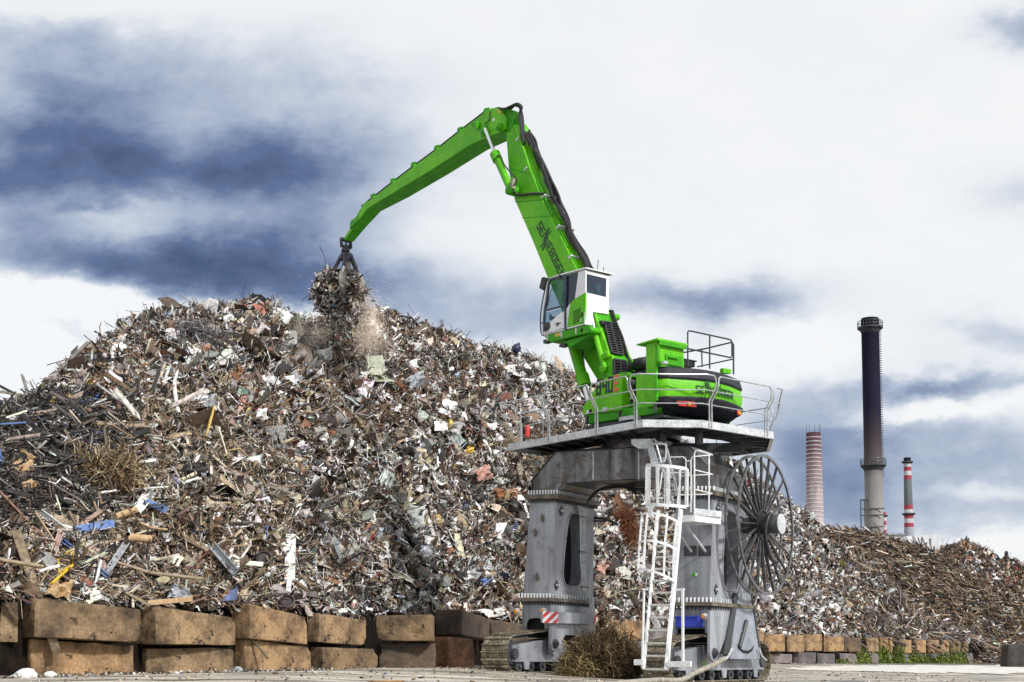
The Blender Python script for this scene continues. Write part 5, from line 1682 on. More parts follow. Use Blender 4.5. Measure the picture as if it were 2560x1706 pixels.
# ------------------------------------------------------------------ block lettering
def letter(ch):
    """non-overlapping quads in a 1 x 1.45 box, stroke .24"""
    s = .25; W = 1.0; Hh = 1.45; m0 = (Hh - s) / 2; m1 = m0 + s
    R = lambda x0, y0, x1, y1: [(x0, y0), (x1, y0), (x1, y1), (x0, y1)]
    q = []
    if ch == 'S': q = [R(0, Hh - s, W, Hh), R(0, m1, s, Hh - s), R(0, m0, W, m1), R(W - s, s, W, m0), R(0, 0, W, s)]
    if ch == 'E': q = [R(0, 0, s, Hh), R(s, Hh - s, W, Hh), R(s, m0, W * .92, m1), R(s, 0, W, s)]
    if ch == 'B': q = [R(0, 0, s, Hh), R(s, Hh - s, W - .05, Hh), R(s, m0, W - .05, m1), R(s, 0, W - .05, s), R(W - s, m1, W - .02, Hh - s), R(W - s, s, W, m0)]
    if ch == '8': q = [R(0, 0, s, m0), R(0.06, m1, s, Hh - s), R(0.06, Hh - s, W - .06, Hh), R(0, m0, W, m1), R(0, 0 - 0, W, s) if False else R(s, 0, W - s, s), R(W - s, m1, W - .06, Hh - s), R(W - s, 0, W, m0)]
    if ch == '4': q = [R(0, m0, s, Hh), R(s, m0, W - s, m1), R(W - s, 0, W, Hh * .82)]
    if ch in 'O0': q = [R(0, 0, s, Hh), R(s, Hh - s, W - s, Hh), R(s, 0, W - s, s), R(W - s, 0, W, Hh)]
    if ch == 'G': q = [R(0, 0, s, Hh), R(s, Hh - s, W, Hh), R(s, 0, W, s), R(W - s, s, W, m1), R(W * .5, m0, W - s, m1)]
    if ch == 'N': q = [R(0, 0, s, Hh), R(W - s, 0, W, Hh), [(s, Hh), (s, Hh - .5), (W - s, 0), (W - s, .5)]]
    return q

def lettering(text, P, name, m, parent, u, v, hgt, nrm, adv=1.22, thick=.006, slant=0.0, bigN=None):
    """P origin (baseline left), u along, v up"""
    k = hgt / 1.45; x = 0.0
    out = []
    for i, ch in enumerate(text):
        q = MB()
        sc, dy, dx = 1.0, 0.0, 0.0
        if bigN and i in bigN: sc, dy, dx = bigN[i]
        for quad in letter(ch):
            pts = []
            for (a, b) in quad:
                xx = x + a * (1.0) + dx + b * sc * slant; yy_ = b * sc + dy
                pts.append(P(xx * k, yy_ * k))
            q.prism(pts, nrm * thick)
        out.append(q.build(name, m, parent))
        x += adv
    return out

# ------------------------------------------------------------------ upper carriage
LOFF = -1.45
def UQ(x, y, off=LOFF): return UL(zN(x, y), off)
# chassis skirt
q = MB()
zt_s = UQ(600, 1110).z; zb_s = UQ(600, 1200).z
t_fr = tco(UQ(-5, 1200)); t_bk = tco(UQ(925, 1080))
q.prism([p + UR * .06 for p in [UQ(-25, 1150), UQ(-5, 1140), UQ(905, 1040), UQ(912, 1080), UQ(860, 1145), UQ(25, 1275)]], UR * 2.7)

ch_ = q.build("chassis", 'green2', MH, bevel=.02)
q = MB(); 
p0, p1, p2, p3 = UQ(-30, 1285), UQ(430, 1195), UQ(880, 1130), UQ(1000, 1160)
q.prism([UQ(0, 1300, -1.3), UQ(900, 1140, -1.3), UQ(985, 1165, -1.3), UQ(985, 1195, -1.3), UQ(0, 1335, -1.3)], UR * 2.4)
q.build("bed_plate", 'steeld', ch_, bevel=.01)
q = MB()
a, b_ = UQ(425, 1195, -1.55), UQ(615, 1165, -1.55)
q.prism([a, b_, b_ - Z_ * .1, a - Z_ * .1], UR * .25); q.build("step", 'galv', ch_)
for (x, y) in ((437, 1140), (875, 1060), (38, 1210)):
    q = MB(); p = UQ(x, y, -1.52); q.box(p - Z_ * .06, UF * .03, UR * .03, Z_ * .1); q.box(p + Z_ * .05, UF * .07, UR * .03, Z_ * .012); q.build("tie_lug", 'steeld', ch_, bevel=.004)
# 840E side panel
q = MB()
pts = [UQ(-25, 1080), UQ(0, 1040), UQ(165, 790), UQ(240, 715), UQ(370, 672), UQ(440, 655), UQ(470, 655), UQ(462, 790), UQ(458, 1108), UQ(-5, 1165), UQ(-25, 1150)]
q.prism(pts, UR * .85)
pan = q.build("side_housing", 'green', MH, bevel=.035)
q = MB(); q.prism([UQ(222, 745, LOFF - .004), UQ(455, 712, LOFF - .004), UQ(455, 708, LOFF - .004), UQ(222, 741, LOFF - .004)], UR * .002)
lb = UQ(147, 930, LOFF - .006); lu = UQ(352, 895, LOFF - .006)
udir = (UQ(425, 884, LOFF) - UQ(147, 930, LOFF)); ulen = udir.length; udir.normalize()
hgt = .43
wd_ = ulen / (4 * 1.22 - .22) / (hgt / 1.45)
def P840(x, y): return lb + Vector((udir.x, udir.y, 0)).normalized() * (x * wd_) + Z_ * (y + x * wd_ * 0.0)
lettering("840", P840, "lettering", 'letterk', pan, None, None, hgt, UR * -1, slant=.08)
k_ = hgt / 1.45
q = MB()
for quad in letter('E'):
    q.prism([P840((3 * 1.22 + a + b2 * .08) * k_, b2 * k_) for a, b2 in quad], UR * -.006)
q.build("lettering", 'pinkred', pan)
q = MB(); p = UQ(255, 1100, LOFF - .005); q.box(p, UF * .1, UR * .01, Z_ * .06); q.build("door_latch", 'galv', pan, bevel=.02)
q = MB(); p = UQ(42, 1130, LOFF - .003); q.box(p, UF * .05, UR * .003, Z_ * .05); q.build("sticker", 'white', pan)
q = MB(); q.lathe(UQ(80, 1125, LOFF - .001), -UR, [(.07, 0), (.07, .004)], 16); q.build("fuel_cap", 'dark', pan)
# engine bay
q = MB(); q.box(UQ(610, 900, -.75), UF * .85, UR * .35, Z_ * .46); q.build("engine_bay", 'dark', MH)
q = MB(); q.prism([UQ(650, 730, -1.1), UQ(750, 715, -1.1), UQ(750, 1060, -1.1), UQ(650, 1080, -1.1)], UR * .3); q.build("inner_panel", 'green2', MH)
q = MB(); q.prism([UQ(465, 655, -1.3), UQ(505, 650, -1.3), UQ(505, 680, -1.3), UQ(495, 1100, -1.3), UQ(462, 1108, -1.3)], UR * .05); q.build("bay_door_edge", 'steeld', MH)
q = MB(); q.prism([UQ(510, 650, -1.2), UQ(755, 672, -1.2), UQ(755, 712, -1.2), UQ(600, 705, -1.2), UQ(510, 690, -1.2)], UR * 1.0); q.build("deck_cover", 'green', MH, bevel=.015)
q = MB()
for k in range(10):
    x = 505 + (k % 5) * 28; y = 760 + (k // 5) * 180 + rng.uniform(-20, 20)
    q = MB(); q.box(UQ(x, y, -1.12), UF * rng.uniform(.03, .09), UR * .05, Z_ * rng.uniform(.04, .14)); q.build("pump_part", ['galv', 'steeld', 'green2', 'steel'][k % 4], MH, bevel=.01)
for k in range(5):
    q = MB(); x = 500 + k * 30
    q.tube([UQ(x, 700 + k * 10, -1.12), UQ(x + 15, 800, -1.2), UQ(x - 10 + k * 9, 950, -1.15), UQ(x + 30, 1060, -1.12)], .022, 6, smooth=4); q.build("hydraulic_hose", 'rubber', MH, smooth=True)
q = MB(); q.lathe(UQ(615, 1050, -1.15), UR, [(.05, 0), (.14, .02), (.14, .2), (.05, .3)], 14); q.build("pump", 'green2', MH)
# exhaust and hose clutter ahead of the cabinet
for k, (x, y, r) in enumerate([(585, 600, .14), (620, 580, .14), (660, 590, .12), (700, 600, .10)]):
    q = MB(); p = UQ(x, y, -.4)
    q.tube([p + UF * (.22 * cos(a)) + Z_ * (.2 * sin(a)) for a in np.linspace(-.5, 3.7, 12)], .035, 8); q.build("hose_loop", 'rubber', MH, smooth=True)
q = MB(); p = UQ(690, 545, -.5); q.lathe(p - UF * .35, UF, [(.05, 0), (.17, .1), (.19, .4), (.12, .6)], 16); q.build("air_filter", 'grille', MH, smooth=True)
q = MB()
p0 = UQ(540, 655, -.6); p1 = UQ(750, 660, -.6)
q.prism([p0, p1, p1 + Z_ * .10, p0 + Z_ * .04], UR * .5); q.build("machine_top", 'grille', MH, bevel=.03)

# tall cabinet
cA = UQ(762, 285, LOFF); cB = UQ(880, 255, LOFF)
t1c, t0c = tco(UQ(758, 500, LOFF)), tco(UQ(893, 500, LOFF))
zlo = UQ(880, 1050, LOFF).z; zhi = UQ(885, 262, LOFF).z
cw = oco(UT(zN(1225, 400), t0c)) - LOFF
q = MB(); q.prism([up(t0c, LOFF, zlo), up(t1c, LOFF, zlo), up(t1c, LOFF, zhi), up(t0c, LOFF, zhi)], UR * cw)
cab_o = q.build("filter_cabinet", 'green', MH, bevel=.015)
q = MB(); q.prism([up(t0c - .1, LOFF - .07, zhi), up(t1c + .28, LOFF - .07, zhi), up(t1c + .28, LOFF - .07, zhi + .035), up(t0c - .1, LOFF - .07, zhi + .06)], UR * (cw + .12))
q.build("cabinet_roof", 'green', cab_o, bevel=.008)
q = MB(); q.prism([up(t0c - .1, LOFF + .0, zhi - .10), up(t0c - .07, LOFF + .0, zhi - .10), up(t0c - .07, LOFF + .0, zhi), up(t0c - .1, LOFF + .0, zhi)], UR * cw); q.build("roof_lip", 'green2', cab_o)
q = MB(); q.tube([UT(zN(910, 300), t0c - .03), UT(zN(912, 530), t0c - .03), UT(zN(890, 600), t0c - .03), UT(zN(895, 990), t0c - .06)], .045, 8); q.build("drain_pipe", 'green2', cab_o, smooth=True)
q = MB(); a = UT(zN(1045, 452), t0c - .1); b_ = UT(zN(1165, 470), t0c - .1); q.prism([a, b_, b_ + UF * .1 + Z_ * .03, a + UF * .1 + Z_ * .03], -Z_ * .02); q.box((UT(zN(1050, 500), t0c - .02) + UT(zN(1150, 500), t0c - .02)) / 2, UR * .30, UF * .02, Z_ * .13); q.build("vent_hood", 'green2', cab_o)
q = MB(); p = UT(zN(985, 525), t0c - .25); q.tube([p - UR * .05, p + UR * .07], .05, 12); q.build("rear_camera", 'galv', cab_o)
q = MB(); q.prism([UT(zN(925, 500), t0c - .2), UT(zN(1010, 525), t0c - .2), UT(zN(1010, 545), t0c - .2), UT(zN(945, 545), t0c - .2)], UF * .15); q.build("camera_bracket", 'green2', cab_o)
q = MB(); 
for (x, y) in ((880, 300),):
    q.prism([UQ(878, 285, LOFF - .004), UQ(881, 285, LOFF - .004), UQ(881, 985, LOFF - .004), UQ(878, 985, LOFF - .004)], UR * .002)
q.build("door_gap", 'dark', cab_o)

# counterweight: lofted curved tail
RO = 1.52
def tail_pts(inset=0.0, bulge=0.34, tb=None):
    """plan outline from the front left round the tail to the front right"""
    tl = t0c - .02
    tR = tco(UL(zN(1990, 800), 1.5)) + .0
    base_t = tco(UT(zN(990, 800), 0)) 
    out = []
    tc_ = CWT + inset
    n = 20
    out.append((tl, -RO + inset)); out.append((tc_ + .28, -RO + inset))
    for k in range(5):
        a = k / 4 * pi / 2
        out.append((tc_ + .28 - .28 * sin(a) , -RO + inset + .22 * (1 - cos(a))))
    for k in range(1, n):
        s = k / n; o = -RO + inset + .22 + (2 * RO - 2 * inset - .44) * s
        out.append((tc_ - bulge * sin(pi * s), o))
    for k in range(5):
        a = pi / 2 - k / 4 * pi / 2
        out.append((tc_ + .28 - .28 * sin(a), RO - inset - .22 * (1 - cos(a))))
    out.append((tc_ + .28, RO - inset)); out.append((tl, RO - inset))
    return out
# tail position: the left rear corner column sits at px of zN x=1000
lo, hi = -4.0, -1.0
tx = zN(1015, 0)[0]
for _ in range(40):
    mid = (lo + hi) / 2
    if proj(up(mid, -RO + .1, 7.5))[0] > tx: lo = mid
    else: hi = mid
CWT = lo
zc_t = UT(zN(1030, 548), CWT).z; zc_b = UT(zN(1100, 1140), CWT).z
zc_t = 0.5 * (zc_t + UT(zN(1930, 700), CWT - .1).z)
print('tail', CWT, zc_t, zc_b, t0c, t1c, cw)
def loft(layers, name, m, parent, bev=0):
    """layers: (z, inset, bulge, zslope)"""
    b = MB(); n = None
    rows = []
    for (z, ins, bu, dz) in layers:
        r = tail_pts(ins, bu)
        rows.append([up(t, o, z + dz * (1 - ((o / RO) ** 2))) for t, o in r])
    n = len(rows[0])
    for r in rows: b.v += [tuple(p) for p in r]
    for i in range(len(rows) - 1):
        for k in range(n - 1):
            b.f.append((i * n + k, i * n + k + 1, (i + 1) * n + k + 1, (i + 1) * n + k))
        b.f.append((i * n + n - 1, i * n, (i + 1) * n, (i + 1) * n + n - 1))
    b.f.append(tuple(range(n))); b.f.append(tuple((len(rows) - 1) * n + k for k in range(n)))
    return b.build(name, m, parent, smooth=True)
Ht = zc_t - zc_b
zc_b += .06; Ht -= .06; zA1 = zc_b + Ht * .30; zA2 = zc_t - Ht * .27
cwt = loft([(zA1 - .1, .05, .30, 0), (zA1, .03, .33, 0), ((zA1 + zA2) / 2, .0, .36, 0), (zA2, .035, .34, .0), (zA2 + .08, .05, .32, 0)], "counterweight", 'green', MH)
loft([(zc_b - .02, .38, .22, 0), (zc_b + .05, .20, .26, 0), (zc_b + .17, .03, .32, 0), (zA1 - .04, -.012, .35, .05), (zA1, .0, .34, .05)], "bumper", 'plastic', cwt)
loft([(zA2 - .03, .02, .35, -.0), (zA2 + .02, .0, .36, 0), (zc_t - .06, .05, .31, .0), (zc_t, .12, .26, .0)], "tail_cap", 'plastic', cwt)
def tail_surface(o, z, out=.02):
    t = CWT - .35 * sin(pi * (o + RO - .22) / (2 * RO - .44))
    return up(t - out, o, z)
# tail lamps
for (ql, qr) in ((zN(1110, 1040), zN(1290, 1055)), (zN(1922, 1170), zN(1998, 1205))):
    p = UT(ql, CWT); p2 = UT(qr, CWT)
    o1, o2 = oco(p), oco(p2)
    if o2 > 1: o1, o2 = .98, 1.27
    zz = (p.z + p2.z) / 2
    zz = zA1 - .17
    q = MB(); pts = [tail_surface(o1, zz + .07), tail_surface(o2 - .06, zz + .07), tail_surface(o2, zz - .07), tail_surface(o1 + .06, zz - .06)]
    q.prism(pts, UF * .05); lm = q.build("tail_lamp", 'red', cwt, bevel=.012)
    q = MB(); c_ = tail_surface((o1 * .4 + o2 * .6), zz, .03); q.lathe(c_, -UF, [(.055, -.02), (.05, .01), (.02, .02)], 14); q.build("lamp_lens", 'amber', lm, smooth=True)
# tail lettering
oL = oco(UT(zN(1385, 860), CWT - .3)); oR_ = oco(UT(zN(1868, 950), CWT - .35))
zL_ = UT(zN(1385, 888), CWT - .33).z
n_ch = 10
kk = (oR_ - oL) / (10 * 1.22 - .22)
hgt = .20
def PT(x, y): 
    o = oL + x / (hgt / 1.45) * kk
    return tail_surface(o, zL_ + y, .012)
lettering("SENNEBOGEN", PT, "lettering", 'letter', cwt, None, None, hgt, -UF, bigN={2: (1.7, 0.05, .0), 3: (1.7, -1.0, .0)})
q = MB()
for dx in (0, .07, .14): q.box(tail_surface(oco(UT(zN(1625, 810), CWT - .35)) + dx, UT(zN(1640, 815), CWT - .35).z), UR * .012, UF * .004, Z_ * .05)
q.build("vent_mark", 'letter', cwt)
# engine deck behind the cabinet
q = MB(); q.prism([up(t0c + .9, LOFF + .1, zlo), up(CWT + .3, LOFF + .1, zlo), up(CWT + .3, LOFF + .1, zc_t - .05), up(t0c + .9, LOFF + .1, zc_t - .1)], UR * 2.8)
dk = q.build("engine_cover", 'green', MH, bevel=.02)
q = MB(); a = UT(zN(1225, 470), CWT + .9); b_ = UT(zN(1385, 500), CWT + .9)
q.prism([a, b_, UT(zN(1385, 515), CWT + .9), UT(zN(1225, 488), CWT + .9)], UF * .5)
q.prism([UT(zN(1225, 488), CWT + .92), UT(zN(1360, 512), CWT + .92), UT(zN(1360, 580), CWT + .92), UT(zN(1225, 560), CWT + .92)], UF * .45); q.build("cooler_box", 'plastic', MH, bevel=.01)
q = MB(); q.prism([UT(zN(1705, 590), CWT + .15), UT(zN(1820, 610), CWT + .15), UT(zN(1818, 618), CWT + .15), UT(zN(1805, 618), CWT + .15), UT(zN(1803, 660), CWT + .15), UT(zN(1705, 650), CWT + .15)], UF * .12); q.build("filler_cover", 'green', MH, bevel=.006)
# roof railing (dark)
T1 = CWT + .35
def RT(x, y, t=None): return UT(zN(x, y), T1 if t is None else t)
q = MB()
q.tube([RT(1272, 565), RT(1270, 160), RT(1278, 138), RT(1300, 135), RT(1780, 240), RT(1805, 252), RT(1812, 275), RT(1812, 440), RT(1805, 460), RT(1790, 462), RT(1280, 355)], .022, 8)
q.tube([RT(1540, 190), RT(1540, 600)], .022, 8)
q.tube([RT(1832, 300), RT(1832, 668)], .024, 8)
ofr = oco(RT(1832, 300))
def RS(x, y): return UL(zN(x, y), ofr)
q.tube([RS(1832, 480), RT(1390, 575, T1 + 2.0)], .02, 8)
q.tube([RT(1812, 275), RT(1500, 350, T1 + 1.2), RT(1225, 400, T1 + 2.0)], .022, 8)
q.tube([RT(1442, 355, T1 + 1.4), RT(1447, 580, T1 + 1.4)], .02, 8)
q.tube([RT(1816, 285), RT(1820, 290), RT(1826, 400)], .03, 6)
q.build("roof_railing", 'raild', MH, smooth=True)

# ------------------------------------------------------------------ boom
BW = .62
BOFF = -.38
def BL(px_, off=BOFF): return UL(px_, off)
zD_ = zD
side = [(1262, 308), (1277, 300), (1290, 318), (1326, 424), (1360, 509), (1440, 668), (1500, 800), (1542, 905), (1556, 960), (1500, 965), (1494, 952), (1445, 873), (1369, 696), (1330, 600), (1286, 500), (1272, 430)]
q = MB(); q.prism([BL(p) for p in side], UR * BW)
boom = q.build("boom", 'green', MH, bevel=.03)
# seams, brackets and the square bracing line
q = MB()
for a, b_ in (((1270, 420), (1325, 435)), ((1287, 505), (1358, 500)), ((1305, 545), (1376, 540)), ((1395, 720), (1460, 712))):
    q.bar(BL(a, BOFF - .004), BL(b_, BOFF - .004), .02, .01, up=UR)
for b_ in ():
    pass
q.build("weld_seam", 'green2', boom)
bd = (BL((1440, 668)) - BL((1326, 424))).normalized()
# raised hose tray along the back
for (a, b_) in (((1340, 455), (1378, 540)), ((1384, 556), (1416, 620)), ((1424, 635), (1448, 690))):
    q = MB(); A0, A1 = BL(a, BOFF + .03), BL(b_, BOFF + .03)
    nb = bd.cross(UR); 
    if nb.dot(UF) > 0: nb = -nb
    q.prism([A0, A1, A1 + nb * .07, A0 + nb * .07], UR * .04); q.build("hose_tray", 'green2', boom)
# lettering down the boom
oL_ = BL(zD(1897, 1070), BOFF - .006); oE = BL(zD(2085, 1480), BOFF - .006)
ud = (oE - oL_); ul_ = ud.length; ud.normalize(); vd = ud.cross(UR)
if vd.dot(BL(zD(1945, 1035)) - BL(zD(1897, 1070))) < 0: vd = -vd
hgt = abs((BL(zD(1948, 1040)) - BL(zD(1900, 1075))).dot(vd)) * 1.0
ks = ul_ / 9.4 / 1.22 * 1.0
def PB_(x, y): return oL_ + ud * (x / (hgt / 1.45) * ks) + vd * y
lettering("SENNEBOGEN", PB_, "lettering", 'letter', boom, None, None, hgt, -UR, bigN={2: (1.55, .1, .05), 3: (1.55, -.95, -.05)})
print('letters', hgt, ul_)

# knuckle of the boom head
HP = BL(zD(1630, 240), BOFF)   # knuckle pivot region
q = MB(); c_ = UL(zD(1655, 205), BOFF - .02); q.lathe(c_, UR, [(.05, 0), (.36, 0.0), (.36, BW * .62), (.05, BW * .62)], 28)
q.prism([UL(p, BOFF + .0) for p in (zD(1650, 130), zD(1690, 170), zD(1690, 260), zD(1680, 300), zD(1640, 250))], UR * BW * .7)
q.build("boom_head", 'green2', boom, smooth=True)
# ------------------------------------------------------------------ stick
SOFF = BOFF - .12
SW = BW + .10
st = [zD(1530, 98), zD(1600, 105), zD(1650, 180), zD(1640, 270), zD(1590, 305), zD(1500, 335), zD(1360, 400), zD(1050, 600), zD(720, 800), zD(520, 920), zD(430, 1040), zD(335, 1180), zD(325, 1160), zD(372, 1085), zD(378, 1030), zD(415, 995), zD(495, 868), zD(530, 858), zD(720, 710), zD(890, 580), zD(1080, 440), zD(1270, 290), zD(1480, 130)]
TIP = UL(zD(335, 1170), SOFF); ROOT = UL(zD(1560, 200), SOFF); LST = (TIP - ROOT).length
def SWt(p):
    k = min(max((Vector(p) - ROOT).dot((TIP - ROOT).normalized()) / LST, 0), 1)
    return SW * (1 - .12 * k) if k < .72 else SW * (.914 - (k - .72) / .28 * .42)
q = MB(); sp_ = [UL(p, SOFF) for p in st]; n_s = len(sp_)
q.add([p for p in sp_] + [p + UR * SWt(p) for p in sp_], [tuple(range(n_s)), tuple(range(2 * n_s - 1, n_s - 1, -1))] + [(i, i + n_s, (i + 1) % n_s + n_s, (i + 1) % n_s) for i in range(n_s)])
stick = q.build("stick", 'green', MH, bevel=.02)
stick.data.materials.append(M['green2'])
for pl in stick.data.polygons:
    if len(pl.vertices) == 4 and pl.normal.z < -.35: pl.material_index = 1  # downward faces get the darker green: underside shade painted in
q = MB()
for (x, y) in ((1490, 122), (1275, 278), (1085, 425), (895, 562), (725, 695), (563, 820)):
    q = MB(); p = UL(zD(x, y), SOFF + .1); q.box(p, UF * .08, UR * .05, Z_ * .07); q.tube([p - UF * .14 + Z_ * .05, p + UF * .14 + Z_ * .02], .03, 8); q.build("pipe_bracket", 'green2', stick)
q = MB()
for k in range(3):
    q.tube([UL(zD(x, y - 3), SOFF + .22 + .13 * k) for x, y in ((1590, 100), (1480, 128), (1270, 288), (1080, 438), (890, 578), (720, 708), (530, 855), (470, 905))], .026, 8)
    
q.build("pipe_run", 'grille', stick)
q = MB(); p = UL(zD(1550, 195), SOFF - .004); q.prism([UL(zD(1538, 188), SOFF - .004), UL(zD(1557, 180), SOFF - .004), UL(zD(1559, 203), SOFF - .004), UL(zD(1538, 210), SOFF - .004)], -UR * .004); q.build("sticker", 'white', stick)
q = MB(); q.prism([UL(zD(1575, 115), SOFF - .004), UL(zD(1590, 108), SOFF - .004), UL(zD(1612, 135), SOFF - .004), UL(zD(1600, 152), SOFF - .004)], -UR * .004); q.build("sticker", 'yellow', stick)
for (x, y, r) in ((1480, 285, .17), (1605, 255, .12), (1422, 240, .11)):
    q = MB(); q.lathe(UL(zD(x, y), SOFF), -UR, [(r, 0), (r, .08), (r * .7, .1), (r * .3, .14)], 20); q.build("pin_boss", 'green2', stick, smooth=True)
q = MB(); q.prism([UL(zD(1395, 215), SOFF - .05), UL(zD(1432, 228), SOFF - .05), UL(zD(1425, 270), SOFF - .05), UL(zD(1392, 255), SOFF - .05)], -UR * .12); q.build("bracket_plate", 'green2', stick)
q = MB(); q.tube([UL(zD(1518, 125), SOFF - .02), UL(zD(1512, 195), SOFF - .04), UL(zD(1480, 230), SOFF - .05), UL(zD(1490, 255), SOFF - .08)], .018, 6, smooth=4)
q.build("grease_line", 'rubber', stick)
# panel lines on the stick and small tip details
q = MB()
for a, b_ in ((zD(462, 925), zD(430, 1010)), (zD(430, 1010), zD(385, 1065)), (zD(378, 1068), zD(425, 1050)), (zD(1440, 345), zD(1590, 250))):
    q.bar(UL(a, SOFF - .003), UL(b_, SOFF - .003), .022, .008, up=UR)
q.build("weld_seam", 'green2', stick)
q = MB(); q.prism([UL(zD(372, 1085), SOFF - .05), UL(zD(378, 1025), SOFF - .05), UL(zD(430, 985), SOFF - .05), UL(zD(440, 1010), SOFF - .05), UL(zD(395, 1068), SOFF - .05)], UR * .1); q.build("tip_gusset", 'green2', stick, bevel=.01)
pu = UL(zD(420, 1120), SOFF + SW * .5)
q = MB(); q.box(pu, UF * .13, UR * .06, Z_ * .05); q.lathe(UL(zD(410, 1110), SOFF + .25), -Z_, [(.08, 0), (.08, .1), (.05, .14)], 12); q.build("tip_lamp", 'green', stick, bevel=.008)

# stick cylinder (left side, from the boom)
cof = SOFF - .14
p_top = UL(zD(1480, 270), cof); p_mid = UL(zD(1560, 475), cof); p_low = UL(zD(1690, 770), cof)
q = MB(); q.tube([p_top, p_mid], .055, 14); q.build("piston_rod", 'chrome', MH, smooth=True)
q = MB(); dd = (p_low - p_mid).normalized()
q.tube([p_mid, p_low], .115, 18); q.tube([p_mid - dd * .02, p_mid + dd * .28], .16, 18); cy = q.build("stick_cylinder", 'green', MH, smooth=True)
q = MB(); q.lathe(p_low + UR * .1, -UR, [(.16, -.1), (.16, .2), (.1, .24)], 18); q.build("pin_boss", 'green2', cy, smooth=True)
q = MB(); q.tube([p_mid + dd * .2 - UR * .1, UL(zD(1600, 490), cof - .1), UL(zD(1640, 570), cof - .1), UL(zD(1700, 640), cof - .1), UL(zD(1735, 680), cof - .1), UL(zD(1715, 740), cof)], .022, 8, smooth=5)
q.tube([UL(zD(1695, 700), cof), UL(zD(1712, 780), cof), UL(zD(1760, 810), BOFF - .1), UL(zD(1860, 800), BOFF - .08), UL(zD(1960, 800), BOFF - .03)], .04, 10, smooth=5)
q.build("hydraulic_hose", 'rubber', cy, smooth=True)
q = MB(); p = UL(zD(1705, 720), cof - .05); q.box(p, UF * .06, UR * .06, Z_ * .16); q.build("hose_valve", 'grab', cy, bevel=.015)

# hoses up the back of the boom and round the head
OFFH = BOFF + BW * .5
hp_ = [(1470, 700), (1440, 640), (1412, 590), (1395, 545), (1372, 495), (1350, 440), (1330, 400), (1312, 360), (1298, 330)]
for k in range(11):
    off = BOFF + .12 + (k % 6) * .085
    q = MB()
    pts = []
    for j, (x, y) in enumerate(hp_):
        jx = 10 + (k // 6) * 5 + rng.uniform(-6, 9); jy = rng.uniform(-5, 5)
        pts.append(UL((x + jx - 12 * (j > 6) * 0 + (k % 6) * 1.5, y + jy), off - .0))
    q.tube(pts, .036, 6, smooth=4)
    q.build("hydraulic_hose", 'rubber', boom, smooth=True)
for k in range(6):
    off = SOFF - .05 + k * .08
    q = MB()
    e = rng.uniform(-6, 6)
    pts = [UL(zD(x + e, y + e * .7), off) for x, y in ((1790, 380), (1765 + k * 5, 260), (1755 + k * 5, 150), (1775 - k * 4, 90), (1740 - k * 5, 60 + k * 4), (1690, 78 + k * 5), (1640, 100 + k * 3), (1590, 100))]
    q.tube(pts, .034, 6, smooth=5)
    q.build("hydraulic_hose", 'rubber', boom, smooth=True)
for k, pts in enumerate([[(2020, 850), (2080, 930), (2130, 1000), (2150, 1050), (2140, 1080)], [(1790, 290), (1800, 340), (1810, 380), (1790, 400)], [(2000, 830), (2040, 820), (2045, 850), (2020, 880)], [(1720, 250), (1720, 300), (1745, 370), (1780, 470), (1850, 600)]]):
    q = MB(); q.tube([UL(zD(x, y), BOFF + .05) for x, y in pts], .022, 6, smooth=5); q.build("hydraulic_hose", 'rubber', boom, smooth=True)
for (x, y) in ((1850, 615), (1995, 835), (2115, 1085), (2215, 1330), (1785, 370)):
    q = MB(); p = UL(zD(x + 20, y), BOFF + BW * .45); q.box(p, bd * .03, UR * (BW * .5), bd.cross(UR) * .075); q.build("hose_clamp", 'galv', boom, bevel=.008)

# boom cylinders at the foot
cof2 = BOFF - .28
a_, b_ = UL(zA(725, 850), cof2), UL(zA(830, 1215), cof2)
q = MB(); q.tube([a_ + (a_ - b_) * .15, b_], .155, 20); q.tube([b_ - (b_ - a_).normalized() * .35, b_], .19, 20); bc = q.build("boom_cylinder", 'green', MH, smooth=True)
q = MB(); q.tube([b_, UL(zA(870, 1370), cof2)], .085, 16); q.build("piston_rod", 'chrome', bc, smooth=True)
q = MB(); q.tube([UL(zA(800, 820), cof2 + .2), UL(zA(812, 950), cof2 + .2), UL(zA(830, 1090), cof2 + .2), UL(zA(855, 1180), cof2)], .03, 8, smooth=4); q.build("hydraulic_hose", 'rubber', bc, smooth=True)
a2, b2 = a_ + UR * 1.15, b_ + UR * 1.15
q = MB(); q.tube([a2, b2], .155, 20); q.build("boom_cylinder", 'green', MH, smooth=True)

# cab riser arm with its grilles
AO = -1.15
def RA(x, y, off=AO): return UL(zA(x, y), off)
q = MB()
q.prism([RA(860, 500), RA(905, 495), RA(940, 600), RA(1000, 760), RA(1060, 910), RA(1085, 945), RA(1090, 1120), RA(1035, 1130), RA(1005, 1045), RA(985, 980), RA(935, 800), RA(880, 620)], UR * .12)
rs = q.build("riser_arm", 'green', MH, bevel=.02)
q = MB()
q.prism([p + UR * .12 for p in (RA(905, 500), RA(925, 560), RA(1050, 900), RA(1085, 945), RA(1085, 1110), RA(1060, 1110), RA(950, 760))], UR * .56)
q.build("arm_web", 'green2', rs, bevel=.01)
q = MB(); q.prism([p + UR * .68 for p in (RA(900, 500), RA(935, 560), RA(1066, 905), RA(1098, 945), RA(1098, 1110), RA(1050, 1110), RA(935, 760))], UR * .07)
q.build("arm_cheek", 'green', rs, bevel=.02)
q = MB(); q.tube([RA(885, 525, AO - .05), RA(885, 525, AO) + UR * 1.0], .09, 16); q.build("cross_tube", 'green', rs, smooth=True)
q = MB(); q.tube([RA(885, 525, AO - .06), RA(940, 790, AO - .06)], .045, 12); q.build("piston_rod", 'chrome', rs, smooth=True)
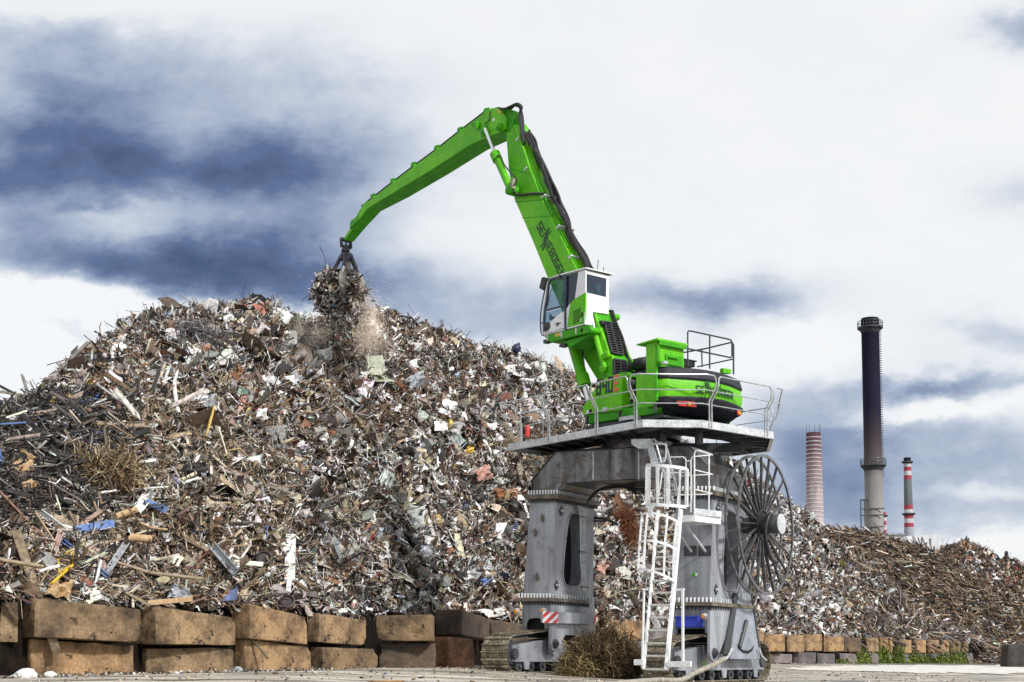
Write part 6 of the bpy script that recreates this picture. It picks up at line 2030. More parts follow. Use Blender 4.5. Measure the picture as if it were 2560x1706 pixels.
q = MB(); q.tube([RA(915, 690, AO - .06), RA(1015, 1050, AO - .06)], .075, 14); q.build("lift_cylinder", 'green', rs, smooth=True)
for (x, y, r) in ((885, 525, .12), (875, 690, .12), (1040, 925, .11), (1010, 1055, .12)):
    q = MB(); q.lathe(RA(x, y, AO - .02), -UR, [(r, 0), (r, .08), (r * .5, .1)], 18); q.build("pin_boss", 'green', rs, smooth=True)
# grilles lie on the rear of the arm
for (c1, c2, c3, c4, n_) in (((1000, 622), (1112, 642), (1180, 930), (1075, 912), 13), ((1090, 966), (1202, 985), (1218, 1085), (1092, 1108), 5)):
    da_ = (RA(1050, 900) - RA(925, 560)).normalized() if n_ > 6 else (RA(1085, 1110) - RA(1085, 945)).normalized()
    nbk = da_.cross(UR).normalized()
    if nbk.dot(UF) > 0: nbk = -nbk
    P0g = (RA(990, 737) if n_ > 6 else RA(1087, 1000)) + UR * .12 + nbk * .04
    tl_, tr_, br_, bl_ = [hit(*zA(*c), P0g, nbk) for c in (c1, c2, c3, c4)]
    if nbk.dot(UF) > 0: nbk = -nbk
    q = MB()
    q.prism([tl_, tr_, br_, bl_], -nbk * .02)
    gr_ = q.build("arm_grille", 'dark', rs)
    q = MB()
    for a, b_ in ((tl_, tr_), (tr_, br_), (br_, bl_), (bl_, tl_), ((tl_ + tr_) / 2, (bl_ + br_) / 2)):
        q.bar(a + nbk * .04, b_ + nbk * .04, .045, .05, up=nbk)
    q.build("grille_frame", 'grille', gr_)
    q = MB()
    for k in range(1, n_):
        a = lerp(tl_, bl_, k / n_); b_ = lerp(tr_, br_, k / n_)
        q.bar(a + nbk * .03, b_ + nbk * .03, .03, .05, up=nbk)
    q.build("grille_bars", 'grille', gr_)
# dark curved guard left of the grille
q = MB(); q.tube([RA(985, 745, AO + .1), RA(955, 680, AO + .1), RA(958, 635, AO + .1), RA(985, 618, AO + .1), RA(1010, 640, AO + .1)], .05, 8, smooth=3); q.build("grille_guard", 'grille', rs, smooth=True)
# boom foot bracket
q = MB(); q.prism([UQ(235, 715, -1.0), UQ(240, 650, -1.0), UQ(330, 640, -1.0), UQ(420, 640, -1.0), UQ(540, 640, -1.0), UQ(540, 700, -1.0)], UR * 1.4); q.build("boom_foot", 'green2', MH, bevel=.02)
for k in range(4):
    q = MB(); q.tube([UL(zA(x + k * 7, y), AO + .6) for x, y in ((1070, 520), (1085, 570), (1110, 640), (1160, 760), (1200, 900), (1225, 980), (1225, 1060))], .028, 6, smooth=3)
    q.build("hydraulic_hose", 'rubber', rs, smooth=True)
for k in range(5):
    q = MB(); q.tube([UL(zA(1050 + rng.uniform(-10, 50), 510 + rng.uniform(-5, 50)), AO + .8) for _ in range(4)], .02, 6, smooth=4); q.build("hydraulic_hose", 'rubber', rs, smooth=True)

# ------------------------------------------------------------------ cab
CO = -1.5
CWD = .98
def CB(x, y, d=0.0): return UL(zA(x, y), CO + d)
cab_l = q = MB()
# lower white panel of the door and nose
def panel(pts, m, name, parent, d=0.0, th=.04, bev=.006):
    q = MB(); q.prism([CB(x, y, d) for x, y in pts], UR * th); return q.build(name, m, parent, bevel=bev)
q = MB(); q.prism([CB(440, 742), CB(832, 640), CB(832, 622), CB(455, 705)], UR * CWD)
cab_ = q.build("operator_cab", 'white', MH, bevel=.01)
panel([(452, 722), (520, 602), (580, 552), (648, 508), (648, 692), (447, 742)], 'white', "door_panel", cab_, 0)
panel([(655, 190), (768, 152), (735, 398), (690, 440), (655, 495)], 'glassd', "quarter_window", cab_, .01, .02)
panel([(768, 152), (836, 128), (836, 342), (735, 400)], 'white', "rear_pillar", cab_, 0)
pg_ = panel([(664, 668), (690, 442), (730, 402), (835, 340), (832, 628)], 'green', "side_hatch", cab_, -.01, .05, .012)
panel([(655, 498), (690, 442), (664, 668), (652, 690)], 'white', "sill_panel", cab_, .0, .03)
q = MB()
for k in range(6):
    y0 = 500 + k * 21
    q.bar(CB(720, y0 + 28, -.012), CB(790, y0 - 12, -.012), .008, .026, up=Z_)
q.build("louvre", 'dark', pg_)
q = MB(); q.box(CB(803, 548, -.015), UF * .03, UR * .01, Z_ * .06); q.build("hatch_lock", 'dark', pg_)
q = MB(); q.box(CB(790, 602, -.013), UF * .02, UR * .004, Z_ * .03); q.build("sticker", 'white', pg_)
# door with frame and panes
q = MB()
def strip_(pts, wd_, d, b):
    for i in range(len(pts) - 1):
        b.bar(CB(*pts[i], d), CB(*pts[i + 1], d), wd_, .05, up=UR)
strip_([(455, 705), (450, 600), (455, 515), (475, 420), (500, 240), (520, 222), (640, 190), (655, 188)], .05, -.02, q)
strip_([(655, 188), (655, 330), (645, 470), (648, 690)], .045, -.02, q)
strip_([(455, 512), (640, 465)], .05, -.022, q)
dr = q.build("cab_door", 'frame', cab_)
panel([(470, 500), (520, 235), (640, 205), (638, 460)], 'glass', "door_pane", dr, .0, .012, 0)
panel([(458, 530), (640, 482), (640, 505), (580, 548), (518, 600), (455, 690)], 'glass', "door_pane", dr, .0, .012, 0)
q = MB(); q.tube([CB(628, 350, -.05), CB(622, 400, -.06), CB(630, 420, -.05)], .012, 6); q.build("door_handle", 'rubber', dr)
q = MB(); q.tube([CB(545, 265, -.03), CB(505, 345, -.03), CB(480, 470, -.03)], .008, 5); q.build("wiper", 'rubber', dr)
# emblem on the door
for (x0, x1, y) in ((548, 560, 640), (563, 571, 636), (583, 592, 634), (595, 603, 632)):
    q = MB(); q.prism([CB(x0, y - 5, -.006), CB(x1, y - 8, -.006), CB(x1, y + 1, -.006), CB(x0, y + 4, -.006)], UR * .003); q.build("door_emblem", 'letterk', dr)
q = MB(); q.bar(CB(565, 622, -.006), CB(585, 652, -.006), .03, .004, up=UR); q.build("door_emblem", 'letterk', dr)
q = MB(); q.bar(CB(587, 620, -.012), CB(563, 656, -.012), .03, .004, up=UR); q.build("door_emblem", 'letterk', dr)
q = MB(); q.lathe(CB(485, 660, .02), -UR, [(.12, 0), (.12, .05), (.07, .06), (.03, .07)], 22); q.build("speaker", 'rubber', cab_, smooth=True)
# roof, rear wall, far side
q = MB(); rt = [CB(478, 212), CB(600, 172), CB(838, 105)]
q.prism([CB(478, 215, -.03), CB(838, 118, -.03), CB(838, 104, -.03), CB(600, 168, -.03), CB(490, 205, -.03)], UR * (CWD + .06)); q.build("cab_roof", 'white', cab_, bevel=.01)
tcr = tco(CB(834, 400))
def CR(x, y, t=0.0): return UT(zA(x, y), tcr + t)
q = MB()
wq = [(846, 168), (1030, 212), (1027, 386), (843, 342)]
oq = [(834, 128), (1056, 182), (1050, 545), (832, 510)]
W3 = [CR(*p) for p in wq]; O3 = [CR(*p) for p in oq]
th = UF * .04
for i in range(4):
    j = (i + 1) % 4
    q.prism([O3[i], O3[j], W3[j], W3[i]], th)
q.prism([CR(832, 510), CR(905, 520), CR(905, 640), CR(832, 640)], th)
q.build("rear_wall", 'white', cab_)
q = MB(); q.prism([p + th * .3 for p in W3], th * .3); rw = q.build("rear_window", 'glassd', cab_)
q = MB(); q.bar(CR(838, 124, -.02), CR(1058, 178, -.02), .03, .04); q.build("roof_edge", 'rubber', cab_)
for (x0, x1, y) in ((945, 955, 35), (1003, 1005, 105), (1044, 1045, 150)):
    q = MB(); q.tube([CR(x0, 160, .2) if x0 > 990 else CR(x0, 140, .2), CR(x1, y, .2)], .010, 6); q.build("antenna", 'rubber', cab_)
# clearer glass sheet shaped as a reflection on the rear window
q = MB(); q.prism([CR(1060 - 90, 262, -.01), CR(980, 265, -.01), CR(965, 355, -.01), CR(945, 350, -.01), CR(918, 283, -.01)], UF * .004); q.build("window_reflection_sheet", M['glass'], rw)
# far side wall
q = MB(); 
far = CWD - .04
q.prism([CB(447, 742, far), CB(450, 720, far), CB(580, 560, far), CB(650, 505, far), CB(735, 400, far), CB(770, 150, far), CB(836, 128, far), CB(832, 640, far)], UR * .04); q.build("far_wall", 'white', cab_)
for a, b_ in (((455, 520), (490, 225)), ((640, 190), (640, 500))):
    q = MB(); q.bar(CB(*a, far), CB(*b_, far), .05, .05, up=UR); q.build("far_pillar", 'frame', cab_)
# interior: seat, console, cardigan hung on the joystick
q = MB(); q.prism([CB(735, 420, .3), CB(700, 420, .3), CB(690, 600, .3), CB(600, 620, .3), CB(600, 650, .3), CB(735, 640, .3)], UR * .45); q.build("seat", 'plastic', cab_, bevel=.03)
q = MB(); q.prism([CB(500, 560, .18), CB(560, 570, .18), CB(600, 640, .18), CB(520, 650, .18)], UR * .12); q.tube([CB(505, 600, .25), CB(510, 545, .25)], .035, 8); q.build("console", 'plastic', cab_, bevel=.015)
# windscreen guard and nose frame
q = MB(); q.tube([CB(492, 208, -.02), CB(470, 260, -.02), CB(438, 400, -.02), CB(420, 520, -.02), CB(414, 610, -.02), CB(418, 700, -.02), CB(430, 738, -.02), CB(446, 742, -.02)], .018, 8, smooth=4)
q.tube([CB(492, 208, CWD), CB(470, 260, CWD), CB(438, 400, CWD), CB(420, 520, CWD), CB(414, 610, CWD), CB(418, 700, CWD), CB(430, 738, CWD), CB(446, 742, CWD)], .018, 8, smooth=4)
q.bar(CB(418, 630, -.02), CB(450, 620, -.02), .03, .03, up=UR)
q.build("windscreen_guard", 'frame', cab_, smooth=True)
q = MB()
wp = [(440, 742), (436, 700), (436, 600), (445, 500), (465, 380), (490, 225)]
for i in range(5): q.prism([CB(*wp[i], .04), CB(*wp[i + 1], .04), CB(*wp[i + 1], CWD - .05), CB(*wp[i], CWD - .05)], UF * .008)
q.build("windscreen", 'glass', cab_)
q = MB()
strip_([(440, 742), (436, 700), (436, 600), (445, 500), (465, 380), (488, 228)], .05, 0, q); q.build("front_pillar", 'white', cab_)
# mirror
q = MB(); q.prism([CB(424, 200, -.25), CB(446, 196, -.25), CB(460, 210, -.25), CB(440, 312, -.25), (CB(430, 320, -.25)), CB(400, 300, -.25)], UR * .09); mi_ = q.build("mirror", 'rubber', cab_, bevel=.015)
q = MB(); q.tube([CB(455, 205, -.2), CB(485, 210, -.05)], .014, 6); q.build("mirror_arm", 'rubber', mi_)
# cab carrier frame
q = MB(); q.prism([CB(445, 748), CB(830, 650), CB(868, 655), CB(892, 690), CB(885, 712), CB(500, 808), CB(490, 795)], UR * (CWD - .02)); cf_ = q.build("cab_carrier", 'green2', MH, bevel=.015)
q = MB(); q.prism([CB(620, 800, .1), CB(850, 735, .1), CB(880, 720, .1), CB(870, 745, .1), CB(700, 850, .1), CB(640, 845, .1)], UR * .8); q.build("carrier_keel", 'green2', cf_, bevel=.01)
q = MB(); q.prism([CB(548, 728, -.004), CB(604, 714, -.004), CB(604, 745, -.004), CB(552, 758, -.004)], -UR * .003); q.build("warning_sticker", 'yellow', cf_)
for (x, y) in ((480, 765), (612, 735), (747, 700)):
    q = MB(); q.box(CB(x, y, -.012), UF * .02, UR * .012, Z_ * .085); q.build("clamp_strap", 'galv', cf_)
q = MB(); q.lathe(CB(800, 695, -.002), -UR, [(.055, 0), (.055, .004)], 14); q.build("carrier_hole", 'dark', cf_)
q = MB(); q.box(CB(480, 800, .1), UF * .09, UR * .08, Z_ * .05); q.box(CB(640, 838, .1), UF * .12, UR * .1, Z_ * .035); q.build("skid", 'rubber', cf_)
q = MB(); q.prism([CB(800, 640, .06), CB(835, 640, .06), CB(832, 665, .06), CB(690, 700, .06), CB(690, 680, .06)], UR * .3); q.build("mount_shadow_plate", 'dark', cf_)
q = MB(); q.tube([CB(600, 178, -.06), CB(590, 215, -.07)], .05, 6); q.build("work_lamp", 'rubber', cab_)
# ------------------------------------------------------------------ grab and its load
GOF = SOFF + SW * .25
def GE(x, y, off=0.0): return UL(zE(x, y), GOF + off)
tipc = GE(578, 190)
q = MB()
yoke_w = .42
# hanger yoke: rectangle seen from the front
Xv = Vector((1, 0, 0)); Yv = Vector((0, 1, 0))
def GX(x, y, d=0.0): return atY(*zE(x, y), tipc.y + d)
q.bar(GX(523, 175), GX(527, 262), .11, .16, up=Yv); q.bar(GX(628, 195), GX(628, 280), .12, .16, up=Yv)
q.bar(GX(515, 250), GX(560, 262), .12, .1, up=Z_); q.bar(GX(560, 262), GX(638, 272), .16, .1, up=Z_)
q.lathe(GX(505, 172), Xv, [(.1, 0), (.1, .9)], 16) if False else None
grab = q.build("grapple", 'grabd', MH, bevel=.01)
q = MB(); q.tube([GX(512, 172), GX(640, 200)], .07, 12); q.build("hanger_pin", 'grabd', grab, smooth=True)
for (a, b_) in (((560, 205), (580, 255)), ((575, 200), (590, 250)), ((600, 205), (570, 250))):
    q = MB(); q.tube([GX(*a), GX(*b_)], .018, 6); q.build("grab_hose", 'rubber', grab)
q = MB(); c_ = GX(573, 345); q.lathe(c_, Z_, [(.12, -.05), (.14, .0), (.11, .06), (.15, .09), (.15, .17), (.10, .20), (.09, .25)], 18); q.build("rotator", 'grabd', grab, smooth=True)
q = MB(); q.tube([GX(548, 270, -.1), GX(530, 310, -.1), GX(528, 345, -.1)], .022, 6, smooth=3); q.build("grab_hose", 'rubber', grab)
hub = GX(582, 385)
q = MB(); q.lathe(hub, Z_, [(.14, -.18), (.24, -.1), (.26, .03), (.22, .12), (.12, .16)], 10); q.build("grab_hub", 'grabd', grab, bevel=.01)
q = MB(); q.prism([GX(545, 365, -.27), GX(622, 370, -.27), GX(616, 412, -.27), GX(582, 428, -.27), GX(548, 408, -.27)], Yv * .1); q.build("hub_plate", 'frame', grab, bevel=.01)
# central column
q = MB(); q.tube([hub - Z_ * .1, hub - Z_ * .66], .15, 12, r2=.18); q.build("grab_column", 'grab', grab, smooth=True)
# five arms: cylinder + tine, fanned round the hub
S_ = 1.0
mpp = tipc.y / F / 4.6125          # metres per zoom pixel
cen = Vector((hub.x, hub.y, 0))
z0 = hub.z
for k, az in enumerate((-95, -28, 38, 112, 190)):
    a = radians(az)
    d = Xv * cos(a) + Yv * sin(a)          # az=-90 points to the camera
    def pp(r, dz): return Vector((cen.x, cen.y, z0)) + d * r * .60 + Z_ * dz * .60
    sd_ = d.cross(Z_)
    q = MB(); q.tube([pp(.30, .06), pp(.72, -.75)], .075, 12, r2=.065); cyl = q.build("grab_cylinder", 'grabd', grab, smooth=True)
    q = MB(); q.tube([pp(.70, -.70), pp(.92, -1.18)], .04, 10); q.build("piston_rod", 'chrome' if k == 0 else 'grabd', cyl, smooth=True)
    # tine: curved plate tapering to a point
    path = [(.30, -.82), (.62, -.98), (.92, -1.22), (1.08, -1.60), (1.05, -2.05), (.86, -2.45), (.62, -2.72)]
    wid = [.08, .11, .13, .135, .13, .09, .03]
    thk = [.07, .10, .09, .08, .07, .05, .02]
    q = MB(); o = len(q.v)
    for i, (r, dz) in enumerate(path):
        i0, i1 = max(i - 1, 0), min(i + 1, len(path) - 1)
        tx_, tz_ = path[i1][0] - path[i0][0], path[i1][1] - path[i0][1]
        l_ = math.hypot(tx_, tz_); nx_, nz_ = -tz_ / l_, tx_ / l_
        if k == 1: sc_ = 1.0
        for (sx, st_) in ((-1, -1), (1, -1), (1, 1), (-1, 1)):
            q.v.append(tuple(pp(r + nx_ * st_ * thk[i], dz + nz_ * st_ * thk[i]) + sd_ * sx * wid[i]))
    for i in range(len(path) - 1):
        for e in range(4):
            q.f.append((o + i * 4 + e, o + i * 4 + (e + 1) % 4, o + (i + 1) * 4 + (e + 1) % 4, o + (i + 1) * 4 + e))
    q.f.append((o, o + 1, o + 2, o + 3)); e = o + (len(path) - 1) * 4; q.f.append((e + 3, e + 2, e + 1, e))
    tn = q.build("grab_tine", 'grab', grab, bevel=.012)

# load of scrap held in the tines: lumpy body sampled like the heap
hl = Heap()
def blob(n, pal, kinds, parts):
    """parts: (zoomE x, y, rx m, ry m, rz m, weight)"""
    for kind, frac in kinds:
        k = int(n * frac)
        w_ = np.array([p[5] for p in parts]); idx = rng.choice(len(parts), k, p=w_ / w_.sum())
        P = np.zeros((k, 3)); Nn = np.zeros((k, 3))
        for j, pt in enumerate(parts):
            s_ = idx == j; m = s_.sum()
            if not m: continue
            c = np.array(GX(pt[0], pt[1]))
            d = unit(rng.normal(0, 1, (m, 3)))
            rr = rng.uniform(.55, 1.06, (m, 1))
            P[s_] = c + d * rr * np.array(pt[2:5]); Nn[s_] = d
        c = colours(k, pal)
        if kind == 'sheet': hl.sheets(P, frames(Nn, .7), LN(k, .24, .5, .08, .7), LN(k, .10, .5, .03, .3), c, 1.3)
        if kind == 'chip': hl.chunks(P, frames(Nn, 1.), LN(k, .14, .5, .04, .4), LN(k, .08, .5, .03, .2), LN(k, .03, .6, .01, .1), c)
        if kind == 'rod': hl.rods(P, frames(Nn, .8, (0, 0, -1), 1.2), LN(k, .7, .4, .3, 1.5), LN(k, .018, .4, .01, .04), c, .8)
        if kind == 'wire': hl.rods(P, frames(Nn, 1.2), LN(k, .8, .5, .3, 1.8), LN(k, .008, .3, .005, .014), c, 2.2, 7)
        if kind == 'curl': hl.sheets(P, frames(Nn, 1.0), LN(k, .5, .4, .2, 1.2), LN(k, .045, .4, .02, .1), c, 2.6, 8, .25)
bodyp = [(400, 650, .48, .5, .36, 1.2), (480, 760, .74, .65, .5, 2.4), (340, 800, .5, .5, .45, 1.2), (640, 770, .5, .55, .45, 1.3), (500, 920, .66, .55, .5, 1.8), (310, 920, .26, .35, .36, .5), (530, 1060, .46, .42, .5, 1.2), (700, 900, .26, .3, .5, .5), (560, 1200, .46, .4, .6, 1.0), (540, 1350, .55, .5, .45, .9)]
blob(2900, 'mixed', [('sheet', .42), ('chip', .25), ('curl', .12), ('rod', .10), ('wire', .11)], bodyp)
blob(700, 'dark', [('sheet', .5), ('chip', .5)], bodyp)
blob(520, 'white', [('sheet', .8), ('curl', .2)], bodyp)
cores = []
for pt in bodyp[:7]:
    bm = bmesh.new(); bmesh.ops.create_icosphere(bm, subdivisions=3, radius=1)
    from mathutils import noise as mnz
    vs = []
    c = GX(pt[0], pt[1])
    for v in bm.verts:
        k = .82 + .22 * mnz.noise(v.co * 2.2 + Vector((pt[0], 0, 0)))
        vs.append((c.x + v.co.x * pt[2] * k, c.y + v.co.y * pt[3] * k, c.z + v.co.z * pt[4] * k))
    fs = [[v.index for v in f.verts] for f in bm.faces]; bm.free()
    cores.append((np.array(vs), np.array([f + [f[2]] for f in fs])))
# triangles stored as quads need splitting: build quads from subdivided triangles instead
cores2 = []
for vs, fs in cores:
    V = list(map(tuple, vs)); Q = []
    em = {}
    def mid(a, b):
        k = (min(a, b), max(a, b))
        if k not in em:
            V.append(tuple((np.array(V[a]) + np.array(V[b])) / 2)); em[k] = len(V) - 1
        return em[k]
    for f in fs:
        a, b, c = int(f[0]), int(f[1]), int(f[2])
        ab, bc_, ca = mid(a, b), mid(b, c), mid(c, a)
        V.append(tuple((np.array(V[a]) + np.array(V[b]) + np.array(V[c])) / 3)); g = len(V) - 1
        Q += [(a, ab, g, ca), (b, bc_, g, ab), (c, ca, g, bc_)]
    cores2.append((np.array(V), np.array(Q)))
hl.build("scrap_load", heap_m, "ragged clump of mixed scrap gripped by the grab and spilling down over the heap", "scrap bundle", core=cores2, kind=None)
# loose pieces in the air
for i, (x, y, s_, lab) in enumerate([(800, 790, .17, "brown scrap flake falling just right of the grab claw"), (885, 890, .16, "jagged dark scrap flake falling highest in the dust"), (822, 992, .14, "flat dark scrap flake falling in the middle of the dust"), (828, 1048, .17, "diamond shaped dark scrap flake falling in the dust"), (835, 1135, .12, "small dark scrap flake falling lowest in the dust")]):
    p = GX(x, y); q = MB()
    r = random.Random(i)
    n = 7
    pts = [p + Xv * (s_ * (.6 + .5 * r.random()) * cos(2 * pi * k / n)) + (Z_ * .8 + Yv * .5) * (s_ * .5 * (.5 + .7 * r.random()) * sin(2 * pi * k / n)) for k in range(n)]
    q.prism(pts, Yv * .02 + Z_ * .01)
    o = q.build("scrap_flake", 'flange' if i == 0 else 'grabd', None); tag(o, lab, "scrap piece", "scrap pieces falling from the grab")

# dust cloud --------------------------------------------------
# airborne grains of the dust
hd = Heap()
for (x, y, d_, sx, sy, sz, k) in ((815, 960, .1, .17, .3, .34, 2600), (850, 1090, .1, .27, .35, .36, 5200), (870, 1190, .1, .22, .3, .36, 3200), (810, 1330, .2, .40, .5, .30, 5200), (660, 1380, .0, .45, .5, .26, 3000), (230, 1230, .8, .75, .5, .18, 4200), (400, 1330, .4, .5, .5, .2, 3000), (760, 850, 0, .35, .4, .4, 500), (560, 1150, 0, .5, .4, .6, 1500)):
    c = np.array(GX(x, y, d_)); P_ = c + rng.normal(0, 1, (k, 3)) * np.array([sx, sy, sz]) * np.exp(rng.normal(0, .35, (k, 1)))
    hd.chunks(P_, frames(rng.normal(0, 1, (k, 3)), 1), LN(k, .009, .5, .004, .03), LN(k, .007, .5, .003, .02), LN(k, .006, .5, .003, .015), np.array([(.90, .78, .66)]) * U_(.85, 1.0, (k, 1)))
hd.build("dust_grains", attrmat("dust_grain", .9, 1.3, 3, .1), "fine tan grains hanging in the air around the falling scrap", "dust")

# ------------------------------------------------------------------ chimneys and the works behind
def chimney(name, x_top, w_top, y_top, x_bot, w_bot, y_bot, Y, m, label, n=40):
    pt, pb = atY(x_top, y_top, Y), atY(x_bot, y_bot, Y)
    s = Y / F
    r1, r0 = w_top * s / 2, w_bot * s / 2
    c = Vector((pb.x, Y, 0)); ax = (pt - pb).normalized()
    ax = Vector((0, 0, 1))
    zt_, zb_ = pt.z, pb.z
    slope = (r0 - r1) / (zt_ - zb_)
    rg = r0 + slope * zb_
    T = empty(name, (pb.x, Y, 0)); tag(T, label, "chimney")
    q = MB(); q.lathe((pb.x, Y, 0), ax, [(rg, 0)] + [(rg + (r1 - rg) * k / 12, zt_ * k / 12) for k in range(1, 13)] + [(r1 * .82, zt_), (r1 * .8, zt_ - 2)], n)
    q.build("shaft", m, T, smooth=True)
    return T, Vector((pb.x, Y, 0)), zt_, (lambda z: rg + (r1 - rg) * z / zt_), s

def gradmat(name, stops, z0, z1, rough=.8, bands=None, nscale=.6):
    m, nt, b = newmat(name); L = nt.links
    t = N(nt, "ShaderNodeTexCoord"); sp = N(nt, "ShaderNodeSeparateXYZ"); L.new(t.outputs["Object"], sp.inputs[0])
    nz = N(nt, "ShaderNodeTexNoise"); nz.inputs["Scale"].default_value = nscale; nz.inputs["Detail"].default_value = 9; nz.inputs["Roughness"].default_value = .7
    mp = N(nt, "ShaderNodeMapping"); mp.inputs["Scale"].default_value = (1, 1, .25); L.new(t.outputs["Object"], mp.inputs[0]); L.new(mp.outputs[0], nz.inputs["Vector"])
    mr = N(nt, "ShaderNodeMapRange"); mr.inputs["From Min"].default_value = z0; mr.inputs["From Max"].default_value = z1; L.new(sp.outputs["Z"], mr.inputs["Value"])
    if bands is None:
        ad = N(nt, "ShaderNodeMath", operation='MULTIPLY_ADD'); L.new(nz.outputs["Fac"], ad.inputs[0]); ad.inputs[1].default_value = .35; L.new(mr.outputs[0], ad.inputs[2])
        sb = N(nt, "ShaderNodeMath", operation='SUBTRACT'); L.new(ad.outputs[0], sb.inputs[0]); sb.inputs[1].default_value = .175; fac = sb.outputs[0]
    else: fac = mr.outputs[0]
    cr = N(nt, "ShaderNodeValToRGB"); e = cr.color_ramp.elements
    if bands: cr.color_ramp.interpolation = 'CONSTANT'
    e[0].position = stops[0][0]; e[0].color = stops[0][1]; e[1].position = stops[-1][0]; e[1].color = stops[-1][1]
    for p, c in stops[1:-1]:
        x = e.new(p); x.color = c
    L.new(fac, cr.inputs["Fac"])
    mm = N(nt, "ShaderNodeMixRGB", blend_type='MULTIPLY'); mm.inputs["Fac"].default_value = 1
    m2 = N(nt, "ShaderNodeMapRange"); m2.inputs["From Min"].default_value = .35; m2.inputs["From Max"].default_value = .65; m2.inputs["To Min"].default_value = .6; m2.inputs["To Max"].default_value = 1.25; L.new(nz.outputs["Fac"], m2.inputs["Value"])
    L.new(cr.outputs[0], mm.inputs["Color1"]); L.new(m2.outputs[0], mm.inputs["Color2"]); L.new(mm.outputs[0], b.inputs["Base Color"])
    b.inputs["Roughness"].default_value = rough; b.inputs["Specular IOR Level"].default_value = .15
    return m
def zy(y, Y): return atY(2200, y, Y).z
zk = zm(1960, 760, 2.45)
# tall sooty chimney
Y1 = 260
mc = gradmat("sooted_concrete", [(0, (.36, .35, .35, 1)), (.27, (.25, .235, .235, 1)), (.34, (.11, .09, .095, 1)), (.46, (.05, .04, .05, 1)), (.58, (.015, .014, .035, 1)), (1, (.006, .006, .018, 1))], zy(1340, Y1), zy(800, Y1), nscale=.25)
T, c, zt_, rf, s = chimney("chimney", 2174, 44, 797, 2187, 45, 1340, Y1, mc, "tallest chimney, black with soot at the top and bare concrete below, with two gallery rings")
for y, wd_ in ((zk(0, 152)[1], 1.0), (zk(0, 995)[1], 1.0)):
    z = zy(y, Y1); r = rf(z)
    q = MB(); q.lathe((c.x, c.y, z), Z_, [(r, -.9), (r + .3, -.35), (r + .75, 0), (r + .75, .2), (r, .2)], 32); g = q.build("gallery_ring", 'steeld', T)
    q = MB(); n = 24
    for k in range(n):
        a = 2 * pi * k / n; d = Vector((cos(a), sin(a), 0)) * (r + .68)
        q.tube([c + d + Z_ * (z + .2), c + d + Z_ * (z + 1.3)], .05, 4)
    for hh in (.7, 1.3):
        q.tube([c + Vector((cos(2 * pi * k / n), sin(2 * pi * k / n), 0)) * (r + .68) + Z_ * (z + hh) for k in range(n + 1)], .05, 4)
    q.build("ring_railing", 'steeld', g)
q = MB()
for k in range(70):
    z = zy(1190, Y1) + (zt_ - zy(1190, Y1)) * k / 70
    d = Vector((cos(-.25), sin(-.25), 0)) * (rf(z) + .12); q.box(c + d + Z_ * z, Xv * .2, Yv * .12, Z_ * .07)
q.build("climbing_rungs", 'steeld', T)
z = zy(zk(0, 1300)[1], Y1); r = rf(z)
q = MB(); 
for zz in (z - 2.2, z, z + 1.2): q.bar(c + Vector((-r - 1.1, -1, zz)), c + Vector((r * .8, -r - .5, zz)), .12, .18)
q.bar(c + Vector((-r - 1.1, -1, z - 2.3)), c + Vector((-r - 1.1, -1, z + 3)), .2, .2); q.bar(c + Vector((-r - .4, -1, z - 2.3)), c + Vector((-r - .4, -1, z + 3)), .15, .15); q.bar(c + Vector((-r - 1.1, -1, z + 2.9)), c + Vector((-r + .2, -1, z + 2.9)), .3, .3)
q.build("side_platform", 'steeld', T)
# brick chimney
Y2 = 235
mb = gradmat("pinkish_brickwork", [(0, (.52, .44, .44, 1)), (.5, (.36, .27, .27, 1)), (.8, (.20, .12, .13, 1)), (1, (.10, .05, .06, 1))], zy(1330, Y2), zy(1083, Y2), nscale=1.4)
T, c, zt_, rf, s = chimney("chimney", 2034.5, 36, 1083, 2038, 46, 1330, Y2, mb, "tapering pinkish brick chimney bound with pale iron hoops, left of the tallest one")
z_lo = zy(1340, Y2)
for k in range(25):
    z = zt_ - .9 - (zt_ - z_lo) * k / 25
    q = MB(); r = rf(z); q.lathe((c.x, c.y, z), Z_, [(r, 0), (r + .05, 0.01), (r + .05, .13), (r, .14)], 32); q.build("iron_hoop", 'galv', T)
for k in range(5):
    a = pi + pi * k / 4; d = Vector((cos(a), sin(a), 0)) * rf(zt_) * .95
    q = MB(); q.tube([c + d + Z_ * (zt_ - .5), c + d + Z_ * (zt_ + 1.5)], .04, 4); q.build("lightning_rod", 'steeld', T)
# striped chimneys
Y3 = 500
RED = (.36, .06, .085, 1); WH = (.52, .53, .56, 1); GY = (.13, .15, .16, 1); LG = (.36, .38, .42, 1); BK = (.012, .012, .02, 1)
def band_stops(ys, cols, y0, y1, Y):
    z0, z1 = zy(y0, Y), zy(y1, Y)
    return [(max(0, (zy(y, Y) - z0) / (z1 - z0)), c) for y, c in zip(ys, cols)], z0, z1
K = lambda v: zk(0, v)[1]
st_, z0, z1 = band_stops([K(1435), K(1370), K(1345), K(1317), K(1290), K(1262), K(1235), K(1078), K(1052), K(1026), K(1000), K(975)], [LG, RED, WH, RED, WH, RED, GY, RED, WH, RED, WH, BK], K(1435), K(940), Y3)
ms = gradmat("striped_chimney_paint", st_, z0, z1, bands=True, nscale=.15)
T, c, zt_, rf, s = chimney("chimney", *(lambda a: (a[0],))(zk(756, 0)), 17.5, K(943), zk(767, 0)[0], 24, K(1435), Y3, ms, "grey chimney with red and white stripes, third from the left")
for y in (K(972), K(1290)):
    z = zy(y, Y3); r = rf(z); q = MB(); q.lathe((c.x, c.y, z), Z_, [(r, -.5), (r + .8, 0), (r + .8, .4), (r, .4)], 24); q.build("gallery_ring", 'steeld', T)
Y4 = 560
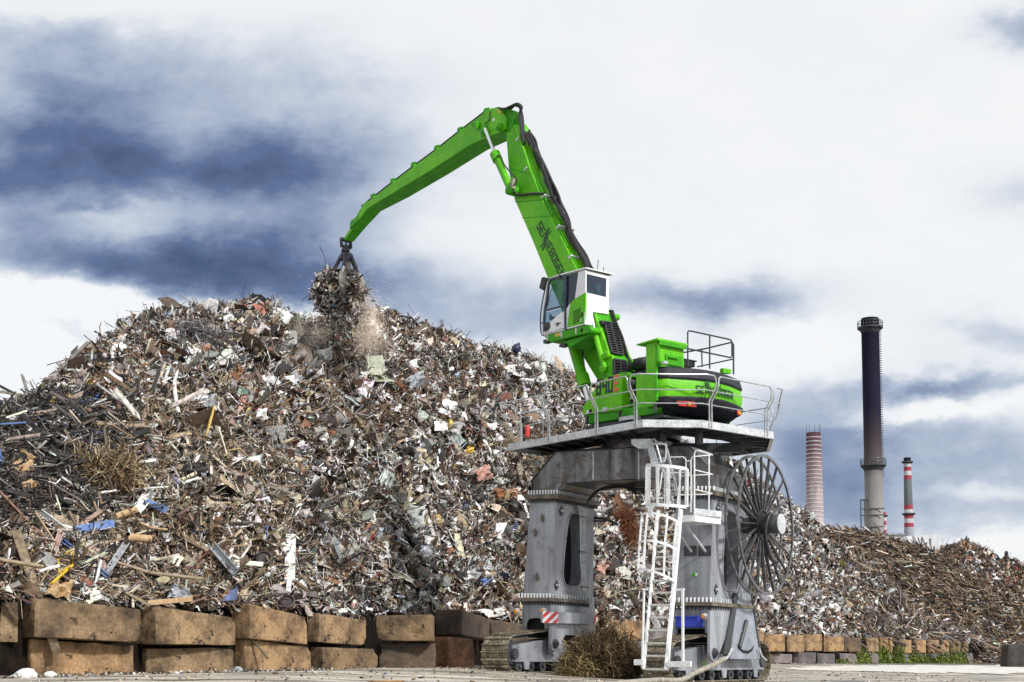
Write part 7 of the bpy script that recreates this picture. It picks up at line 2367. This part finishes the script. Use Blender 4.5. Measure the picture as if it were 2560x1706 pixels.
st_, z0, z1 = band_stops([K(1415), K(1385), K(1358), K(1330), K(1304), K(1277)], [RED, WH, RED, WH, RED, RED], K(1415), K(1275), Y4)
ms = gradmat("faded_striped_paint", st_, z0, z1, bands=True, nscale=.15)
T, c, zt_, rf, s = chimney("chimney", zk(614, 0)[0], 9.5, K(1277), zk(616, 0)[0], 10, K(1415), Y4, ms, "short red and white chimney peeping out behind the tallest one")
z = zy(K(1300), Y4); r = rf(z); q = MB(); q.lathe((c.x, c.y, z), Z_, [(r, -.5), (r + .8, 0), (r + .8, .4), (r, .4)], 20); q.build("gallery_ring", 'steeld', T)
# industrial hall
Y5 = 300
H0 = atY(*zk(560, 1425), Y5); H1 = atY(*zk(742, 1420), Y5); H2 = atY(*zk(815, 1442), Y5 + 25)
T = empty("factory_hall", (H0.x, Y5, 0)); tag(T, "pale flat roofed factory hall showing above the plank heap beneath the chimneys", "factory")
q = MB(); 
q.prism([Vector((H0.x - 6, Y5, 0)), Vector((H1.x, Y5, 0)), Vector((H1.x, Y5, H1.z)), Vector((H0.x - 6, Y5, H0.z + .8))], Yv * 25)
mw = mat("hall_wall_panel", (.42, .43, .46, 1), (.62, .63, .66, 1), .3, .8, streak=True)
q.build("wall", mw, T)
q = MB(); q.prism([Vector((H1.x, Y5 + .02, 0)), Vector((H2.x, Y5 + 9, 0)), Vector((H2.x, Y5 + 9, H2.z - .3)), Vector((H1.x, Y5 + .02, H1.z - .1))], Yv * 16); q.build("side_wall", mw, T)
q = MB(); q.prism([Vector((H0.x - 6, Y5 - .3, H0.z + .8)), Vector((H1.x + .2, Y5 - .3, H1.z)), Vector((H1.x + .2, Y5 - .3, H1.z + .45)), Vector((H0.x - 6, Y5 - .3, H0.z + 1.2))], Yv * 25.4); q.build("roof_edge", 'steel', T)
for k in range(7):
    q = MB(); x = H1.x - 1.2 - k * 1.9; q.box((x, Y5 - .06, H1.z - 1.6), Xv * .3, Yv * .05, Z_ * .35); q.build("window", 'steel', T)
for k in range(3):
    q = MB(); a = Vector((H1.x, Y5, 0)).lerp(Vector((H2.x, Y5 + 9, 0)), .25 + .25 * k); q.box((a.x, a.y - .3, H2.z - 2), Xv * .15, Yv * .1, Z_ * .6); q.build("window", 'steel', T)
pl_ = atY(*zk(250, 1378), 215); q = MB(); q.box(pl_, Xv * 3.2, Yv * 2, Z_ * .35); q.box(pl_ - Z_ * 6, Xv * .3, Yv * .3, Z_ * 6)
o = q.build("low_roof", 'steel', None); tag(o, "sliver of a low grey roof at the foot of the brick chimney", "roof")

# ------------------------------------------------------------------ tangles of wire
def tangle(name, centre, rad, n, r, cols, label, zflat=0.0, L=(.5, 1.6), parent=None, shell=.45, curl=2.4, down=0.0):
    h = Heap(); c = np.array(centre)
    d = unit(rng.normal(0, 1, (n, 3))); 
    rr = rng.uniform(shell, 1.0, (n, 1)) ** .6
    P = c + d * rr * np.array(rad)
    P[:, 2] = np.maximum(P[:, 2], zflat)
    t = unit(np.cross(d, rng.normal(0, 1, (n, 3))) + rng.normal(0, .25, (n, 3)))
    w_ = unit(d - t * (d * t).sum(1, keepdims=True)); fr_ = (t, np.cross(w_, t), -w_)
    cc = np.array(cols)[rng.integers(0, len(cols), n)] * rng.uniform(.5, 1.4, (n, 1))
    P += rng.normal(0, .05, P.shape) * (rng.random((n, 1)) < .25) * 3
    P[:, 2] = np.maximum(P[:, 2], zflat)
    h.rods(P, fr_, rng.uniform(L[0], L[1], n), r * np.exp(rng.normal(0, .45, n)), cc, curl, 8)
    # solid dark heart
    bm = bmesh.new(); bmesh.ops.create_cube(bm, size=2)
    bmesh.ops.subdivide_edges(bm, edges=bm.edges, cuts=5, use_grid_fill=True)
    vs = []
    for v in bm.verts:
        u = v.co.normalized() * (.72 + .1 * mnz.noise(v.co * 2))
        vs.append((c[0] + u.x * rad[0], c[1] + u.y * rad[1], max(c[2] + u.z * rad[2], zflat)))
    fs = np.array([[v.index for v in f.verts] for f in bm.faces]); bm.free()
    return h.build(name, wire_m, label, "wire tangle", core=[(np.array(vs), fs)], kind=None)
wire_m = attrmat("rusty_wire", .7, 1.0, 9, .3)
# big tangle beside the left crawler
cgY = 35.6
gpt = atY(1500, 1640, cgY)
zg_ = float(gz(gpt.x, cgY)) - .05
big = tangle("wire_tangle", (gpt.x + .12, cgY, zg_ + .38), (.88, .9, .78), 5200, .0065, [(.12, .08, .035), (.20, .14, .07), (.08, .05, .022), (.34, .26, .15), (.04, .027, .014)], "large heap of brown rusty wire lying between the two crawler tracks", zg_, (.3, 1.0))
tangle("wire_tangle", (gpt.x - .5, cgY - .3, zg_ + .16), (.5, .7, .5), 1800, .0065, [(.24, .17, .07), (.36, .28, .14), (.13, .09, .04)], "low tail of rusty wire at the left foot of the large wire heap", zg_, (.3, .9))
hit_ = on_heap(262, 1190, .1)
tangle("wire_tangle", hit_, (.85, .55, .42), 1100, .011, [(.45, .36, .22), (.34, .25, .14), (.2, .13, .08)], "tan bird's nest of wire high on the left side of the heap", -5, (.5, 1.4))
hit_ = on_heap(1345, 1395, .1); 
if hit_: tangle("wire_tangle", hit_, (.9, .6, .9), 1100, .009, [(.02, .02, .025), (.05, .045, .05), (.10, .08, .08)], "black wire ball on the heap seen through the gantry", -5, (.5, 1.3))
hit_ = on_heap(1560, 1330, .1)
if hit_: tangle("wire_tangle", hit_, (.5, .6, 1.1), 800, .010, [(.24, .09, .035), (.16, .06, .03), (.3, .13, .06)], "reddish brown wire streamer on the heap, left of the ladder cage", -5, (.5, 1.3))
hit_ = on_heap(488, 850, .05)
if hit_: tangle("wire_tangle", hit_, (.65, .5, .6), 700, .008, [(.25, .24, .26), (.4, .4, .42), (.12, .1, .1)], "grey wire ball near the crest of the heap", -5, (.4, 1.2))

# ------------------------------------------------------------------ single pieces one can pick out on the heap
PM = {}
def pm(key, c1, c2=None, c3=None, **k):
    PM[key] = mat(key, c1, c2 or tuple(x * .75 for x in c1[:3]) + (1,), k.pop('scale', 3), k.pop('rough', .6), c3=c3, fine=20, **k)
pm("blue_paint_chipped", (.10, .19, .46, 1), (.22, .32, .56, 1), (.25, .12, .06, 1))
pm("yellow_paint_chipped", (.75, .52, .02, 1), (.62, .42, .03, 1), (.2, .12, .05, 1))
pm("red_paint_faded", (.40, .19, .15, 1), (.55, .34, .29, 1), (.6, .5, .45, 1))
pm("white_enamel_scratched", (.78, .78, .77, 1), (.62, .62, .61, 1), (.25, .18, .12, 1))
pm("tan_rust_sheet", (.52, .38, .22, 1), (.38, .22, .10, 1), (.16, .08, .04, 1))
pm("orange_rust", (.30, .12, .045, 1), (.19, .08, .035, 1), (.08, .04, .03, 1))
pm("mauve_primer", (.42, .28, .25, 1), (.52, .38, .34, 1), (.2, .12, .1, 1))
pm("bare_grey_metal", (.38, .41, .45, 1), (.24, .26, .29, 1), (.12, .09, .07, 1))
pm("dark_iron", (.02, .017, .017, 1), (.05, .038, .033, 1))
def beam_piece(a, b, w_, h_, m, name, label, cat, prof='channel', lift=.28, lb=None, bvh=None):
    pa, pb = on_heap(*a, lift, bvh), on_heap(*b, lift if lb is None else lb, bvh)
    if pa is None or pb is None: print("miss", name, a, b); return
    d = (pb - pa).normalized(); v = (CAM - pa).normalized(); x = d.cross(v).normalized(); u = x.cross(d).normalized()
    q = MB()
    if prof == 'channel':
        q.box((pa + pb) / 2, (pb - pa) / 2, x * w_ / 2, u * .012)
        for s_ in (-1, 1): q.box((pa + pb) / 2 + x * s_ * (w_ / 2 - .012) + u * (h_ / 2 + .012), (pb - pa) / 2, x * .012, u * h_ / 2)
    elif prof == 'plank': q.box((pa + pb) / 2, (pb - pa) / 2, x * w_ / 2, u * h_ / 2)
    elif prof == 'pipe':
        n = 14
        q.lathe(pa, d, [(w_ / 2 * .82, .02), (w_ / 2, 0), (w_ / 2, (pb - pa).length), (w_ / 2 * .82, (pb - pa).length - .02)], n)
    elif prof == 'bent':
        m_ = (pa + pb) / 2 + u * .12 + x * .1
        q.tube([pa, m_, pb], w_ / 2, 8, smooth=5)
    o = q.build(name, PM[m], None, bevel=.006 if prof in ('plank',) else 0, smooth=prof in ('pipe', 'bent'))
    tag(o, label, cat)
def sheet_piece(corners, m, name, label, cat, lift=.25, crumple=.05, bulge=.1, seed=0, bvh=None):
    P = [on_heap(*c, lift, bvh) for c in corners]
    if any(p is None for p in P): print("miss", name, corners); return
    # flatten towards a common plane so that the piece reads as one sheet
    cen_ = sum(P, Vector()) / 4
    n_ = (P[2] - P[0]).cross(P[3] - P[1]).normalized()
    if n_.dot(CAM - cen_) < 0: n_ = -n_
    n = 9; V = []
    r = random.Random(seed)
    for i in range(n):
        for j in range(n):
            u, v = i / (n - 1), j / (n - 1)
            p = P[0] * (1 - u) * (1 - v) + P[1] * u * (1 - v) + P[2] * u * v + P[3] * (1 - u) * v
            k = mnz.noise(Vector((u * 3 + seed, v * 3, 0))) * crumple * 3 + abs(mnz.noise(Vector((u * 5, v * 5 + seed, 4)))) * crumple * 2
            e = mnz.noise(Vector((u * 6, v * 6, seed + 9)))
            p = p + n_ * (k + bulge * sin(pi * u) * sin(pi * v)) + (P[1] - P[0]).normalized() * e * crumple + (P[3] - P[0]).normalized() * mnz.noise(Vector((u * 6, v * 6, seed + 19))) * crumple
            V.append(p)
    q = MB(); q.add(V, [(i * n + j, (i + 1) * n + j, (i + 1) * n + j + 1, i * n + j + 1) for i in range(n - 1) for j in range(n - 1)])
    o = q.build(name, PM[m], None, fix=False)
    sm = o.modifiers.new("thickness", 'SOLIDIFY'); sm.thickness = .015
    tag(o, label, cat)
B_p = beam_piece; S_p = sheet_piece
B_p((64, 989), (195, 1028), .10, .05, "blue_paint_chipped", "angle_iron", "long blue angle iron sloping down right above the black bundles, far left", "scrap piece", lift=.35)
B_p((118, 1021), (246, 1000), .10, .05, "blue_paint_chipped", "angle_iron", "blue angle iron crossing under the yellow sheet towards the red sheet", "scrap piece", lift=.42)
S_p([(126, 1002), (180, 990), (184, 1008), (128, 1014)], "yellow_paint_chipped", "metal_sheet", "long flat yellow sheet above the crossed blue irons", "scrap piece", bulge=.02)
S_p([(222, 955), (242, 955), (242, 970), (223, 972)], "yellow_paint_chipped", "metal_sheet", "small square yellow plate above the faded red sheet", "scrap piece", bulge=.0)
S_p([(235, 966), (262, 963), (294, 975), (248, 1006)], "red_paint_faded", "metal_sheet", "faded red crumpled sheet on the left flank of the heap", "scrap piece", crumple=.08)
B_p((250, 913), (328, 952), .18, .1, "tan_rust_sheet", "metal_pipe", "thick tan pipe sloping down right, upper left of the heap", "scrap piece", 'pipe')
B_p((119, 1081), (192, 1030), .20, .06, "white_enamel_scratched", "metal_channel", "white channel bar leaning up right over the black bundles", "scrap piece", lift=.4)
B_p((444, 920), (446, 1034), .12, .05, "white_enamel_scratched", "metal_strip", "ragged white strip hanging straight down the heap", "scrap piece", 'bent')
S_p([(498, 1003), (530, 993), (545, 1030), (508, 1048)], "bare_grey_metal", "metal_box", "crushed pale grey metal box on the middle left of the heap", "scrap piece", crumple=.08, bulge=.25)
S_p([(570, 948), (592, 922), (616, 928), (590, 968)], "orange_rust", "metal_sheet", "bent orange rusty sheet above the pink planks", "scrap piece", crumple=.08, bulge=.2)
B_p((618, 968), (600, 1030), .17, .05, "red_paint_faded", "plank", "pinkish red plank standing nearly upright on the heap", "scrap piece", 'plank', .3)
B_p((571, 1041), (598, 1090), .18, .06, "mauve_primer", "plank", "reddish brown plank slanting down right in the middle of the heap", "scrap piece", 'plank', .3)
S_p([(31, 1151), (84, 1150), (83, 1178), (28, 1178)], "tan_rust_sheet", "metal_sheet", "pale rust stained rectangular sheet on the black bundles", "scrap piece", bulge=.04, crumple=.03)
S_p([(40, 1216), (75, 1206), (93, 1214), (66, 1240)], "tan_rust_sheet", "metal_sheet", "fan shaped ochre rusty sheet under the black bundles", "scrap piece", bulge=.15)
B_p((55, 1128), (87, 1150), .14, .1, "tan_rust_sheet", "metal_pipe", "short tan pipe poking out above the pale rectangular sheet", "scrap piece", 'pipe', .3)
B_p((342, 1276), (394, 1206), .26, .08, "white_enamel_scratched", "metal_channel", "wide white channel leaning up right beside the blue bar", "scrap piece", lift=.4)
B_p((365, 1254), (418, 1277), .16, .07, "blue_paint_chipped", "metal_channel", "short blue bar lying behind the wide white channel", "scrap piece", 'plank')
B_p((186, 1326), (282, 1310), .20, .12, "blue_paint_chipped", "steel_beam", "blue beam lying level on the lower left of the heap", "scrap piece", 'plank')
B_p((102, 1284), (182, 1345), .20, .09, "white_enamel_scratched", "metal_channel", "long white bar sloping down right across the lower left", "scrap piece", lift=.45)
S_p([(214, 1378), (238, 1368), (264, 1428), (258, 1438)], "mauve_primer", "metal_sheet", "tapering mauve sheet below the long white bar", "scrap piece", bulge=.05)
B_p((158, 1352), (272, 1442), .10, .08, "blue_paint_chipped", "angle_iron", "slim blue angle iron running under the tapering mauve sheet", "scrap piece", lift=.35)
B_p((152, 1330), (128, 1400), .13, .07, "mauve_primer", "metal_channel", "mauve and white channel standing left of the yellow frame", "scrap piece", lift=.4)
B_p((314, 1360), (268, 1430), .14, .08, "bare_grey_metal", "metal_channel", "blue grey channel leaning up right of the mauve sheet", "scrap piece", lift=.35)
B_p((286, 1293), (338, 1276), .17, .1, "tan_rust_sheet", "metal_pipe", "hollow tan pipe under the wide white channel", "scrap piece", 'pipe', .4)
B_p((314, 1344), (374, 1348), .19, .1, "tan_rust_sheet", "metal_pipe", "big tan pipe with a dark open right end lying in black soil", "scrap piece", 'pipe', .4)
B_p((333, 1290), (418, 1325), .06, .04, "tan_rust_sheet", "metal_rod", "thin tan rod sloping down over the black soil", "scrap piece", 'bent', .4)
def yframe():
    T = None; q = MB()
    c = [on_heap(x, y, .5) for x, y in ((145, 1398), (183, 1373), (184, 1412), (146, 1432), (130, 1458))]
    if all(c):
        q.tube([c[0], c[1], c[2], c[3], c[0]], .028, 6); q.tube([c[2], c[4]], .028, 6)
        o = q.build("yellow_frame", PM["yellow_paint_chipped"], None); tag(o, "bent frame of thin yellow bars near the foot of the heap", "metal frame")
yframe()
S_p([(124, 1460), (185, 1450), (170, 1494), (112, 1488)], "tan_rust_sheet", "metal_sheet", "torn tan sheet standing on the largest concrete block", "scrap piece", bulge=.1)
B_p((533, 1366), (590, 1432), .20, .10, "bare_grey_metal", "metal_channel", "blue and white channel sloping down right above the wall", "scrap piece", lift=.4)
B_p((727, 1338), (724, 1450), .26, .06, "white_enamel_scratched", "plank", "tall weathered white plank standing upright above the wall", "scrap piece", 'plank', .4)
B_p((725, 1440), (720, 1480), .12, .04, "white_enamel_scratched", "plank", "narrow split tip at the foot of the tall white plank", "scrap piece", 'plank', .38)
S_p([(585, 1500), (625, 1463), (690, 1505), (640, 1518)], "tan_rust_sheet", "metal_sheet", "crumpled tan sheet like a tent over the tilted block", "scrap piece", crumple=.07, bulge=.25)
S_p([(430, 1465), (470, 1478), (480, 1500), (418, 1496)], "bare_grey_metal", "steel_beam", "grey bent girder lying just above the pitted block", "scrap piece", crumple=.04)
B_p((368, 1508), (480, 1498), .11, .06, "tan_rust_sheet", "plank", "long tan batten lying along the top of the pitted block", "scrap piece", 'plank', .45)
S_p([(862, 1488), (878, 1480), (893, 1518), (882, 1522)], "red_paint_faded", "metal_sheet", "small salmon red sheet standing above the second block from the crawler", "scrap piece", bulge=.03)
S_p([(1192, 1525), (1258, 1522), (1272, 1534), (1222, 1546)], "white_enamel_scratched", "metal_sheet", "flat white plate lying on the wall just left of the near crawler leg", "scrap piece", bulge=.02, crumple=.03, lift=.35)
S_p([(1196, 1452), (1228, 1443), (1234, 1456), (1206, 1464)], "blue_paint_chipped", "metal_sheet", "crumpled blue sheet low on the heap left of the gantry leg", "scrap piece", crumple=.07)
S_p([(1085, 1054), (1118, 1054), (1118, 1076), (1086, 1078)], "white_enamel_scratched", "metal_box", "clean white square box end below the left end of the gallery", "scrap piece", bulge=.02, crumple=.015)
B_p((1048, 1215), (1054, 1275), .25, .05, "white_enamel_scratched", "metal_sheet", "broad white strip standing upright in the middle of the heap", "scrap piece", 'plank')
S_p([(1166, 1118), (1184, 1120), (1182, 1132), (1166, 1130)], "yellow_paint_chipped", "metal_sheet", "little bright yellow plate left of the gallery end", "scrap piece", bulge=.0)
S_p([(1180, 1180), (1215, 1162), (1230, 1195), (1195, 1205)], "red_paint_faded", "metal_sheet", "dusty pink crumpled sheet left of the gantry shoulder", "scrap piece", crumple=.08, bulge=.2)
S_p([(1230, 1225), (1290, 1225), (1300, 1250), (1245, 1245)], "orange_rust", "metal_mesh", "sheet of rusty mesh beside the upper left of the gantry", "scrap piece", crumple=.08)
S_p([(1480, 1420), (1510, 1395), (1522, 1412), (1505, 1445)], "red_paint_faded", "metal_sheet", "salmon brown dented sheet seen through the gantry", "scrap piece", crumple=.08)
S_p([(640, 1030), (664, 1025), (668, 1050), (640, 1052)], "white_enamel_scratched", "metal_sheet", "rounded white shell half buried right of the pink plank", "scrap piece", bulge=.2)
S_p([(1010, 952), (1050, 928), (1062, 960), (1025, 975)], "bare_grey_metal", "metal_sheet", "pale crumpled foil bundle on the upper right of the heap", "scrap piece", bulge=.3, crumple=.1)
S_p([(2097, 1432), (2138, 1437), (2132, 1458), (2098, 1455)], "white_enamel_scratched", "metal_sheet", "large bright white sheet right of the cable reel", "scrap piece", bulge=.03)
S_p([(2134, 1490), (2170, 1500), (2165, 1512), (2130, 1505)], "white_enamel_scratched", "metal_sheet", "flat white sheet above the black and yellow striped piece", "scrap piece", bulge=.03)
S_p([(2018, 1363), (2034, 1364), (2038, 1380), (2022, 1377)], "red_paint_faded", "metal_sheet", "pinkish red sheet on the slope behind the reel", "scrap piece", bulge=.08)
S_p([(2060, 1445), (2085, 1440), (2080, 1462), (2062, 1460)], "white_enamel_scratched", "metal_sheet", "upright white sheet halfway between the reel and the plank heap", "scrap piece", bulge=.05)
B_p((2196, 1556), (2278, 1608), .40, .22, "orange_rust", "steel_beam", "rusty girder sliding over the far block wall", "scrap piece", 'channel', lift=.7, lb=1.0)
S_p([(2160, 1575), (2169, 1578), (2168, 1612), (2162, 1620)], "yellow_paint_chipped", "plastic_ribbon", "yellow ribbon hanging over the far block wall", "scrap piece", bulge=.0, crumple=.03, lift=.9)
S_p([(2140, 1506), (2156, 1504), (2170, 1512), (2146, 1514)], "yellow_paint_chipped", "striped_panel", "curved black and yellow striped panel on the right hand slope", "scrap piece", bulge=.1, lift=.4)
# wheel sets
for (x, y, lab, dn) in ((486, 1118, "upper rusty wheel disc with a short axle beneath it", 1), (489, 1176, "lower rusty wheel disc under the one with the axle", 0)):
    p = on_heap(x, y, .25)
    if p:
        T = empty("wheel_disc", p); tag(T, lab, "wheel")
        ax_ = (Z_ * .9 - Yv * .45).normalized()
        q = MB(); q.lathe(p, ax_, [(.1, 0), (.3, .02), (.33, .0), (.33, .10), (.29, .12), (.27, .06), (.08, .05), (.07, .14)], 24); q.build("rim", PM["dark_iron"], T, smooth=True)
        if dn: q = MB(); q.tube([p, p - ax_ * .75], .045, 10); q.build("axle", PM["orange_rust"], T, smooth=True)
for (x, y, r, lab, mk) in ((718, 1507, .19, "dark bearing ring lying at the foot of the crumpled tan sheet", "dark_iron"), (722, 972, .19, "dented round hubcap in the middle of the heap", "bare_grey_metal"), (800, 948, .22, "stack of grey wheel rims high in the middle of the heap", "bare_grey_metal"), (660, 1398, .2, "dark wire wound ring left of the tall white plank", "dark_iron")):
    p = on_heap(x, y, .25)
    if p:
        ax_ = (CAM - p).normalized() * .8 + Z_ * .5
        q = MB(); q.lathe(p, ax_, [(r * .55, 0), (r * .95, -.02), (r, .03), (r, .08), (r * .8, .09), (r * .7, .04), (r * .3, .03)], 24)
        o = q.build("round_scrap", PM[mk], None, smooth=True); tag(o, lab, "wheel")
# dark blue bag on the skyline, dark figure-like stub far right
p = on_heap(1287, 872, .2) or atY(1287, 868, 62)
q = MB(); p = atY(1287, 866, 62.2); q.lathe(p - Z_ * .25, Z_ + Xv * .5, [(.16, 0), (.22, .12), (.19, .26), (.10, .36), (.03, .46)], 7)
o = q.build("plastic_bag", PM.setdefault("navy", mat("navy_plastic", (.012, .016, .06, 1), None, 4, .5)), None, smooth=True); tag(o, "navy blue plastic bag on the skyline of the heap, left of the cab", "bag")
q = MB(); p = atY(2516, 1386, 147); q.lathe(p - Z_ * .5, Z_, [(.28, 0), (.22, .4), (.2, .7), (.1, .85)], 8); o = q.build("metal_post", PM["dark_iron"], None); tag(o, "small dark stub standing on the farthest heap at the right", "scrap piece")
# thin poles sticking out of the crest
for (x, y, x2, y2, Y, lab) in ((396, 793, 415, 766, 47.5, "dark bar poking up from the left crest"), (660, 736, 655, 733, 51, "")):
    if lab:
        q = MB(); q.tube([atY(x, y, Y), atY(x2, y2, Y)], .035, 6); o = q.build("metal_bar", PM["dark_iron"], None); tag(o, lab, "scrap piece")
for (x, y, x2, y2, cc, lab, t) in (((668, 742), (676, 736), 0, 0, 0, 0, 0),)[:0]: pass
S_p([(668, 738), (676, 731), (684, 745), (672, 748)], "yellow_paint_chipped", "metal_sheet", "tiny yellow scrap on the highest crest", "scrap piece", bulge=.0)
# broken dark lump at the right edge of the road
pr = atY(2545, 1664, 84)
bmv = MB()
block((atY(2522, 1612, 84), atY(2600, 1606, 84), atY(2600, 1668, 84), atY(2516, 1668, 84)), 1.2, PM["dark_iron"], "dark rusty block at the right edge beside the road", None, 84, 91, "scrap_block")

# rusty lid at the bottom edge
Yd = 21.5; pd = atY(965, 1700, Yd); zd = float(gz(pd.x, Yd))
T = empty("drum_lid", (pd.x, Yd, zd)); tag(T, "round rusty drum lid on the ground at the bottom edge", "drum lid")
q = MB(); q.lathe((pd.x, Yd, zd - .02), Z_, [(.23, 0), (.24, .08), (.235, .10)], 32); q.build("drum_wall", PM["dark_iron"], T, smooth=True)
q = MB(); q.lathe((pd.x, Yd, zd + .075), Z_, [(.27, 0), (.285, .015), (.285, .03), (.25, .03), (.23, .015)], 32); q.build("rim", PM["tan_rust_sheet"], T, smooth=True)
# pale rubble at the left foot of the wall
for i, (x, y, s_, lab) in enumerate([(72, 1690, .14, "largest pale chunk of rubble at the foot of the left wall"), (52, 1694, .11, "pale flat rubble beside the largest chunk"), (127, 1697, .09, "pale pebble in front of the longest bottom block"), (593, 1684, .10, "grey shard leaning between two bottom blocks")]):
    Yq = float(wallY(x)) - .9
    p = atY(x, y - 4, Yq); p.z = float(gz(p.x, p.y)) + s_ * .5
    bm = bmesh.new(); bmesh.ops.create_icosphere(bm, subdivisions=2, radius=s_)
    for v in bm.verts: v.co = Vector((v.co.x * 1.3, v.co.y, v.co.z * .8)) * (1 + .5 * mnz.noise(v.co * 9 + Vector((i * 5, 0, 0)))) + p
    me = bpy.data.meshes.new("rubble_chunk"); bm.to_mesh(me); bm.free(); me.materials.append(PM["white_enamel_scratched"] if i < 3 else PM["bare_grey_metal"])
    o = link("rubble_chunk", me); tag(o, lab, "rubble", "bits of rubble by the wall")

# weeds along the far wall
hw = Heap()
for (x, wd_, h_, n) in ((2155, 18, .9, 260), (2185, 14, .6, 160), (2205, 12, 1.3, 260), (2243, 16, 1.2, 320), (2290, 22, .8, 260), (2330, 14, .6, 140), (2360, 16, .9, 200), (2395, 18, 1.0, 240), (2225, 60, .3, 260), (2110, 30, .25, 60)):
    px_ = rng.normal(x, wd_ * .55, n); Yq = wallY(px_) - rng.uniform(.15, .9, n)
    X_ = (px_ - 1280) / F * Yq; z_ = gz(X_, Yq)
    hh = np.abs(rng.normal(h_ * .42, h_ * .26, n)) + .06
    p_ = np.stack([X_, Yq, z_ + hh * .5], 1)
    u_ = unit(np.stack([rng.normal(0, .35, n), rng.normal(0, .35, n), np.ones(n)], 1)); w_ = unit(np.cross(u_, rng.normal(0, 1, (n, 3)))); 
    cc = np.array([(.10, .14, .03), (.17, .21, .05), (.26, .27, .08), (.05, .08, .02)])[rng.integers(0, 4, n)]
    hw.sheets(p_, (u_, np.cross(w_, u_), w_), hh * 1.1, np.full(n, .045), cc, .8, 3, .1)
    k = n * 2
    i_ = rng.integers(0, n, k)
    p2 = p_[i_] + np.stack([rng.normal(0, .12, k), rng.normal(0, .12, k), rng.uniform(-.5, .55, k) * hh[i_]], 1)
    hw.sheets(p2, frames(rng.normal(0, 1, (k, 3)), 1), np.full(k, .13), np.full(k, .07), np.array([(.14, .22, .03), (.26, .32, .05), (.08, .13, .02)])[rng.integers(0, 3, k)], .6, 2, .1)
hw.build("weeds", attrmat("weed_leaf", .6, 1.0, 3, .3), "green weeds and grass growing along the foot of the far block wall", "weeds")
